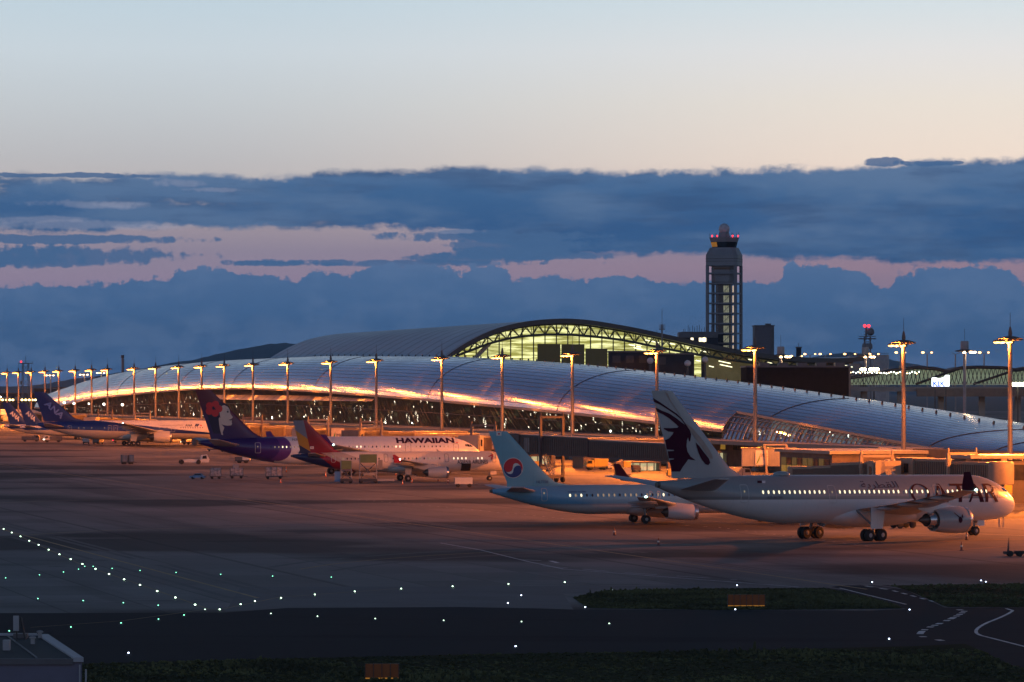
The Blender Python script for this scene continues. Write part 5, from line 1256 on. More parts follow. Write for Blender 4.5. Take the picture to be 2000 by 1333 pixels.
mast2(1884, 990, 28.0, 'grey mast with a drum top, standing behind the roof above the grey jet')
mast2(99, 2150, 26.4, 'short mast with brilliant white lamps over the lettered blue tail', 4, drum=False)
mast2(165, 2050, 26.4, 'mast with pale lamps behind the left end of the concourse roof', 4, drum=False)
mast2(198, 2200, 28, 'mast with a row of small pale lamps peeping over the roof end', 4, drum=False)
M_win3 = M('dusky_window', (.04, .03, .02), .3, emit=(.55, .36, .05), es=.12, var=.6, sc=.6)
# ================================================================ boarding bridges
M_lit = M('lit_doorway', (.6, .4, .2), .6, emit=(1.0, .50, .12), es=1.0, var=.1)
M_sign = M('sign_white', (.62, .60, .56), .5, var=.05)
M_ribd = M('dark_rib', (.11, .09, .075), .6)  # ribs darker than the tunnel sides, for contrast
def bridge(a, b, za, zb_, mat, label, w=3.0, h=3.1, frame=.72, cab=True, ribs=True, banner=None, fh=4.2, mat2=None, group='boarding bridges', dirn=None):
    """a rotunda point, b cab point, both (x, y); za, zb floor heights"""
    A_, B_ = Vector((*a, 0)), Vector((*b, 0)); D = B_-A_; Ln = D.length; o = empty('boarding_bridge', A_, math.atan2(D.y, D.x), label, 'boarding bridge', group)
    def zf(x): return za+(zb_-za)*x/Ln
    m = MB(); m.lathe([(1.9, za-.3), (2.0, za), (2.0, za+h), (1.7, za+h+.3)], 18); m.tube([(0, 0, 0), (0, 0, za-.2)], .55, 12); m.build('rotunda', mat, o, smooth=40)
    cut = Ln*.52
    for i, (x0, x1, ww, hh, nm) in enumerate(((1.6, cut+1, w, h, 'inner_tunnel'), (cut, Ln-2.0, w+.5, h+.35, 'outer_tunnel'))):
        m = MB(); m.loft([[(x, y, zf(x)+z) for y, z in ((-ww/2, -.2), (ww/2, -.2), (ww/2, hh), (-ww/2, hh))] for x in (x0, x1)])
        t = m.build(nm, (mat2 or mat) if i else mat, o)
        m = MB(); m.loft([[(x, y, zf(x)+z) for y, z in ((-ww/2-.12, hh+.005), (ww/2+.12, hh+.005), (ww/2+.12, hh+.16), (-ww/2-.12, hh+.16))] for x in (x0, x1)]); m.build('roof_edge', M_trim, t)
        if ribs:
            m = MB(); x = x0+.3
            while x < x1-.2:
                for sd in (-1, 1): m.box(x, x+.22, sd*(ww/2+.005), sd*(ww/2+.16), zf(x)+.1, zf(x)+hh-.25)
                x += .62
            m.build('ribs', M_ribd, t)
    x = Ln*frame; fw = w+2.2
    m = MB()
    for sd in (-1, 1):
        m.bar((x, sd*fw/2, 1.0), (x, sd*fw/2, zf(x)+h+fh-2.4), .5, .42); m.lathe([(.42, zf(x)+h-.6), (.42, zf(x)+h+.5)], 8, 'z', (x, sd*fw/2, 0))
        m.tube([(x, sd*fw/2, zf(x)+h+fh-2.4), (x, sd*fw/2, zf(x)+h+fh-1.6)], .18, 6)
    m.bar((x, -fw/2, zf(x)+h+fh-2.5), (x, fw/2, zf(x)+h+fh-2.5), .42, .4); m.bar((x, -fw/2, 1.1), (x, fw/2, 1.1), .7, .6); m.build('lift_frame', mat, o)
    for sd in (-1, 1):
        for q in (-.75, .75): m = MB(); m.lathe([(.2, sd*fw/2*.7+q*.3-.2), (.55, sd*fw/2*.7+q*.3-.18), (.55, sd*fw/2*.7+q*.3+.18), (.2, sd*fw/2*.7+q*.3+.2)], 14, 'y', (x+q, 0, .56)); m.build('wheel', M_tyre, o)
    if cab:
        x = Ln; m = MB(); m.loft([[(xx, y, zf(Ln)+z) for y, z in ((-w/2-.6, -.35), (w/2+.6, -.35), (w/2+.6, h+.6), (-w/2-.6, h+.6))] for xx in (x-2.2, x+1.6)]); c_ = m.build('cab', mat2 or mat, o)
        m = MB()
        for k in range(5): m.loft([[(xx, y, zf(Ln)+z) for y, z in ((-w/2-.4-k*.06, -.2), (w/2+.4+k*.06, -.2), (w/2+.4+k*.06, h+.4+k*.06), (-w/2-.4-k*.06, h+.4+k*.06))] for xx in (x+1.62+k*.3, x+1.8+k*.3)])
        m.build('bellows', mat2 or mat, o)
        for sd in (-1, 1): m = MB(); m.box(x-.9, x+.5, sd*(w/2+.61), sd*(w/2+.64), zf(Ln)+1.2, zf(Ln)+2.6); m.build('window', M_win2, c_)
        # service stair
        m = MB(); xs = x-3.2; yy = -(w/2+.75)
        for q in (0, .9): m.bar((xs, yy-q, zf(Ln)-.1), (xs-4.4, yy-q, .3), .12, .25); m.bar((xs, yy-q, zf(Ln)+.9), (xs-4.4, yy-q, 1.3), .06)
        for k in range(12): u = (k+.5)/12; m.box(xs-4.4*u-.14, xs-4.4*u+.14, yy-.9, yy, zf(Ln)-.1-(zf(Ln)-.4)*u, zf(Ln)-.04-(zf(Ln)-.4)*u)
        m.build('service_stair', M_grey, o)
    if banner: banner(o, zf, w, h)
    return o, zf
def wtext(o, name, txt, p0, ux, uz, width, height, mat, out=.03, offset=.0):
    me = text_mesh(txt, 1, 0, offset); xs = [v.co.x for v in me.vertices]; ys = [v.co.y for v in me.vertices]; a, b, c, d = min(xs), max(xs), min(ys), max(ys)
    n = Vector(ux).cross(Vector(uz)); nn = n.normalized()
    for v in me.vertices: v.co = Vector(p0)+Vector(ux)*((v.co.x-a)/(b-a)*width)+Vector(uz)*((v.co.y-c)/(d-c)*height)+nn*out
    me.materials.append(mat); t = bpy.data.objects.new(name, me); link(t, o); return t
M_bk = M('sign_black', (.02, .02, .02), .5); M_grn = M('sign_green', (.12, .30, .06), .5)
def bank_banner(x0, side=-1, wd=2.6):
    def f(o, zf, w, h):
        yy = side*(w/2+.45); m = MB(); m.box(x0, x0+wd*1.35, yy-.03, yy+.03, zf(x0)-.1, zf(x0)+h-.1); s = m.build('advert_panel', M_sign, o)
        sx = -side
        # seen from outside the -y face, local +x runs to the right; from the +y face it runs to the left
        ux = (1, 0, 0) if side < 0 else (-1, 0, 0); xl = x0 if side < 0 else x0+wd*1.35
        wtext(s, 'advert_lettering', 'SMBC', (xl+ux[0]*wd*.5, yy+side*.035, zf(x0)+h*.42), ux, (0, 0, 1), wd*.75, .55, M_slate, .02)
        m = MB(); y0 = yy+side*.04; q = [(xl+ux[0]*.15, y0, zf(x0)+.5), (xl+ux[0]*.35, y0, zf(x0)+.5), (xl+ux[0]*wd*.42, y0, zf(x0)+h*.7), (xl+ux[0]*wd*.42, y0, zf(x0)+h*.45)]
        m.add(q, [(0, 1, 3, 2)]); m.build('advert_mark', M_grn, s)
    return f
def XY(px, Y): return (X(px, Y), Y)
M_dbr = M('dark_gate_panel', (.065, .055, .06), .6, var=.15)  # one dark tone for the middle bridge and nearby gate walls
# the dark bridge in the middle of the photo
o, zf = bridge(XY(1330, 700), XY(1018, 742), 4.7, 5.7, M_dbr, 'long dark boarding bridge reaching left behind the light blue tail', w=3.0, h=3.0, frame=.80, fh=6.5, mat2=MATS['dark_gate_panel'], ribs=True)
m = MB(); m.box(23.8, 26.3, 1.78, 1.84, zf(25)+.0, zf(25)+2.9); m.box(0, 0, 0, 0, 0, 0); 
def dark_panel():
    Ln = (Vector(XY(1330, 700))-Vector(XY(1018, 742))).length; x = Ln-5.2
    m = MB(); m.box(x, x+1.5, 1.76, 1.82, zf(x)+.2, zf(x)+2.9); m.build('pale_panel', M_grey, o)
dark_panel()
# gate bridges at the right, beyond the grey jet
o = empty('boarding_bridge', (X(1470, 790), 790, 0), R(-2), 'grey gate tunnel with white bank banner between two pale portal legs', 'boarding bridge', 'boarding bridges')
W_ = X(1553, 790)-X(1448, 790)
m = MB(); m.box(-2.2, W_-2.2, 0, 3.2, 2.0, 5.6); tn = m.build('outer_tunnel', M_grey, o)
m = MB(); k = -2.1
while k < W_-2.4: m.box(k, k+.2, -.14, -.003, 2.2, 5.3); k += .55
m.build('ribs', M_grey, tn)
m = MB(); m.box(-2.4, W_-2, -.3, 3.4, 5.6, 5.8); m.build('roof_edge', M_beige, o)
xb = X(1480, 790)-X(1470, 790)
m = MB(); m.box(xb-.5, xb+2.1, -.36, -.28, 2.3, 5.3); s = m.build('advert_panel', M_sign, o)
wtext(s, 'advert_lettering', 'SMBC', (xb+.5, -.37, 3.9), (1, 0, 0), (0, 0, 1), 1.5, .7, M_slate, .02)
m = MB(); m.add([(xb-.35, -.38, 2.5), (xb-.1, -.38, 2.5), (xb+.45, -.38, 4.4), (xb+.4, -.38, 3.4)], [(0, 1, 3, 2)]); m.build('advert_mark', M_grn, s)
for px in (1498, 1541):
    x = X(px, 790)-X(1470, 790); m = MB(); m.bar((x, -.8, 0), (x-.5, -.8, 6.3), .4, .4); m.bar((x-.5, -.8, 6.3), (x-.5, 3.8, 6.3), .3, .3); m.bar((x, 3.8, 0), (x-.5, 3.8, 6.3), .3, .3); m.build('portal_leg', M_cream, o)
m = MB(); m.bar((X(1498, 790)-X(1470, 790)-.5, -.8, 6.45), (X(1541, 790)-X(1470, 790)-.5, -.8, 6.45), .3, .3); m.build('portal_beam', M_cream, o)
M_rib = M('tan_ribbed_panel', (.26, .22, .17), .55, var=.08)
bridge(XY(1560, 665), XY(1725, 612), 1.3, 2.9, M_rib, 'tan ribbed boarding bridge climbing right behind the middle of the grey jet', w=2.9, h=2.9, frame=.93, mat2=M_rib, fh=3.9)
bridge(XY(1955, 590), XY(1790, 612), 3.5, 3.4, M_rib, 'tan ribbed boarding bridge above the nose of the grey jet', w=2.9, h=2.9, frame=.45, fh=3.9, cab=True)
o = empty('boarding_bridge', (X(1735, 660), 660, 0), R(8), 'pale grey ribbed tunnel with white end panel between the two tan bridges', 'boarding bridge', 'boarding bridges')
m = MB(); m.box(0, 8, 0, 3, 2.9, 5.7); tn = m.build('outer_tunnel', M_grey, o)
m = MB(); k = 3.4
while k < 7.8: m.box(k, k+.2, -.14, -.003, 3.1, 5.5); k += .5
m.build('ribs', M_dgrey, tn)
m = MB(); m.box(0, 3.2, -.1, -.004, 3.0, 5.6); m.build('pale_panel', M_sign, o)
m = MB(); m.box(3.5, 4.3, .8, 1.6, 0, 2.89); m.build('support', M_grey, o)
o = empty('gate_building', (X(1965, 600), 600, 0), R(10), 'dark gate building with pale corner post at the right edge', 'building')
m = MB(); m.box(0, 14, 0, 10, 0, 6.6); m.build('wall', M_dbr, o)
m = MB(); m.box(-.9, 0-.003, -.4, 10, 0, 7.0); m.build('corner_post', M_cream, o)
m = MB(); m.box(-6, 15, -.8, 10.5, 7.0, 7.5); m.build('roof_slab', M_trim, o)
for i in range(3): m = MB(); m.box(1+i*4, 4+i*4, -.12, -.01, 3.6, 6); m.build('window', M_win2, o)
o = empty('gate_building', TL(40, -22), TROT, 'dark gate house with long yellow lit window row between the grey jet and roof step', 'building')
m = MB(); m.box(-1, 18, -8, 22, 0, 5.6); m.build('wall', M_brown, o)
m = MB(); m.box(-1.8, 18, -9, 23, 5.6, 6.2); m.build('roof_slab', M_trim, o)
for i in range(9): m = MB(); m.box(-1.12, -1.01, -6.6+i*3.1, -4+i*3.1, 1.8, 3.1); m.build('window', M_win, o); m = MB(); m.box(-1.12, -1.01, -6.6+i*3.1, -4+i*3.1, 3.2, 4.6); m.build('window', (M_win2, M_win3, M_win2, M_win3, M_win3)[i % 5], o)
# gate houses and bridges between the concourse and the parked jets, farther left
M_dbeige = M('tan_panel', (.15, .12, .10), .6, var=.15)
gates = [(1130, 870, 'block-like tan gate house under the dark bridge', 1), (905, 905, 'tan gate house right of the white jet nose', 1), (735, 1000, 'tan gate house above the middle of the purple-tailed jet', 0), (610, 1060, 'tan gate house behind the striped tail', 1), (470, 1160, 'tan gate house right of the purple tail', 1), (380, 1240, 'tan gate house left of the purple tail', 0), (300, 1330, 'tan gate house over the middle of the long blue-tailed jet', 1), (235, 1440, 'tan gate house above the wing of the long blue-tailed jet', 0), (175, 1560, 'tan gate house just right of the lettered blue fin', 1)]
for i, (px, Y, lab, k) in enumerate(gates):
    l0 = -30; t = (Y-698.5-l0*.2593)/.9658; p = Vector((X(px, Y), Y, 0)); ll = (p-O0).dot(Ld)
    o = empty('gate_house', p, TROT, lab, 'gate house', 'tan gate houses between jets and concourse'); hh = 6.6-.1*i
    D_ = min(-ll+1, 60)
    m = MB(); m.box(0, 6, -4, 5, 0, hh-.4); m.box(6.003, D_, -1.8, 1.8, 3.3, hh-.3); m.build('wall', M_dbeige if k else M_beige, o)
    m = MB(); m.box(-.5, 6.4, -4.5, 5.5, hh-.4, hh); m.box(6.403, D_, -2, 2, hh-.3, hh-.05); m.build('roof_slab', M_trim, o)
    m = MB(); q = 6.5
    while q < D_-1: m.box(q, q+.25, -1.95, -1.803, 3.5, hh-.6); q += .8
    m.build('ribs', M_dbeige, o)
    for q in (1.0, 3.6): m = MB(); m.box(q, q+1.5, -4.12, -4.01, 3.2, 4.9); m.build('window', M_win2, o)
    m = MB(); m.box(-.12, -.01, -2.6+i%3, -1.2+i%3, 3.3, 5.2); m.build('doorway', M_lit, o)
    for q in range(int(D_/12)): m = MB(); m.bar((10+q*12, 0, 0), (10+q*12, 0, 3.29), .8, .8); m.build('column', M_conc, o)
bl = [((1075, 905), (925, 842), 'tan boarding bridge with tall lift frame at the nose of the purple-tailed jet', .86),
      ((800, 985), (690, 930), 'tan boarding bridge with lift frame above the wing of the purple-tailed jet', .7),
      ((665, 1045), (590, 985), 'tan ribbed boarding bridge right behind the striped tail tip', .6),
      ((545, 1120), (470, 1060), 'tan boarding bridge touching the dark leading edge of the purple tail', .7),
      ((452, 1300), (428, 1268), 'tan boarding bridge over the white nose of the long blue-tailed jet', .7),
      ((330, 1320), (255, 1275), 'tan boarding bridge over the rear of the long blue-tailed jet', .7),
      ((262, 1430), (180, 1380), 'tan boarding bridge behind the base of the lettered blue fin', .7),
      ((160, 1640), (95, 1580), 'small tan boarding bridge between the two lettered blue fins', .7)]
for i, ((pa, Ya), (pb, Yb), lab, fr) in enumerate(bl):
    b_ = XY(pb, Yb) if i else XY(pb-4, Yb-14)
    bridge(XY(pa, Ya), b_, 3.9, 4.4, [M_dbeige, M_beige, M_rib][i % 3], lab, frame=fr, w=3.1, h=2.9, mat2=[M_cream, M_dbeige][i % 2], fh=5.2, banner=bank_banner(6, -1) if i in (2,) else None)
# advert panel beside the white jet's nose
o = empty('advert_board', (X(936, 838), 838, 0), R(3), 'tall cream advert board between the white jet nose and the light blue tail', 'advert board')
w_ = X(972, 838)-X(936, 838)
m = MB(); m.box(0, w_, 0, .3, 3.6, 8.3); bd = m.build('panel', M('advert_cream', (.62, .52, .38), .6), o)
wtext(bd, 'advert_lettering', 'Fabione', (1.0, -.01, 5.55), (1, 0, 0), (0, 0, 1), w_-1.0, .55, M_bk, .02, .02)
m = MB(); m.box(1.15, w_-.05, -.05, -.01, 4.0, 4.75); m.build('dark_strip', M_bk, bd)
for x in (.4, w_-.5): m = MB(); m.bar((x, .15, 0), (x, .15, 3.59), .3); m.build('post', M_dark, o)
o = empty('advert_board', (X(647, 1000), 1000, 0), R(5), 'cream bank advert board behind the striped tail', 'advert board')
w_ = 3.4; m = MB(); m.box(-.4, 6.5, .31, 3, 3.9, 7.9); m.build('box_behind', M_dbeige, o)
m = MB(); m.box(0, w_, 0, .3, 4.1, 7.7); bd = m.build('panel', MATS['advert_cream'], o)
wtext(bd, 'advert_lettering', 'SMBC', (1.2, -.01, 5.5), (1, 0, 0), (0, 0, 1), 1.9, .8, M_slate, .02)
m = MB(); m.add([(.2, -.03, 4.5), (.5, -.03, 4.5), (1.1, -.03, 6.9), (1.0, -.03, 5.6)], [(0, 1, 3, 2)]); m.build('advert_mark', M_grn, bd)
for x in (.4, 5): m = MB(); m.bar((x, 1.5, 0), (x, 1.5, 3.89), .5); m.build('post', M_dark, o)
# ================================================================ ground vehicles and equipment
M_vw = M('vehicle_white', (.55, .54, .52), .4, var=.06); M_vb = M('vehicle_blue', (.10, .22, .40), .4); M_vy = M('vehicle_yellow', (.50, .34, .03), .4); M_glassv = M('vehicle_glass', (.02, .02, .025), .1)
M_tarp = M('cargo_tarpaulin', (.34, .32, .33), .6, var=.35, sc=3); M_tarpb = M('cargo_tarpaulin_blue', (.10, .20, .32), .6, var=.2); M_head = M('headlamp', (1, 1, 1), .3, emit=(1, .85, .6), es=12, var=0); M_tail = M('tail_lamp', (1, 0, 0), .3, emit=(1, .01, .05), es=10, var=0)
M_hl = M('lift_green_panel', (.17, .20, .06), .5, var=.1)
def wheels(o, xs, r, w, tw):
    for x in xs:
        for sd in (-1, 1): m = MB(); m.lathe([(r*.4, sd*w/2-tw/2), (r, sd*w/2-tw/2+.03), (r, sd*w/2+tw/2-.03), (r*.4, sd*w/2+tw/2)], 14, 'y', (x, 0, r)); m.build('wheel', M_tyre, o, smooth=30)
def at(px, py): return GP(px, py)
def dolly(p, rz, label, ln=3.6, tarp=None, top=1.9, group='baggage and cargo dollies', extra=None):
    o = empty('cargo_dolly', p, rz, label, 'cargo dolly', group); tarp = tarp or M_tarp
    m = MB(); m.box(-ln/2, ln/2, -.8, .8, .45, .62); m.bar((ln/2, 0, .5), (ln/2+.9, 0, .35), .08); m.build('deck', M_dark, o)
    wheels(o, (-ln/2+.45, ln/2-.45), .26, 1.3, .2)
    m = MB(); m.loft([[(x, y, z) for y, z in ((-.75, .62), (.75, .62), (.78, top-.25), (.55, top), (-.55, top), (-.78, top-.25))] for x in (-ln/2+.15, -ln/2+.3, 0, ln/2-.3, ln/2-.15)]); c_ = m.build('load', tarp, o)
    m = MB()
    for x in (-ln/2+.1, -ln/6, ln/6, ln/2-.1): m.box(x-.03, x+.03, -.82, .82, .6, top+.03)
    m.build('straps', M_dgrey, c_)
    if extra: m = MB(); m.box(-ln/2+.7, ln/6, -.5, .5, top+.04, top+extra); m.build('top_box', M_grey, o)
    return o
def car(p, rz, label, mat, lit=None, group=None, sc=1):
    o = empty('service_car', p, rz, label, 'car', group); o.scale = (sc,)*3
    m = MB(); pr = [(-2.1, .35), (2.1, .35), (2.15, .8), (1.2, .98), (.55, 1.48), (-.95, 1.5), (-1.6, 1.0), (-2.15, .95)]
    m.loft([[(x, y*(1 if z < 1.1 else .86), z) for x, z in pr] for y in (-.82, -.8, .8, .82)]); m.build('body', mat, o, smooth=25)
    m = MB(); m.loft([[(x, y, z) for x, z in ((1.02, 1.03), (.52, 1.42), (-.9, 1.43), (-1.42, 1.05))] for y in (-.835, .835)]); m.build('windows', M_glassv, o)
    wheels(o, (-1.3, 1.3), .33, 1.55, .2)
    for sd in (-1, 1):
        m = MB(); m.box(2.1, 2.18, sd*.6-.15, sd*.6+.15, .6, .8); m.build('headlight', M_head if lit == 'h' else M_vw, o)
        m = MB(); m.box(-2.19, -2.12, sd*.6-.15, sd*.6+.15, .75, .93); m.build('tail_light', M_tail if lit in ('t', 'h') else M_burg, o)
    return o
def truck(p, rz, label, cabm=None, box=None, bh=2.4, lit=None, ln=6, platform=False, group=None):
    o = empty('service_truck', p, rz, label, 'truck', group); cabm = cabm or M_vw
    m = MB(); m.box(-ln/2, ln/2, -1, 1, .5, .75); m.build('chassis', M_dark, o)
    m = MB(); m.loft([[(x, y, z) for x, z in ((ln/2-1.7, .76), (ln/2+.05, .76), (ln/2, 1.5), (ln/2-.25, 2.15), (ln/2-1.7, 2.2))] for y in (-1.02, 1.02)]); cb = m.build('cab', cabm, o)
    m = MB(); m.loft([[(x, y, z) for x, z in ((ln/2-1.2, 1.4), (ln/2-.08, 1.42), (ln/2-.3, 2.02), (ln/2-1.2, 2.05))] for y in (-1.05, 1.05)]); m.build('windows', M_glassv, cb)
    wheels(o, (-ln/2+1, ln/2-1), .42, 1.7, .28)
    if box: m = MB(); m.box(-ln/2, ln/2-1.8, -1.08, 1.08, .78, .78+bh); m.build('box_body', box, o)
    for sd in (-1, 1):
        m = MB(); m.box(ln/2+.02, ln/2+.1, sd*.7-.16, sd*.7+.16, .8, 1.05); m.build('headlight', M_head if lit == 'h' else M_vw, o)
    return o
# the row of dollies behind a little car, left of the striped jet
car(at(386, 936), R(172), 'small pale blue car with red roof light left of the dolly row', M_vb, sc=.72)
m = MB(); o = dolly(at(421, 936), R(8), 'dolly with blue-ended sheeted cargo behind the small pale blue car', 2.3, M_tarp, 2.2, extra=None)
dolly(at(462, 935), R(8), 'sheeted dolly with a grey box on top, middle of the row', 2.7, M_tarp, 2.1, extra=.75)
dolly(at(535, 936), R(8), 'long sheeted dolly standing alone, rightmost of the row', 3.4, M_tarp, 2.3)
o = dolly(at(242, 907), R(20), 'grey tall container dolly, left of a pair on open apron', 1.3, M_grey, 2.2); o2 = dolly(at(255.5, 907), R(20), 'grey tall container dolly, right of a pair on open apron', 1.3, M_tarpb, 2.2)
# towing tractor
o = empty('towing_tractor', at(378, 907), R(190), 'long low white aircraft towing tractor on open apron left of the purple tail', 'tractor')
m = MB(); m.loft([[(x, y, z) for x, z in ((-3.6, .45), (3.2, .45), (3.2, .95), (1.0, 1.25), (-1.4, 1.05), (-3.6, .9))] for y in (-1.1, 1.1)]); m.build('body', M_vw, o)
m = MB(); m.loft([[(x, y, z) for x, z in ((-3.8, .9), (-1.7, 1.05), (-1.9, 2.1), (-3.2, 2.3))] for y in (-1.0, 1.0)]); cb = m.build('cab', M_vw, o)
m = MB(); m.loft([[(x, y, z) for x, z in ((-3.1, 1.3), (-2.0, 1.3), (-2.1, 1.95), (-2.95, 2.1))] for y in (-1.03, 1.03)]); m.build('windows', M_glassv, cb)
wheels(o, (-1.1, 2.9), .55, 2.1, .4)
truck(at(474, 905), R(-5), 'small white service truck with short crane under the purple tail', box=M_dgrey, bh=.7, ln=3.6)
# flat trailers under the purple-tailed jet
def flat(p, rz, label, ln=6, loads=0, mat=None):
    o = empty('flat_trailer', p, rz, label, 'trailer', 'low flat equipment trailers'); m = MB(); m.box(-ln/2, ln/2, -1, 1, .5, .66); m.bar((ln/2, 0, .5), (ln/2+1.3, 0, .4), .1); m.build('deck', mat or M_dark, o)
    m = MB(); m.bar((-ln/2, 0, .72), (ln/2, 0, .72), .14); m.bar((-ln/2, -.96, .74), (ln/2, -.96, .74), .1); m.build('rails', M_grey, o)
    wheels(o, (-ln/2+.6, ln/2-.6), .24, 1.6, .2)
    for k in range(loads): m = MB(); x = -ln/2+.9+k*1.9; m.box(x-.75, x+.75, -.8, .8, .67, 1.9); m.build('crate', [M_grey, M_beige][k % 2], o)
    return o
flat(at(425, 882), R(5), 'long low empty trailer left behind the purple tail, the left one', 6)
flat(at(447, 883), R(5), 'long low empty trailer touching the purple fuselage edge', 5)
flat(at(498, 893), R(5), 'low trailer under the rising belly of the purple tail', 3.4)
flat(at(548, 904), R(5), 'low orange-lit trailer under the purple fuselage', 4, 0, M_vy)
truck(at(585, 904), R(5), 'white truck mostly hidden behind the striped jet tail cone', ln=5, box=M_vw, bh=1.2)
# high loaders by the striped jet
def loader(p, rz, label, w, h, sc=1, bars=True):
    o = empty('cargo_loader', p, rz, label, 'cargo loader', 'cargo loaders beside the striped jet')
    m = MB(); m.box(-w/2, w/2, -2.2, 2.2, .35, .8); m.build('chassis', M_dark, o)
    wheels(o, (-w/2+.3, w/2-.3), .35, 3.2, .3)
    m = MB()
    for x in (-w/2+.1, w/2-.1):
        for y in (-1.6, 1.6): m.bar((x, y, .8), (x, y, h), .12)
    m.bar((-w/2+.1, -1.6, h), (w/2-.1, -1.6, h), .16); m.bar((-w/2+.1, -1.6, h*.6), (w/2-.1, -1.6, h*.6), .14); m.build('mast_frame', M_grey, o)
    m = MB(); m.loft([[(x, y, z) for y, z in ((-1.75, h-1.5), (-1.6, h-1.5), (-1.6, h+.1), (-1.75, h+.1))] for x in (-w/2+.15, w/2-.15)]); m.build('shield_panel', M_hl, o)
    m = MB(); m.bar((-w/2+.2, -1.2, .9), (w/2-.2, 1.2, h-1.6), .14); m.bar((w/2-.2, -1.2, .9), (-w/2+.2, 1.2, h-1.6), .14); m.build('scissor_arms', M_dgrey, o)
    return o
o = loader(at(676, 944), R(4), 'narrow cargo loader with a small green panel, left of two by the striped jet', 2.2, 4.2)
m = MB(); m.box(-2.2, -1.15, -1.4, 0, .3, 2.2); m.build('cab', M_vb, o)
o = loader(at(719, 944), R(4), 'wide cargo loader with a big green panel, right of two by the striped jet', 3.4, 5.4)
m = MB(); m.box(1.9, 2.7, -1.2, -.3, 2.6, 4.4); m.build('control_box', M_cream, o)
m = MB(); m.box(1.75, 5.0, -1.6, 1.6, .45, .8); m.build('roller_deck', M_grey, o)
m = MB(); m.box(-1.0, 1.3, -2.3, -2.21, 1.5, 2.0); m.build('orange_beam', M_cream, o)
# grey trailer by the striped jet nose
o = empty('baggage_trailer', at(905, 952), R(6), 'boxy light grey baggage trailer in front of the striped jet nose', 'trailer')
m = MB(); m.box(-1.6, 1.6, -.8, .8, .6, 1.75); m.build('box_body', M_vw, o); m = MB(); m.box(-1.62, -1.605, -.7, .7, .7, 1.65); m.build('end_door', M_dgrey, o); wheels(o, (-1.0, 1.1), .33, 1.5, .22)
m = MB(); m.bar((1.6, 0, .6), (2.6, 0, .4), .08); m.build('drawbar', M_dark, o)
# around the long blue-tailed jet
truck(at(103, 864), R(200), 'truck with headlamps and rotating lights on, left under the blue tails', lit='h', box=M_dgrey, bh=1.2)
truck(at(60, 863), R(0), 'dark truck under the farthest left lettered tail', cabm=M_dgrey, box=M_dgrey, bh=1)
o = truck(at(192, 868), R(80), 'catering truck with raised tan box at the side of the long blue-tailed jet', box=M_beige, bh=3.4, ln=6)
truck(at(168, 868), R(95), 'white and dark truck left of the raised catering truck', box=M_vw, bh=1.6, ln=5)
car(at(233, 865), R(12), 'dark car with red tail lights beside the blue-tailed jet', M_dgrey, 't')
truck(at(364, 869), R(185), 'small white tractor with bright headlamp before the purple tail', lit='h', ln=3.4)
dolly(at(384, 868), R(10), 'tan container dolly behind the bright-lamped tractor, left one', 3.4, M_beige, 2.5); dolly(at(402, 869), R(10), 'tan container dolly behind the bright-lamped tractor, right one', 3.2, M_cream, 2.6)
# behind and beyond the grey jet
flat(at(1545, 1022), R(5), 'loaded low trailer behind the far main wheels of the grey jet', 4.2, 2)
flat(at(1590, 1023), R(5), 'second loaded trailer, hidden partly by the far main wheels of the grey jet', 3.4, 1)
o = empty('ground_power_cart', at(1764, 1032), R(35), 'bare wheeled chassis cart seen under the wing of the grey jet', 'cart')
m = MB(); m.box(-1.3, 1.3, -.6, .6, .6, .9); m.box(-.5, .5, -.4, .4, .9+.003, 1.2); m.build('frame', M_dark, o); wheels(o, (-1.05, 1.05), .5, 1.3, .28)
o = empty('passenger_steps', at(1735, 1026), R(200), 'small white access steps behind the near wheels of the grey jet', 'steps')
m = MB()
for q in (-.5, .5): m.bar((0, q, 2.2), (2.2, q, .3), .1, .2)
for k in range(7): m.box(.15+k*.3, .4+k*.3, -.5, .5, 2.0-k*.27, 2.05-k*.27)
m.build('flight', M_vw, o); m = MB(); m.bar((0, -.5, 0), (0, -.5, 2.2), .08); m.bar((0, .5, 0), (0, .5, 2.2), .08); m.build('legs', M_vw, o)
o = empty('access_steps', at(1945, 1030), R(205), 'tall light access steps by the nose wheels of the grey jet', 'steps')
m = MB()
for q in (-.5, .5): m.bar((0, q, 4.0), (3.4, q, .3), .1, .2); m.bar((0, q, 4.9), (3.4, q, 1.2), .06)
for k in range(12): m.box(.2+k*.27, .42+k*.27, -.5, .5, 3.7-k*.3, 3.75-k*.3)
m.build('flight', M_grey, o); m = MB(); m.box(-.9, 0, -.6, .6, 3.9, 4.0); m.bar((-.8, -.5, 0), (-.8, -.5, 3.9), .1); m.bar((-.8, .5, 0), (-.8, .5, 3.9), .1); m.build('platform', M_grey, o)
# clutter along the foot of the concourse
CL = [('crates', 1960, 600), ('crates', 1985, 606), ('car', 1990, 640), ('truck', 1164, 850), ('car', 1183, 860), ('truck', 1018, 820), ('car', 1400, 780), ('car', 1238, 830), ('crates', 1322, 790), ('truck', 1440, 760), ('crates', 1220, 800), ('car', 1060, 835), ('crates', 1041, 800), ('truck', 1350, 800)]
labs = ['stack of orange-lit crates right under the nose of the grey jet, left one', 'stack of orange-lit crates at the right edge, right one', 'white car parked in the lit bay at the right edge', 'yellow truck parked below the dark boarding bridge', 'pale car parked right of the yellow truck', 'yellow service truck right of the light blue tail', 'dark car behind the horned tail base', 'dark car between the dark bridge supports', 'stacked crates behind the horned tail', 'grey truck above the fuselage of the grey jet', 'stacked crates below the right end of the dark bridge', 'small car under the left part of the dark bridge', 'crates right of the light blue tail root', 'grey truck hidden behind the horned tail']
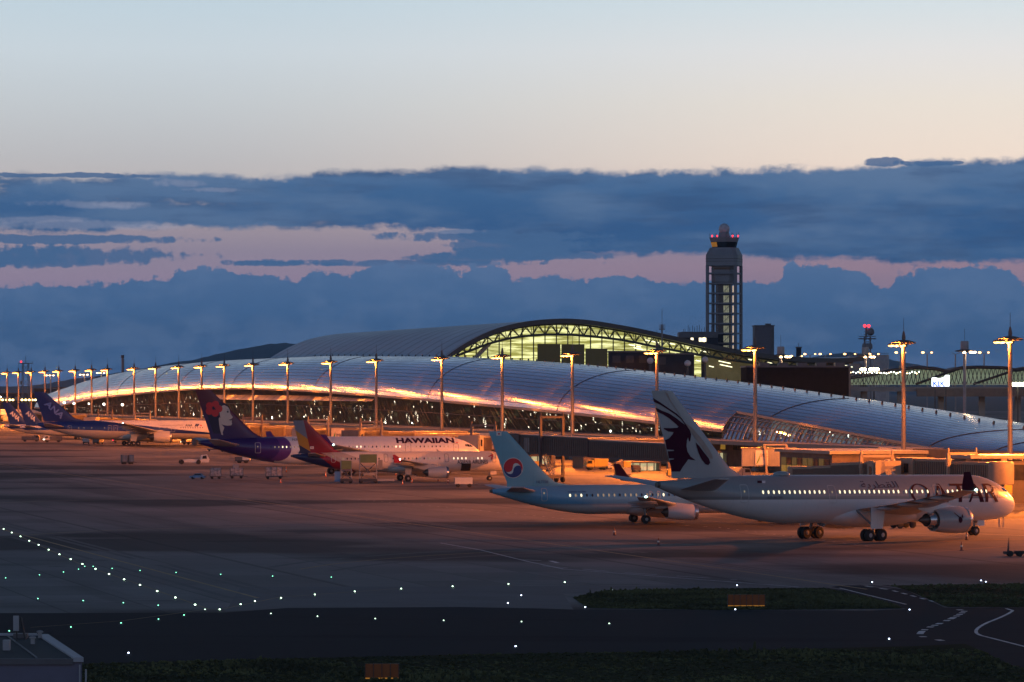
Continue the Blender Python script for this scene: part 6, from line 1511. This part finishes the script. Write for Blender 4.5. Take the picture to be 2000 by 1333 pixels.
for (k, px, Y), lab in zip(CL, labs):
    p = (X(px, Y), Y, 0)
    if k == 'car': car(p, R(random.choice([20, 200, 110])), lab, M_vw if 'dark' not in lab else M_dgrey)
    elif k == 'truck': truck(p, R(random.choice([15, 200])), lab, cabm=M_vy if 'yellow' in lab else M_grey, box=M_vy if 'yellow' in lab else M_grey, bh=1.7, ln=5)
    else:
        o = empty('crate_stack', p, R(10), lab, 'crates', 'stacked crates by the concourse'); 
        for q in range(4): m = MB(); m.box(-2+(q % 2)*1.7, -.5+(q % 2)*1.7, -.7, .7, (q//2)*1.4+.15, (q//2)*1.4+1.45); m.build('crate', [M_vy, M_grey, M_dbeige][q % 3], o)
        m = MB(); m.box(-2.1, 1.4, -.8, .8, 0, .14); m.build('pallet', M_dark, o)
# lit ground floor rooms under the bridges
M_room = M('lit_room', (.4, .4, .25), .7, emit=(.75, .72, .40), es=.55, var=.6, sc=.8)
for i, (px0, px1, y0, y1, Y) in enumerate(((1030, 1075, 892, 915, 880), (1215, 1290, 905, 925, 840), (1965, 2005, 962, 1000, 612), (1385, 1420, 885, 900, 850))):
    o = empty('service_room', (X(px0, Y), Y, 0), R(12), ['lit open service bay right of the light blue tail', 'dim lit service bay left of the horned tail', 'lit green service bay at the right edge', 'lit service bay behind the base of the horned tail'][i], 'service bay', 'lit service bays under the bridges')
    w_ = X(px1, Y)-X(px0, Y); z0 = max(.2, ZP(y1, Y)); z1 = ZP(y0, Y)
    m = MB(); m.box(0, w_, 3, 3.2, 0, z1); m.build('back_wall', M_room, o)
    m = MB(); m.box(-.3, 0-.003, 0, 3.2, 0, z1); m.box(w_+.003, w_+.3, 0, 3.2, 0, z1); m.box(-.3, w_+.3, -.2, 3.3, z1+.003, z1+.4); m.build('frame', M_dbr, o)
    for k in range(int(w_/1.6)): m = MB(); m.box(k*1.6+.8, k*1.6+1.0, .2, .4, 0, z1); m.build('post', M_dbr, o)
# cones
M_cone = M('cone_orange', (.55, .09, .03), .5); M_coned = M('cone_dark_red', (.16, .03, .025), .5)
def cone(px, py, lab, h=.9, mat=None):
    o = empty('traffic_cone', at(px, py), 0, lab, 'traffic cone', 'traffic cones on the apron'); m = MB(); m.box(-.22, .22, -.22, .22, 0, .05); m.build('base', M_dark, o)
    m = MB(); m.lathe([(.17, .05), (.04, h)], 10); m.build('body', mat or M_cone, o, smooth=60)
    m = MB(); m.lathe([(.128, h*.42), (.095, h*.62)], 10); m.build('band', M_sign, o, smooth=60)
cone(1878, 1076, 'cone on the orange apron below the engine of the grey jet', 1.0, M_coned); cone(1888, 1055, 'cone just in front of the nose wheels of the grey jet', 1.0, M_coned)
cone(1200, 1046, 'lone cone below the wheels of the light blue jet', .9, M_coned); cone(1286, 1066, 'lone cone nearer than the one below the light blue jet wheels', .9, M_coned)
cone(559, 923, 'orange cone right of the rightmost dolly', 1.2); cone(636, 932, 'orange cone under the striped tail', 1.1); cone(548, 944, 'small cone in front of the rightmost dolly', .8); cone(773, 929, 'orange cone just left of the striped jet wheels', .8); cone(786, 947, 'orange cone before the striped jet wheels', .8); cone(804, 944, 'cone right of the striped jet wheels', .8); cone(856, 941, 'dark cone below the striped jet engine', 1.1, M_coned); cone(875, 944, 'dark cone left of the boxy grey trailer', .9, M_coned)
# tow bar at the right edge
o = empty('tow_bar', at(1985, 1087), R(4), 'black wheeled tow bar with upright handle at the right edge', 'tow bar')
m = MB(); m.bar((-1.1, 0, .35), (5, 0, .35), .16); m.bar((-1.2, -.4, .4), (-1.2, .4, .4), .3); m.box(-.2, 4.6, -.35, .35, .44, .6); m.build('bar', M_dark, o)
m = MB(); m.tube([(-.9, 0, .4), (-.8, 0, 2.0)], [.14, .03], 6); m.build('handle', M_dark, o); wheels(o, (-.7, .3, 1.2), .3, .9, .16)
# ================================================================ taxiway lights and signs
M_lg = M('taxi_light_green', (.5, 1, .8), .3, emit=(.25, 1.0, .60), es=4, var=0); M_lw = M('taxi_light_white', (1, 1, .9), .3, emit=(.66, 1.0, .70), es=6, var=0); M_lb = M('taxi_light_bluewhite', (.8, .85, 1), .3, emit=(.62, .75, 1.0), es=7, var=0)
rows = {
 'upper left diagonal row': ([(7, 1034), (23, 1041), (40, 1048.5), (57, 1057), (75.5, 1065), (95, 1074.5), (116, 1083.5), (138, 1093), (161, 1102.5), (186.5, 1112), (213, 1122), (242.5, 1132.5), (273.5, 1143.5), (307, 1155.5), (342.5, 1168), (381, 1182)], 'w', 1.0),
 'row curving right from the crossing': ([(429, 1191), (470, 1181), (498, 1175), (549, 1168.5), (615, 1162), (693, 1156), (783.5, 1150.5), (884, 1146), (993, 1141.5), (1103, 1138)], 'w', .95),
 'far thin green row': ([(11, 1129.5), (77, 1123.5), (124, 1118), (153.5, 1112.5), (165.5, 1107), (182, 1107), (219, 1111), (273.5, 1115), (344, 1119), (431, 1122.5), (532.5, 1126), (647, 1128)], 'g', .62),
 'middle left row': ([(74, 1170), (162.5, 1174), (241, 1178), (309, 1183), (359.5, 1202), (309.5, 1210), (236.5, 1217.5), (138.5, 1225.5), (18, 1233)], 'g', .72),
 'lower right thin row': ([(400.5, 1191), (529, 1199), (620, 1204.5), (733, 1209), (866.5, 1212.5), (1018.5, 1215), (1190, 1218.5)], 'w', .6),
 'scattered blue-white edge lights': ([(1018, 1163.5), (992, 1178.5), (1007, 1263), (251, 1276), (1143, 1186.5), (1195.5, 1152.5), (1439.5, 1144), (1436, 1191), (1736.5, 1248.5), (1776.5, 1191.5), (1703.5, 1137.5), (1916, 1134.5), (1925.5, 1137)], 'b', .95)}
for rn, (pts, c, sz) in rows.items():
    n = 0; proto = None
    for px, py in sorted(pts):
        p = GP(px, py, .12); r = .066*sz*(p.y/290)**.5
        if proto is None:
            o = empty('taxiway_light', (p.x, p.y, 0)); m = MB(); m.lathe([(.16, 0), (.15, .06), (.09, .10)], 10); m.build('housing', M_dgrey, o)
            m = MB(); m.sphere((0, 0, .14), r, 10, 6, .8); m.build('lens', {'w': M_lw, 'g': M_lg, 'b': M_lb}[c], o, smooth=80); proto = o
        else: o = copy_tree(proto); o.location = (p.x, p.y, 0)
        tag(o, 'glowing taxiway light, %s from the left in the %s' % (ord_(n), rn), 'taxiway light', 'taxiway lights'); n += 1
M_amb = M('amber_sign_back', (.15, .042, .006), .6, emit=(1.0, .30, .03), es=.008); M_ambg = M('sign_glow', (.5, .2, .03), .6, emit=(1, .42, .05), es=.25)
def taxisign(px0, px1, y0, y1, label, n):
    Y = F*EYE/(y1-HZ); w = (px1-px0)*Y/F; h = (y1-y0)*Y/F
    o = empty('taxiway_sign', (X((px0+px1)/2, Y), Y, 0), R(1), label, 'taxiway sign', 'amber taxiway signs seen from behind')
    for k in range(n):
        m = MB(); x0 = -w/2+w*k/n+.02; m.box(x0, x0+w/n-.04, -.1, .1, .10, h); m.build('panel', M_amb, o)
    m = MB()
    for k in range(n+1): x0 = -w/2+w*k/n; m.box(x0-.02, x0+.02, -.16, .13, 0, h+.03)
    m.build('posts', M_dark, o)
    m = MB(); m.box(-w/2, w/2, -.13, .13, .03, .09); m.build('lamp_strip', M_ambg, o)
taxisign(713, 779, 1297, 1327, 'amber taxiway sign back standing in the dark grass at the bottom', 4)
taxisign(1421, 1494, 1162, 1185, 'dim amber taxiway sign back on the long grass island', 6)
# ================================================================ near building, lower left
Yn = 120.0
bx1 = X(162, Yn); bx0 = X(-500, Yn); zn = ZP(1286, Yn)
M_nw = M('lilac_cladding', (.115, .115, .165), .6, var=.05, sc=2); M_nr = M('roof_membrane', (.015, .015, .017), .8, var=.3); M_np = M('parapet_cap', (.30, .32, .35), .5, .1)
o = empty('equipment_building', ((bx0+bx1)/2, Yn+20, 0), 0, 'lilac grey flat-roofed building with roof equipment in the lower left corner', 'building')
ox, oy = (bx0+bx1)/2, Yn+20
rear = F*(EYE-zn)/(1240-HZ)
SK = Matrix(((1, -.217, 0, .217*(Yn-oy)), (0, 1, 0, 0), (0, 0, 1, 0), (0, 0, 0, 1)))
def sb(): m = MB(); m.T = SK; return m
m = sb(); m.box(bx0-ox, bx1-ox-.02, Yn-oy+.1, rear-oy, 0, zn-.06); m.build('wall', M_nw, o)
m = sb(); m.box(bx0-ox, bx1-ox-.25, Yn-oy+.15, rear-oy-.1, zn-.055, zn-.03); m.build('roof', M_nr, o)
xr = X(92, rear); wcap = .42
m = sb(); m.loft([[(bx1-ox-.30, Yn-oy, zn-.12), (bx1-ox+.02, Yn-oy, zn-.12), (bx1-ox+.02, Yn-oy, zn+.02), (bx1-ox-.30, Yn-oy, zn+.02)], [(bx1-ox-.36, rear-oy, zn-.12), (bx1-ox+.02, rear-oy, zn-.12), (bx1-ox+.02, rear-oy, zn+.02), (bx1-ox-.36, rear-oy, zn+.02)]]); m.build('parapet', M_np, o)
m = sb(); m.box(bx0-ox, bx1-ox-.37, rear-oy-.28, rear-oy, zn-.02, zn+.05); m.build('parapet', M_np, o)
m = sb(); m.box(bx0-ox, bx1-ox-.31, Yn-oy, Yn-oy+.12, zn-.2, zn-.02); m.build('parapet', M_dgrey, o)
m = MB(); m.tube([(X(156, Yn)-ox, Yn-oy-.04, zn-.2), (X(156, Yn)-ox, Yn-oy-.04, 0)], .025, 8); m.tube([(bx1-ox+.08, Yn-oy+.1, zn-.35), (bx1-ox+.08, Yn-oy+.1, 0)], .03, 8); m.build('downpipe', M_np, o)
m = MB(); x = X(31, 128)-ox; m.box(x-.09, x+.09, 128-oy, 128.12-oy, zn+.35, zn+.85); m.build('antenna_panel', M_np, o)
m = MB(); m.tube([(x, 128.2-oy, zn), (x, 128.2-oy, zn+.87)], .03, 8); m.tube([(x+.14, 128.2-oy, zn+.8), (x+.2, 128.2-oy, zn+.45), (x+.3, 128.2-oy, zn+.05)], .035, 6); m.build('antenna_pole', M_dark, o)
m = MB(); x = X(12, 124)-ox; m.box(x-.11, x+.11, 124-oy, 124.3-oy, zn-.03, zn+.30); m.build('roof_cabinet', M_np, o)
m = MB(); x = X(40, 130)-ox; m.box(x-.25, x+.22, 130-oy, 130.4-oy, zn-.03, zn+.13); m.build('roof_cabinet', M_dgrey, o)
m = MB(); x = X(97, 133)-ox; m.tube([(x+.12*math.cos(a), 132.5-oy, zn+.05+.08*math.sin(a)) for a in [i*.5 for i in range(13)]], .012, 5, False); m.build('cable_loop', M_dark, o)
for k in range(5): m = sb(); xk = bx1-ox-1.4-k*1.5; m.box(xk-.03, xk+.03, Yn-oy+.3, rear-oy-.4, zn-.027, zn+.0); m.build('roof_seam', M_dgrey, o)
for px, yy in ((64, 127), (78, 130)): m = MB(); x = X(px, yy)-ox; m.lathe([(.07, zn-.02), (.07, zn+.16), (.11, zn+.17), (.11, zn+.22), (.02, zn+.25)], 10, 'z', (x, yy-oy, 0)); m.build('roof_vent', M_grey, o, smooth=40)
# ================================================================ background, right and left
o = empty('storage_tank', (X(1708, 1450), 1450, 0), 0, 'wide white round tank on the skyline at the right', 'tank'); r_ = (1737-1680)/2*1450/F; zt_ = ZP(695, 1450)
m = MB(); m.lathe([(r_, 0), (r_, zt_), (r_*.96, zt_+.3)], 32); m.build('shell', M('tank_grey', (.30, .29, .30), .6), o, smooth=40)
m = MB(); m.tube([(r_*math.cos(a), r_*math.sin(a), zt_+.9) for a in [2*math.pi*i/24 for i in range(25)]], .06, 5, False); m.build('rail', M_dark, o)
m = MB(); m.box(-r_-4, -r_, -3, 3, 0, zt_-3); m.build('annex', M_conc, o)
def latticemast(px, Y, ytop, w, label, lights=1):
    z = ZP(ytop, Y); o = empty('lattice_mast', (X(px, Y), Y, 0), R(20), label, 'mast'); m = MB(); c4 = [(-w/2, -w/2), (w/2, -w/2), (w/2, w/2), (-w/2, w/2)]
    for a in c4: m.bar((*a, 0), (a[0]*.8, a[1]*.8, z-2), .35)
    n = int(z/w); 
    for k in range(n):
        z0, z1 = (z-2)*k/n, (z-2)*(k+1)/n; s0, s1 = 1-.2*k/n, 1-.2*(k+1)/n
        for i in range(4):
            a, b_ = c4[i], c4[(i+1) % 4]; m.bar((a[0]*s0, a[1]*s0, z0), (b_[0]*s1, b_[1]*s1, z1), .2); m.bar((a[0]*s1, a[1]*s1, z1), (b_[0]*s1, b_[1]*s1, z1), .22)
    m.build('lattice', M_tow, o)
    m = MB(); m.box(-w*.95, w*.95, -w*.7, w*.7, z-2, z-1.6)
    for x in (-w*.9, 0, w*.9): m.bar((x, -w*.65, z-1.6), (x, -w*.65, z-.5), .12)
    m.bar((-w*.9, -w*.65, z-.5), (w*.9, -w*.65, z-.5), .12); m.build('platform', M_tow, o)
    for sd, q in ((-1, .62), (1, .5)):
        m = MB(); m.lathe([(1.3, -.3), (1.1, .3)], 12, 'x', (sd*w*.75, -w*.3, z*q)); m.build('dish', M_tow, o)
    m = MB(); m.sphere((-w*.75, -w*.4, z-.9), .62, 8, 6); m.build('beacon', M_red, o)
    m = MB(); m.tube([(0, 0, z-1.6), (0, 0, z+2.5)], .12, 5); m.build('rod', M_dark, o)
    return o
latticemast(50, 2300, 704, 4.2, 'lattice mast with a red light at the left edge of the skyline')
o = empty('chimney', (X(239.5, 2000), 2000, 0), 0, 'slim plain chimney rising behind the left end of the roof', 'chimney'); z = ZP(694, 2000)
m = MB(); m.tube([(0, 0, 0), (0, 0, z-1.5)], .62, 12); m.build('stack', M_tow, o, smooth=60); m = MB(); m.lathe([(.8, z-1.5), (.85, z), (.6, z)], 12); m.build('collar', M_dark, o)
m = MB(); m.tube([(.75, 0, 0), (.75, 0, z-2)], .1, 5); m.build('ladder', M_dark, o)
o = empty('radar_mast', (X(1694, 1300), 1300, 0), 0, 'grey radar mast with round dishes and a pair of red lights', 'mast'); YR = 1300
zr_ = lambda y: ZP(y, YR)
m = MB()
for x, y in ((-1.3, -1), (1.3, -1), (1.3, 1), (-1.3, 1)): m.bar((x, y, 0), (x*.75, y*.75, zr_(658)), .3)
for k in range(9):
    z0 = zr_(700)+k*1.0
    m.bar((-1.2, -1, z0), (1.2, -1, z0+1), .16); m.bar((1.2, -1, z0), (-1.2, -1, z0+1), .16)
m.build('frame', M_tow, o)
m = MB(); m.lathe([(2.9, zr_(663)), (3.1, zr_(661.5)), (3.1, zr_(661))], 16); m.tube([(2.9*math.cos(a), 2.9*math.sin(a), zr_(657.5)) for a in [2*math.pi*i/16 for i in range(17)]], .09, 5, False); m.build('platform', M_tow, o)
m = MB(); m.sphere((1.0, -.5, zr_(648.5)), 1.35, 14, 8); m.build('dish', M_tow, o, smooth=80)
m = MB(); m.lathe([(1.7, zr_(682)), (1.8, zr_(679)), (1.8, zr_(674)), (1.4, zr_(671))], 14); m.build('drum', M_tow, o, smooth=40)
m = MB(); m.tube([(-.4, 0, zr_(660)), (-.4, 0, zr_(638))], .35, 8); m.build('pole', M_tow, o)
for q in (-.9, .45): m = MB(); m.sphere((q, -.3, zr_(637)), .52, 8, 6); m.build('beacon', M_red, o)
o = empty('antenna_mast', (X(1293, 1260), 1260, 0), 0, 'thin mast with small cage and whip aerial above the arch roof', 'mast'); za_ = lambda y: ZP(y, 1260)
m = MB(); m.tube([(0, 0, 0), (0, 0, za_(634))], .28, 8); m.tube([(0, 0, za_(634)), (0, 0, za_(605))], .07, 5); m.build('pole', M_tow, o)
m = MB()
for a in range(6): q = a*math.pi/3; m.bar((.9*math.cos(q), .9*math.sin(q), za_(643)), (.9*math.cos(q), .9*math.sin(q), za_(634)), .12)
m.lathe([(1.0, za_(644.5)), (1.0, za_(643))], 10); m.build('cage', M_tow, o)
# glazed wave building on the upper level
YW = 1120
o = empty('glazed_station', (X(1850, YW), YW, 0), 0, 'long glazed hall with humped lattice front lit green inside, at the right', 'building')
def wv(px):
    pts = [(1640, 741), (1700, 733), (1740, 724), (1790, 718.5), (1830, 721), (1852, 727.5), (1875, 719), (1910, 717.5), (1965, 719), (1985, 724), (2010, 719), (2060, 712), (2200, 716)]
    return float(np.interp(px, [p[0] for p in pts], [p[1] for p in pts]))
pxs = list(range(1640, 2201, 8)); xo = X(1850, YW)
M_wg = M('station_glow', (.3, .35, .25), .6, emit=(.42, .55, .36), es=.3, var=.5, sc=.25)
m = MB(); m.loft([[(X(p, YW)-xo, 3, ZP(752, YW)), (X(p, YW)-xo, 3.4, ZP(752, YW)), (X(p, YW)-xo, 3.4, ZP(wv(p), YW)-.3), (X(p, YW)-xo, 3, ZP(wv(p), YW)-.3)] for p in pxs]); m.build('lit_hall', M_wg, o)
m = MB(); m.tube([(X(p, YW)-xo, 0, ZP(wv(p), YW)) for p in pxs], .5, 8); m.build('roof_beam', M_dark, o, smooth=60)
m = MB(); m.loft([[(X(p, YW)-xo, .5, ZP(wv(p), YW)), (X(p, YW)-xo, 25, ZP(wv(p), YW)), (X(p, YW)-xo, 25, ZP(wv(p), YW)+.3), (X(p, YW)-xo, .5, ZP(wv(p), YW)+.3)] for p in pxs]); m.build('roof', M_dgrey, o)
zb_ = ZP(751, YW)
for i, p in enumerate(pxs[:-1]):
    m = MB(); a = X(p, YW)-xo; b_ = X(p+8, YW)-xo; m.bar((a, 0, zb_), (b_, 0, ZP(wv(p+8), YW)), .2); m.bar((b_, -.15, zb_), (a, -.15, ZP(wv(p), YW)), .2); m.build('lattice_bar', M_dark, o)
m = MB()
for (p0, p1) in ((1788, 1858), (1900, 1982)):
    m.tube([(X(p0+(p1-p0)*u-60*0, YW)-xo, -.5, zb_+(ZP(wv(p1), YW)-zb_)*u) for u in (0, .3, .6, 1)], .4, 6)
m.build('raking_beam', M_dark, o)
# elevated road
YD = 1080
dk = empty('elevated_road', (X(1830, YD), YD, 0), R(-1.5), 'raised concrete road deck with railing behind the silver roof at the right', 'road bridge')
xo = X(1830, YD)
m = MB(); m.box(X(1655, YD)-xo, X(2300, YD)-xo, 0, 12, ZP(765, YD), ZP(756, YD)); m.build('deck', M_conc, dk)
m = MB(); m.box(X(1790, YD)-xo, X(2300, YD)-xo, -3, -.003, ZP(775, YD), ZP(759, YD)); m.build('deck', M('deck_brown', (.16, .12, .10), .8), dk)
m = MB(); x = X(1850, YD)-xo
while x < X(2080, YD)-xo: m.bar((x, -2.9, ZP(759, YD)), (x, -2.9, ZP(750, YD)), .09); x += .55
m.bar((X(1850, YD)-xo, -2.9, ZP(750, YD)), (X(2080, YD)-xo, -2.9, ZP(750, YD)), .14); m.build('railing', M_cream, dk)
for px in (1690, 1760, 1840, 1920, 1990): m = MB(); x = X(px, YD)-xo; m.box(x-.8, x+.8, 3, 5, 0, ZP(765, YD)-.003); m.build('pier', M_conc, dk)
for i in range(30):
    px = 1662+i*4.6+random.uniform(-1, 1)
    o = empty('deck_lamp', (X(px, 1105), 1105, ZP(760, 1105)), 0, 'small white lamp, %s from the left in the row on the raised road' % ord_(i), 'lamp', 'small white lamps along the raised road'); h = ZP(728+random.uniform(-1.5, 2), 1105)-o.location.z
    m = MB(); m.tube([(0, 0, 0), (0, 0, h)], .05, 5); m.build('post', M_dark, o); m = MB(); m.sphere((0, 0, h), .17, 8, 6); m.build('globe', M_lsw if i % 4 == 0 else M_lampw, o)
def glare(px, py, Y, lab, r=1.1, n=2):
    o = empty('area_lamp', (X(px, Y), Y, 0), 0, lab, 'lamp', 'brilliant yellow lamps on the raised road'); z = ZP(py, Y)
    m = MB(); m.tube([(0, 0, 0), (0, 0, z)], .16, 6); m.build('post', M_dark, o)
    for k in range(n): m = MB(); m.sphere(((k-(n-1)/2)*r*1.5, 0, z), r, 10, 8, .75); m.build('lamp_head', M('yellow_glare_lamp', (1, 1, .7), .4, emit=(1, .93, .55), es=20, var=0), o)
    l = bpy.data.objects.new('area_light', lampdata('area_light', 300, (1, .85, .5))); link(l, o); l.location = (0, -2, z)
glare(1686, 722, 1100, 'brilliant yellow lamp, left one by the round tank', .55, 2); glare(1707, 722, 1090, 'brilliant yellow lamp, right one by the round tank', .6, 3); glare(1988, 751, 1030, 'brilliant yellow lamp group at the right edge over the roof', .7, 4)
# lit sign board with blue letters
o = empty('lit_sign', (X(1837, 1060), 1060, 0), 0, 'brilliant white lit sign board with blue letters at the right', 'sign')
w_ = (1855-1821)*1060/F; zb_, zt_ = ZP(755, 1060), ZP(733, 1060)
M_ledw = M('led_white', (1, 1, 1), .5, emit=(.9, .97, 1), es=3, var=0); M_ledb = M('led_blue', (0, .1, 1), .5, emit=(.01, .08, .9), es=1.6, var=0)
m = MB(); hh_ = zt_-zb_; m.prism([(-w_/2, zb_), (w_/2, zb_), (w_/2, zt_), (w_/2-1.0, zt_), (w_/2-1.6, zt_-hh_*.22), (w_/2-3, zt_-hh_*.3), (-w_/2+.8, zt_-hh_*.2), (-w_/2, zt_-hh_*.25)], -.2, .2, 'y'); bd = m.build('panel', M_ledw, o)
wtext(bd, 'sign_lettering', 'KIX', (-w_/2+.3, -.21, zb_+.05), (1, 0, 0), (0, 0, 1), w_*.68, hh_*.45, M_ledb, .03, .04)
m = MB(); m.bar((-1.5, .3, 0), (-1.5, .3, zb_), .3); m.bar((1.5, .3, 0), (1.5, .3, zb_), .3); m.build('post', M_dark, o)
# twin-headed road lamps
tl_ = [(1556, 696, 1400), (1582, 692, 1400), (1612, 692, 1400), (1660, 692, 1350), (1707, 692, 1250), (1759, 689, 1200), (1811, 689, 1200), (1866, 690, 1180), (1922, 689, 1200)]
for i, (px, py, Y) in enumerate(tl_):
    h = ZP(py, Y); o = empty('road_lamp', (X(px, Y), Y, 0), 0, 'twin-headed road lamp, %s from the left on the right-hand skyline' % ord_(i), 'road lamp', 'twin-headed road lamps on the skyline')
    sp_ = 10*Y/F if i < 4 else 8.5*Y/F
    m = MB(); m.tube([(0, 0, 0), (0, 0, h-.4)], [.36, .2], 8); m.build('pole', MATS['mast_dull'], o)
    m = MB(); m.tube([(-sp_, 0, h+.1), (-sp_*.4, 0, h-.1), (0, 0, h-.5), (sp_*.4, 0, h-.1), (sp_, 0, h+.1)], .09, 6); m.build('arms', MATS['mast_dull'], o)
    for sd in (-1, 1):
        if i == 7: continue
        m = MB(); m.sphere((sd*sp_, 0, h), .5 if sd < 0 else .36, 10, 6, .6); m.build('lamp_head', M_sodw if sd < 0 or i < 4 else M_sodw, o)
# far left: low hangar, masses, row of warm lamps
for args in (('hangar', 66, 100, 760, 790, 2500, 30, M_navy, 'low dark hangar right of the lattice mast foot, left one', 'building'), ('hangar', 100, 262, 757.5, 790, 2600, 30, M_dgrey, 'long flat dark hangar behind the left end of the concourse', 'building'), ('hangar', -60, 64, 769, 790, 2500, 30, M_navy, 'low dark buildings at the left edge of the skyline', 'building')):
    o, w, h = block(*args)
    for k in range(4): m = MB(); m.box(-w/2+w*(.12+.2*k), -w/2+w*(.25+.2*k), -15.3, -15.02, h*.7, h*.86); m.build('window_strip', M('far_strip', (.3, .28, .25), .7), o)
for i, px in enumerate((5, 13, 19, 25, 43, 50, 57, 63, 69, 73, 77, 82, -2, 124+10)):
    Y = 2250; o = empty('street_lamp', (X(px, Y), Y, 0), 0, 'small warm lamp, %s from the left in the low row at the left' % ord_(sorted((5, 13, 19, 25, 43, 50, 57, 63, 69, 73, 77, 82, -2, 134)).index(px)), 'street lamp', 'small warm lamps in a low row at the left'); h = ZP(781.5 if px != 134 else 780, Y)
    m = MB(); m.tube([(0, 0, 0), (0, 0, h)], .15, 6); m.build('post', M_dark, o); m = MB(); m.sphere((0, 0, h), .72 if px != 134 else 1.1, 8, 6, .8); m.build('globe', M('warm_globe', (1, .8, .4), .4, emit=(1, .70, .22), es=8, var=0), o)
for i, (px, py, Y) in enumerate(((1, 776, 2000), (125.5, 787, 1650), (144.5, 788.5, 1640), (203, 790, 1560), (239, 791, 1500), (173.5, 789, 1600))):
    o = empty('wall_lamp', (X(px, Y), Y, 0), 0, 'white point lamp, %s from the left along the foot of the roof end' % ord_([0, 1, 2, 4, 5, 3][i]), 'lamp', 'white point lamps near the roof end'); h = ZP(py, Y)
    m = MB(); m.tube([(0, 0, 0), (0, 0, h)], .12, 6); m.build('post', M_dark, o); m = MB(); m.sphere((0, 0, h), .45 if i != 5 else .3, 8, 6); m.build('globe', M_lampw, o)
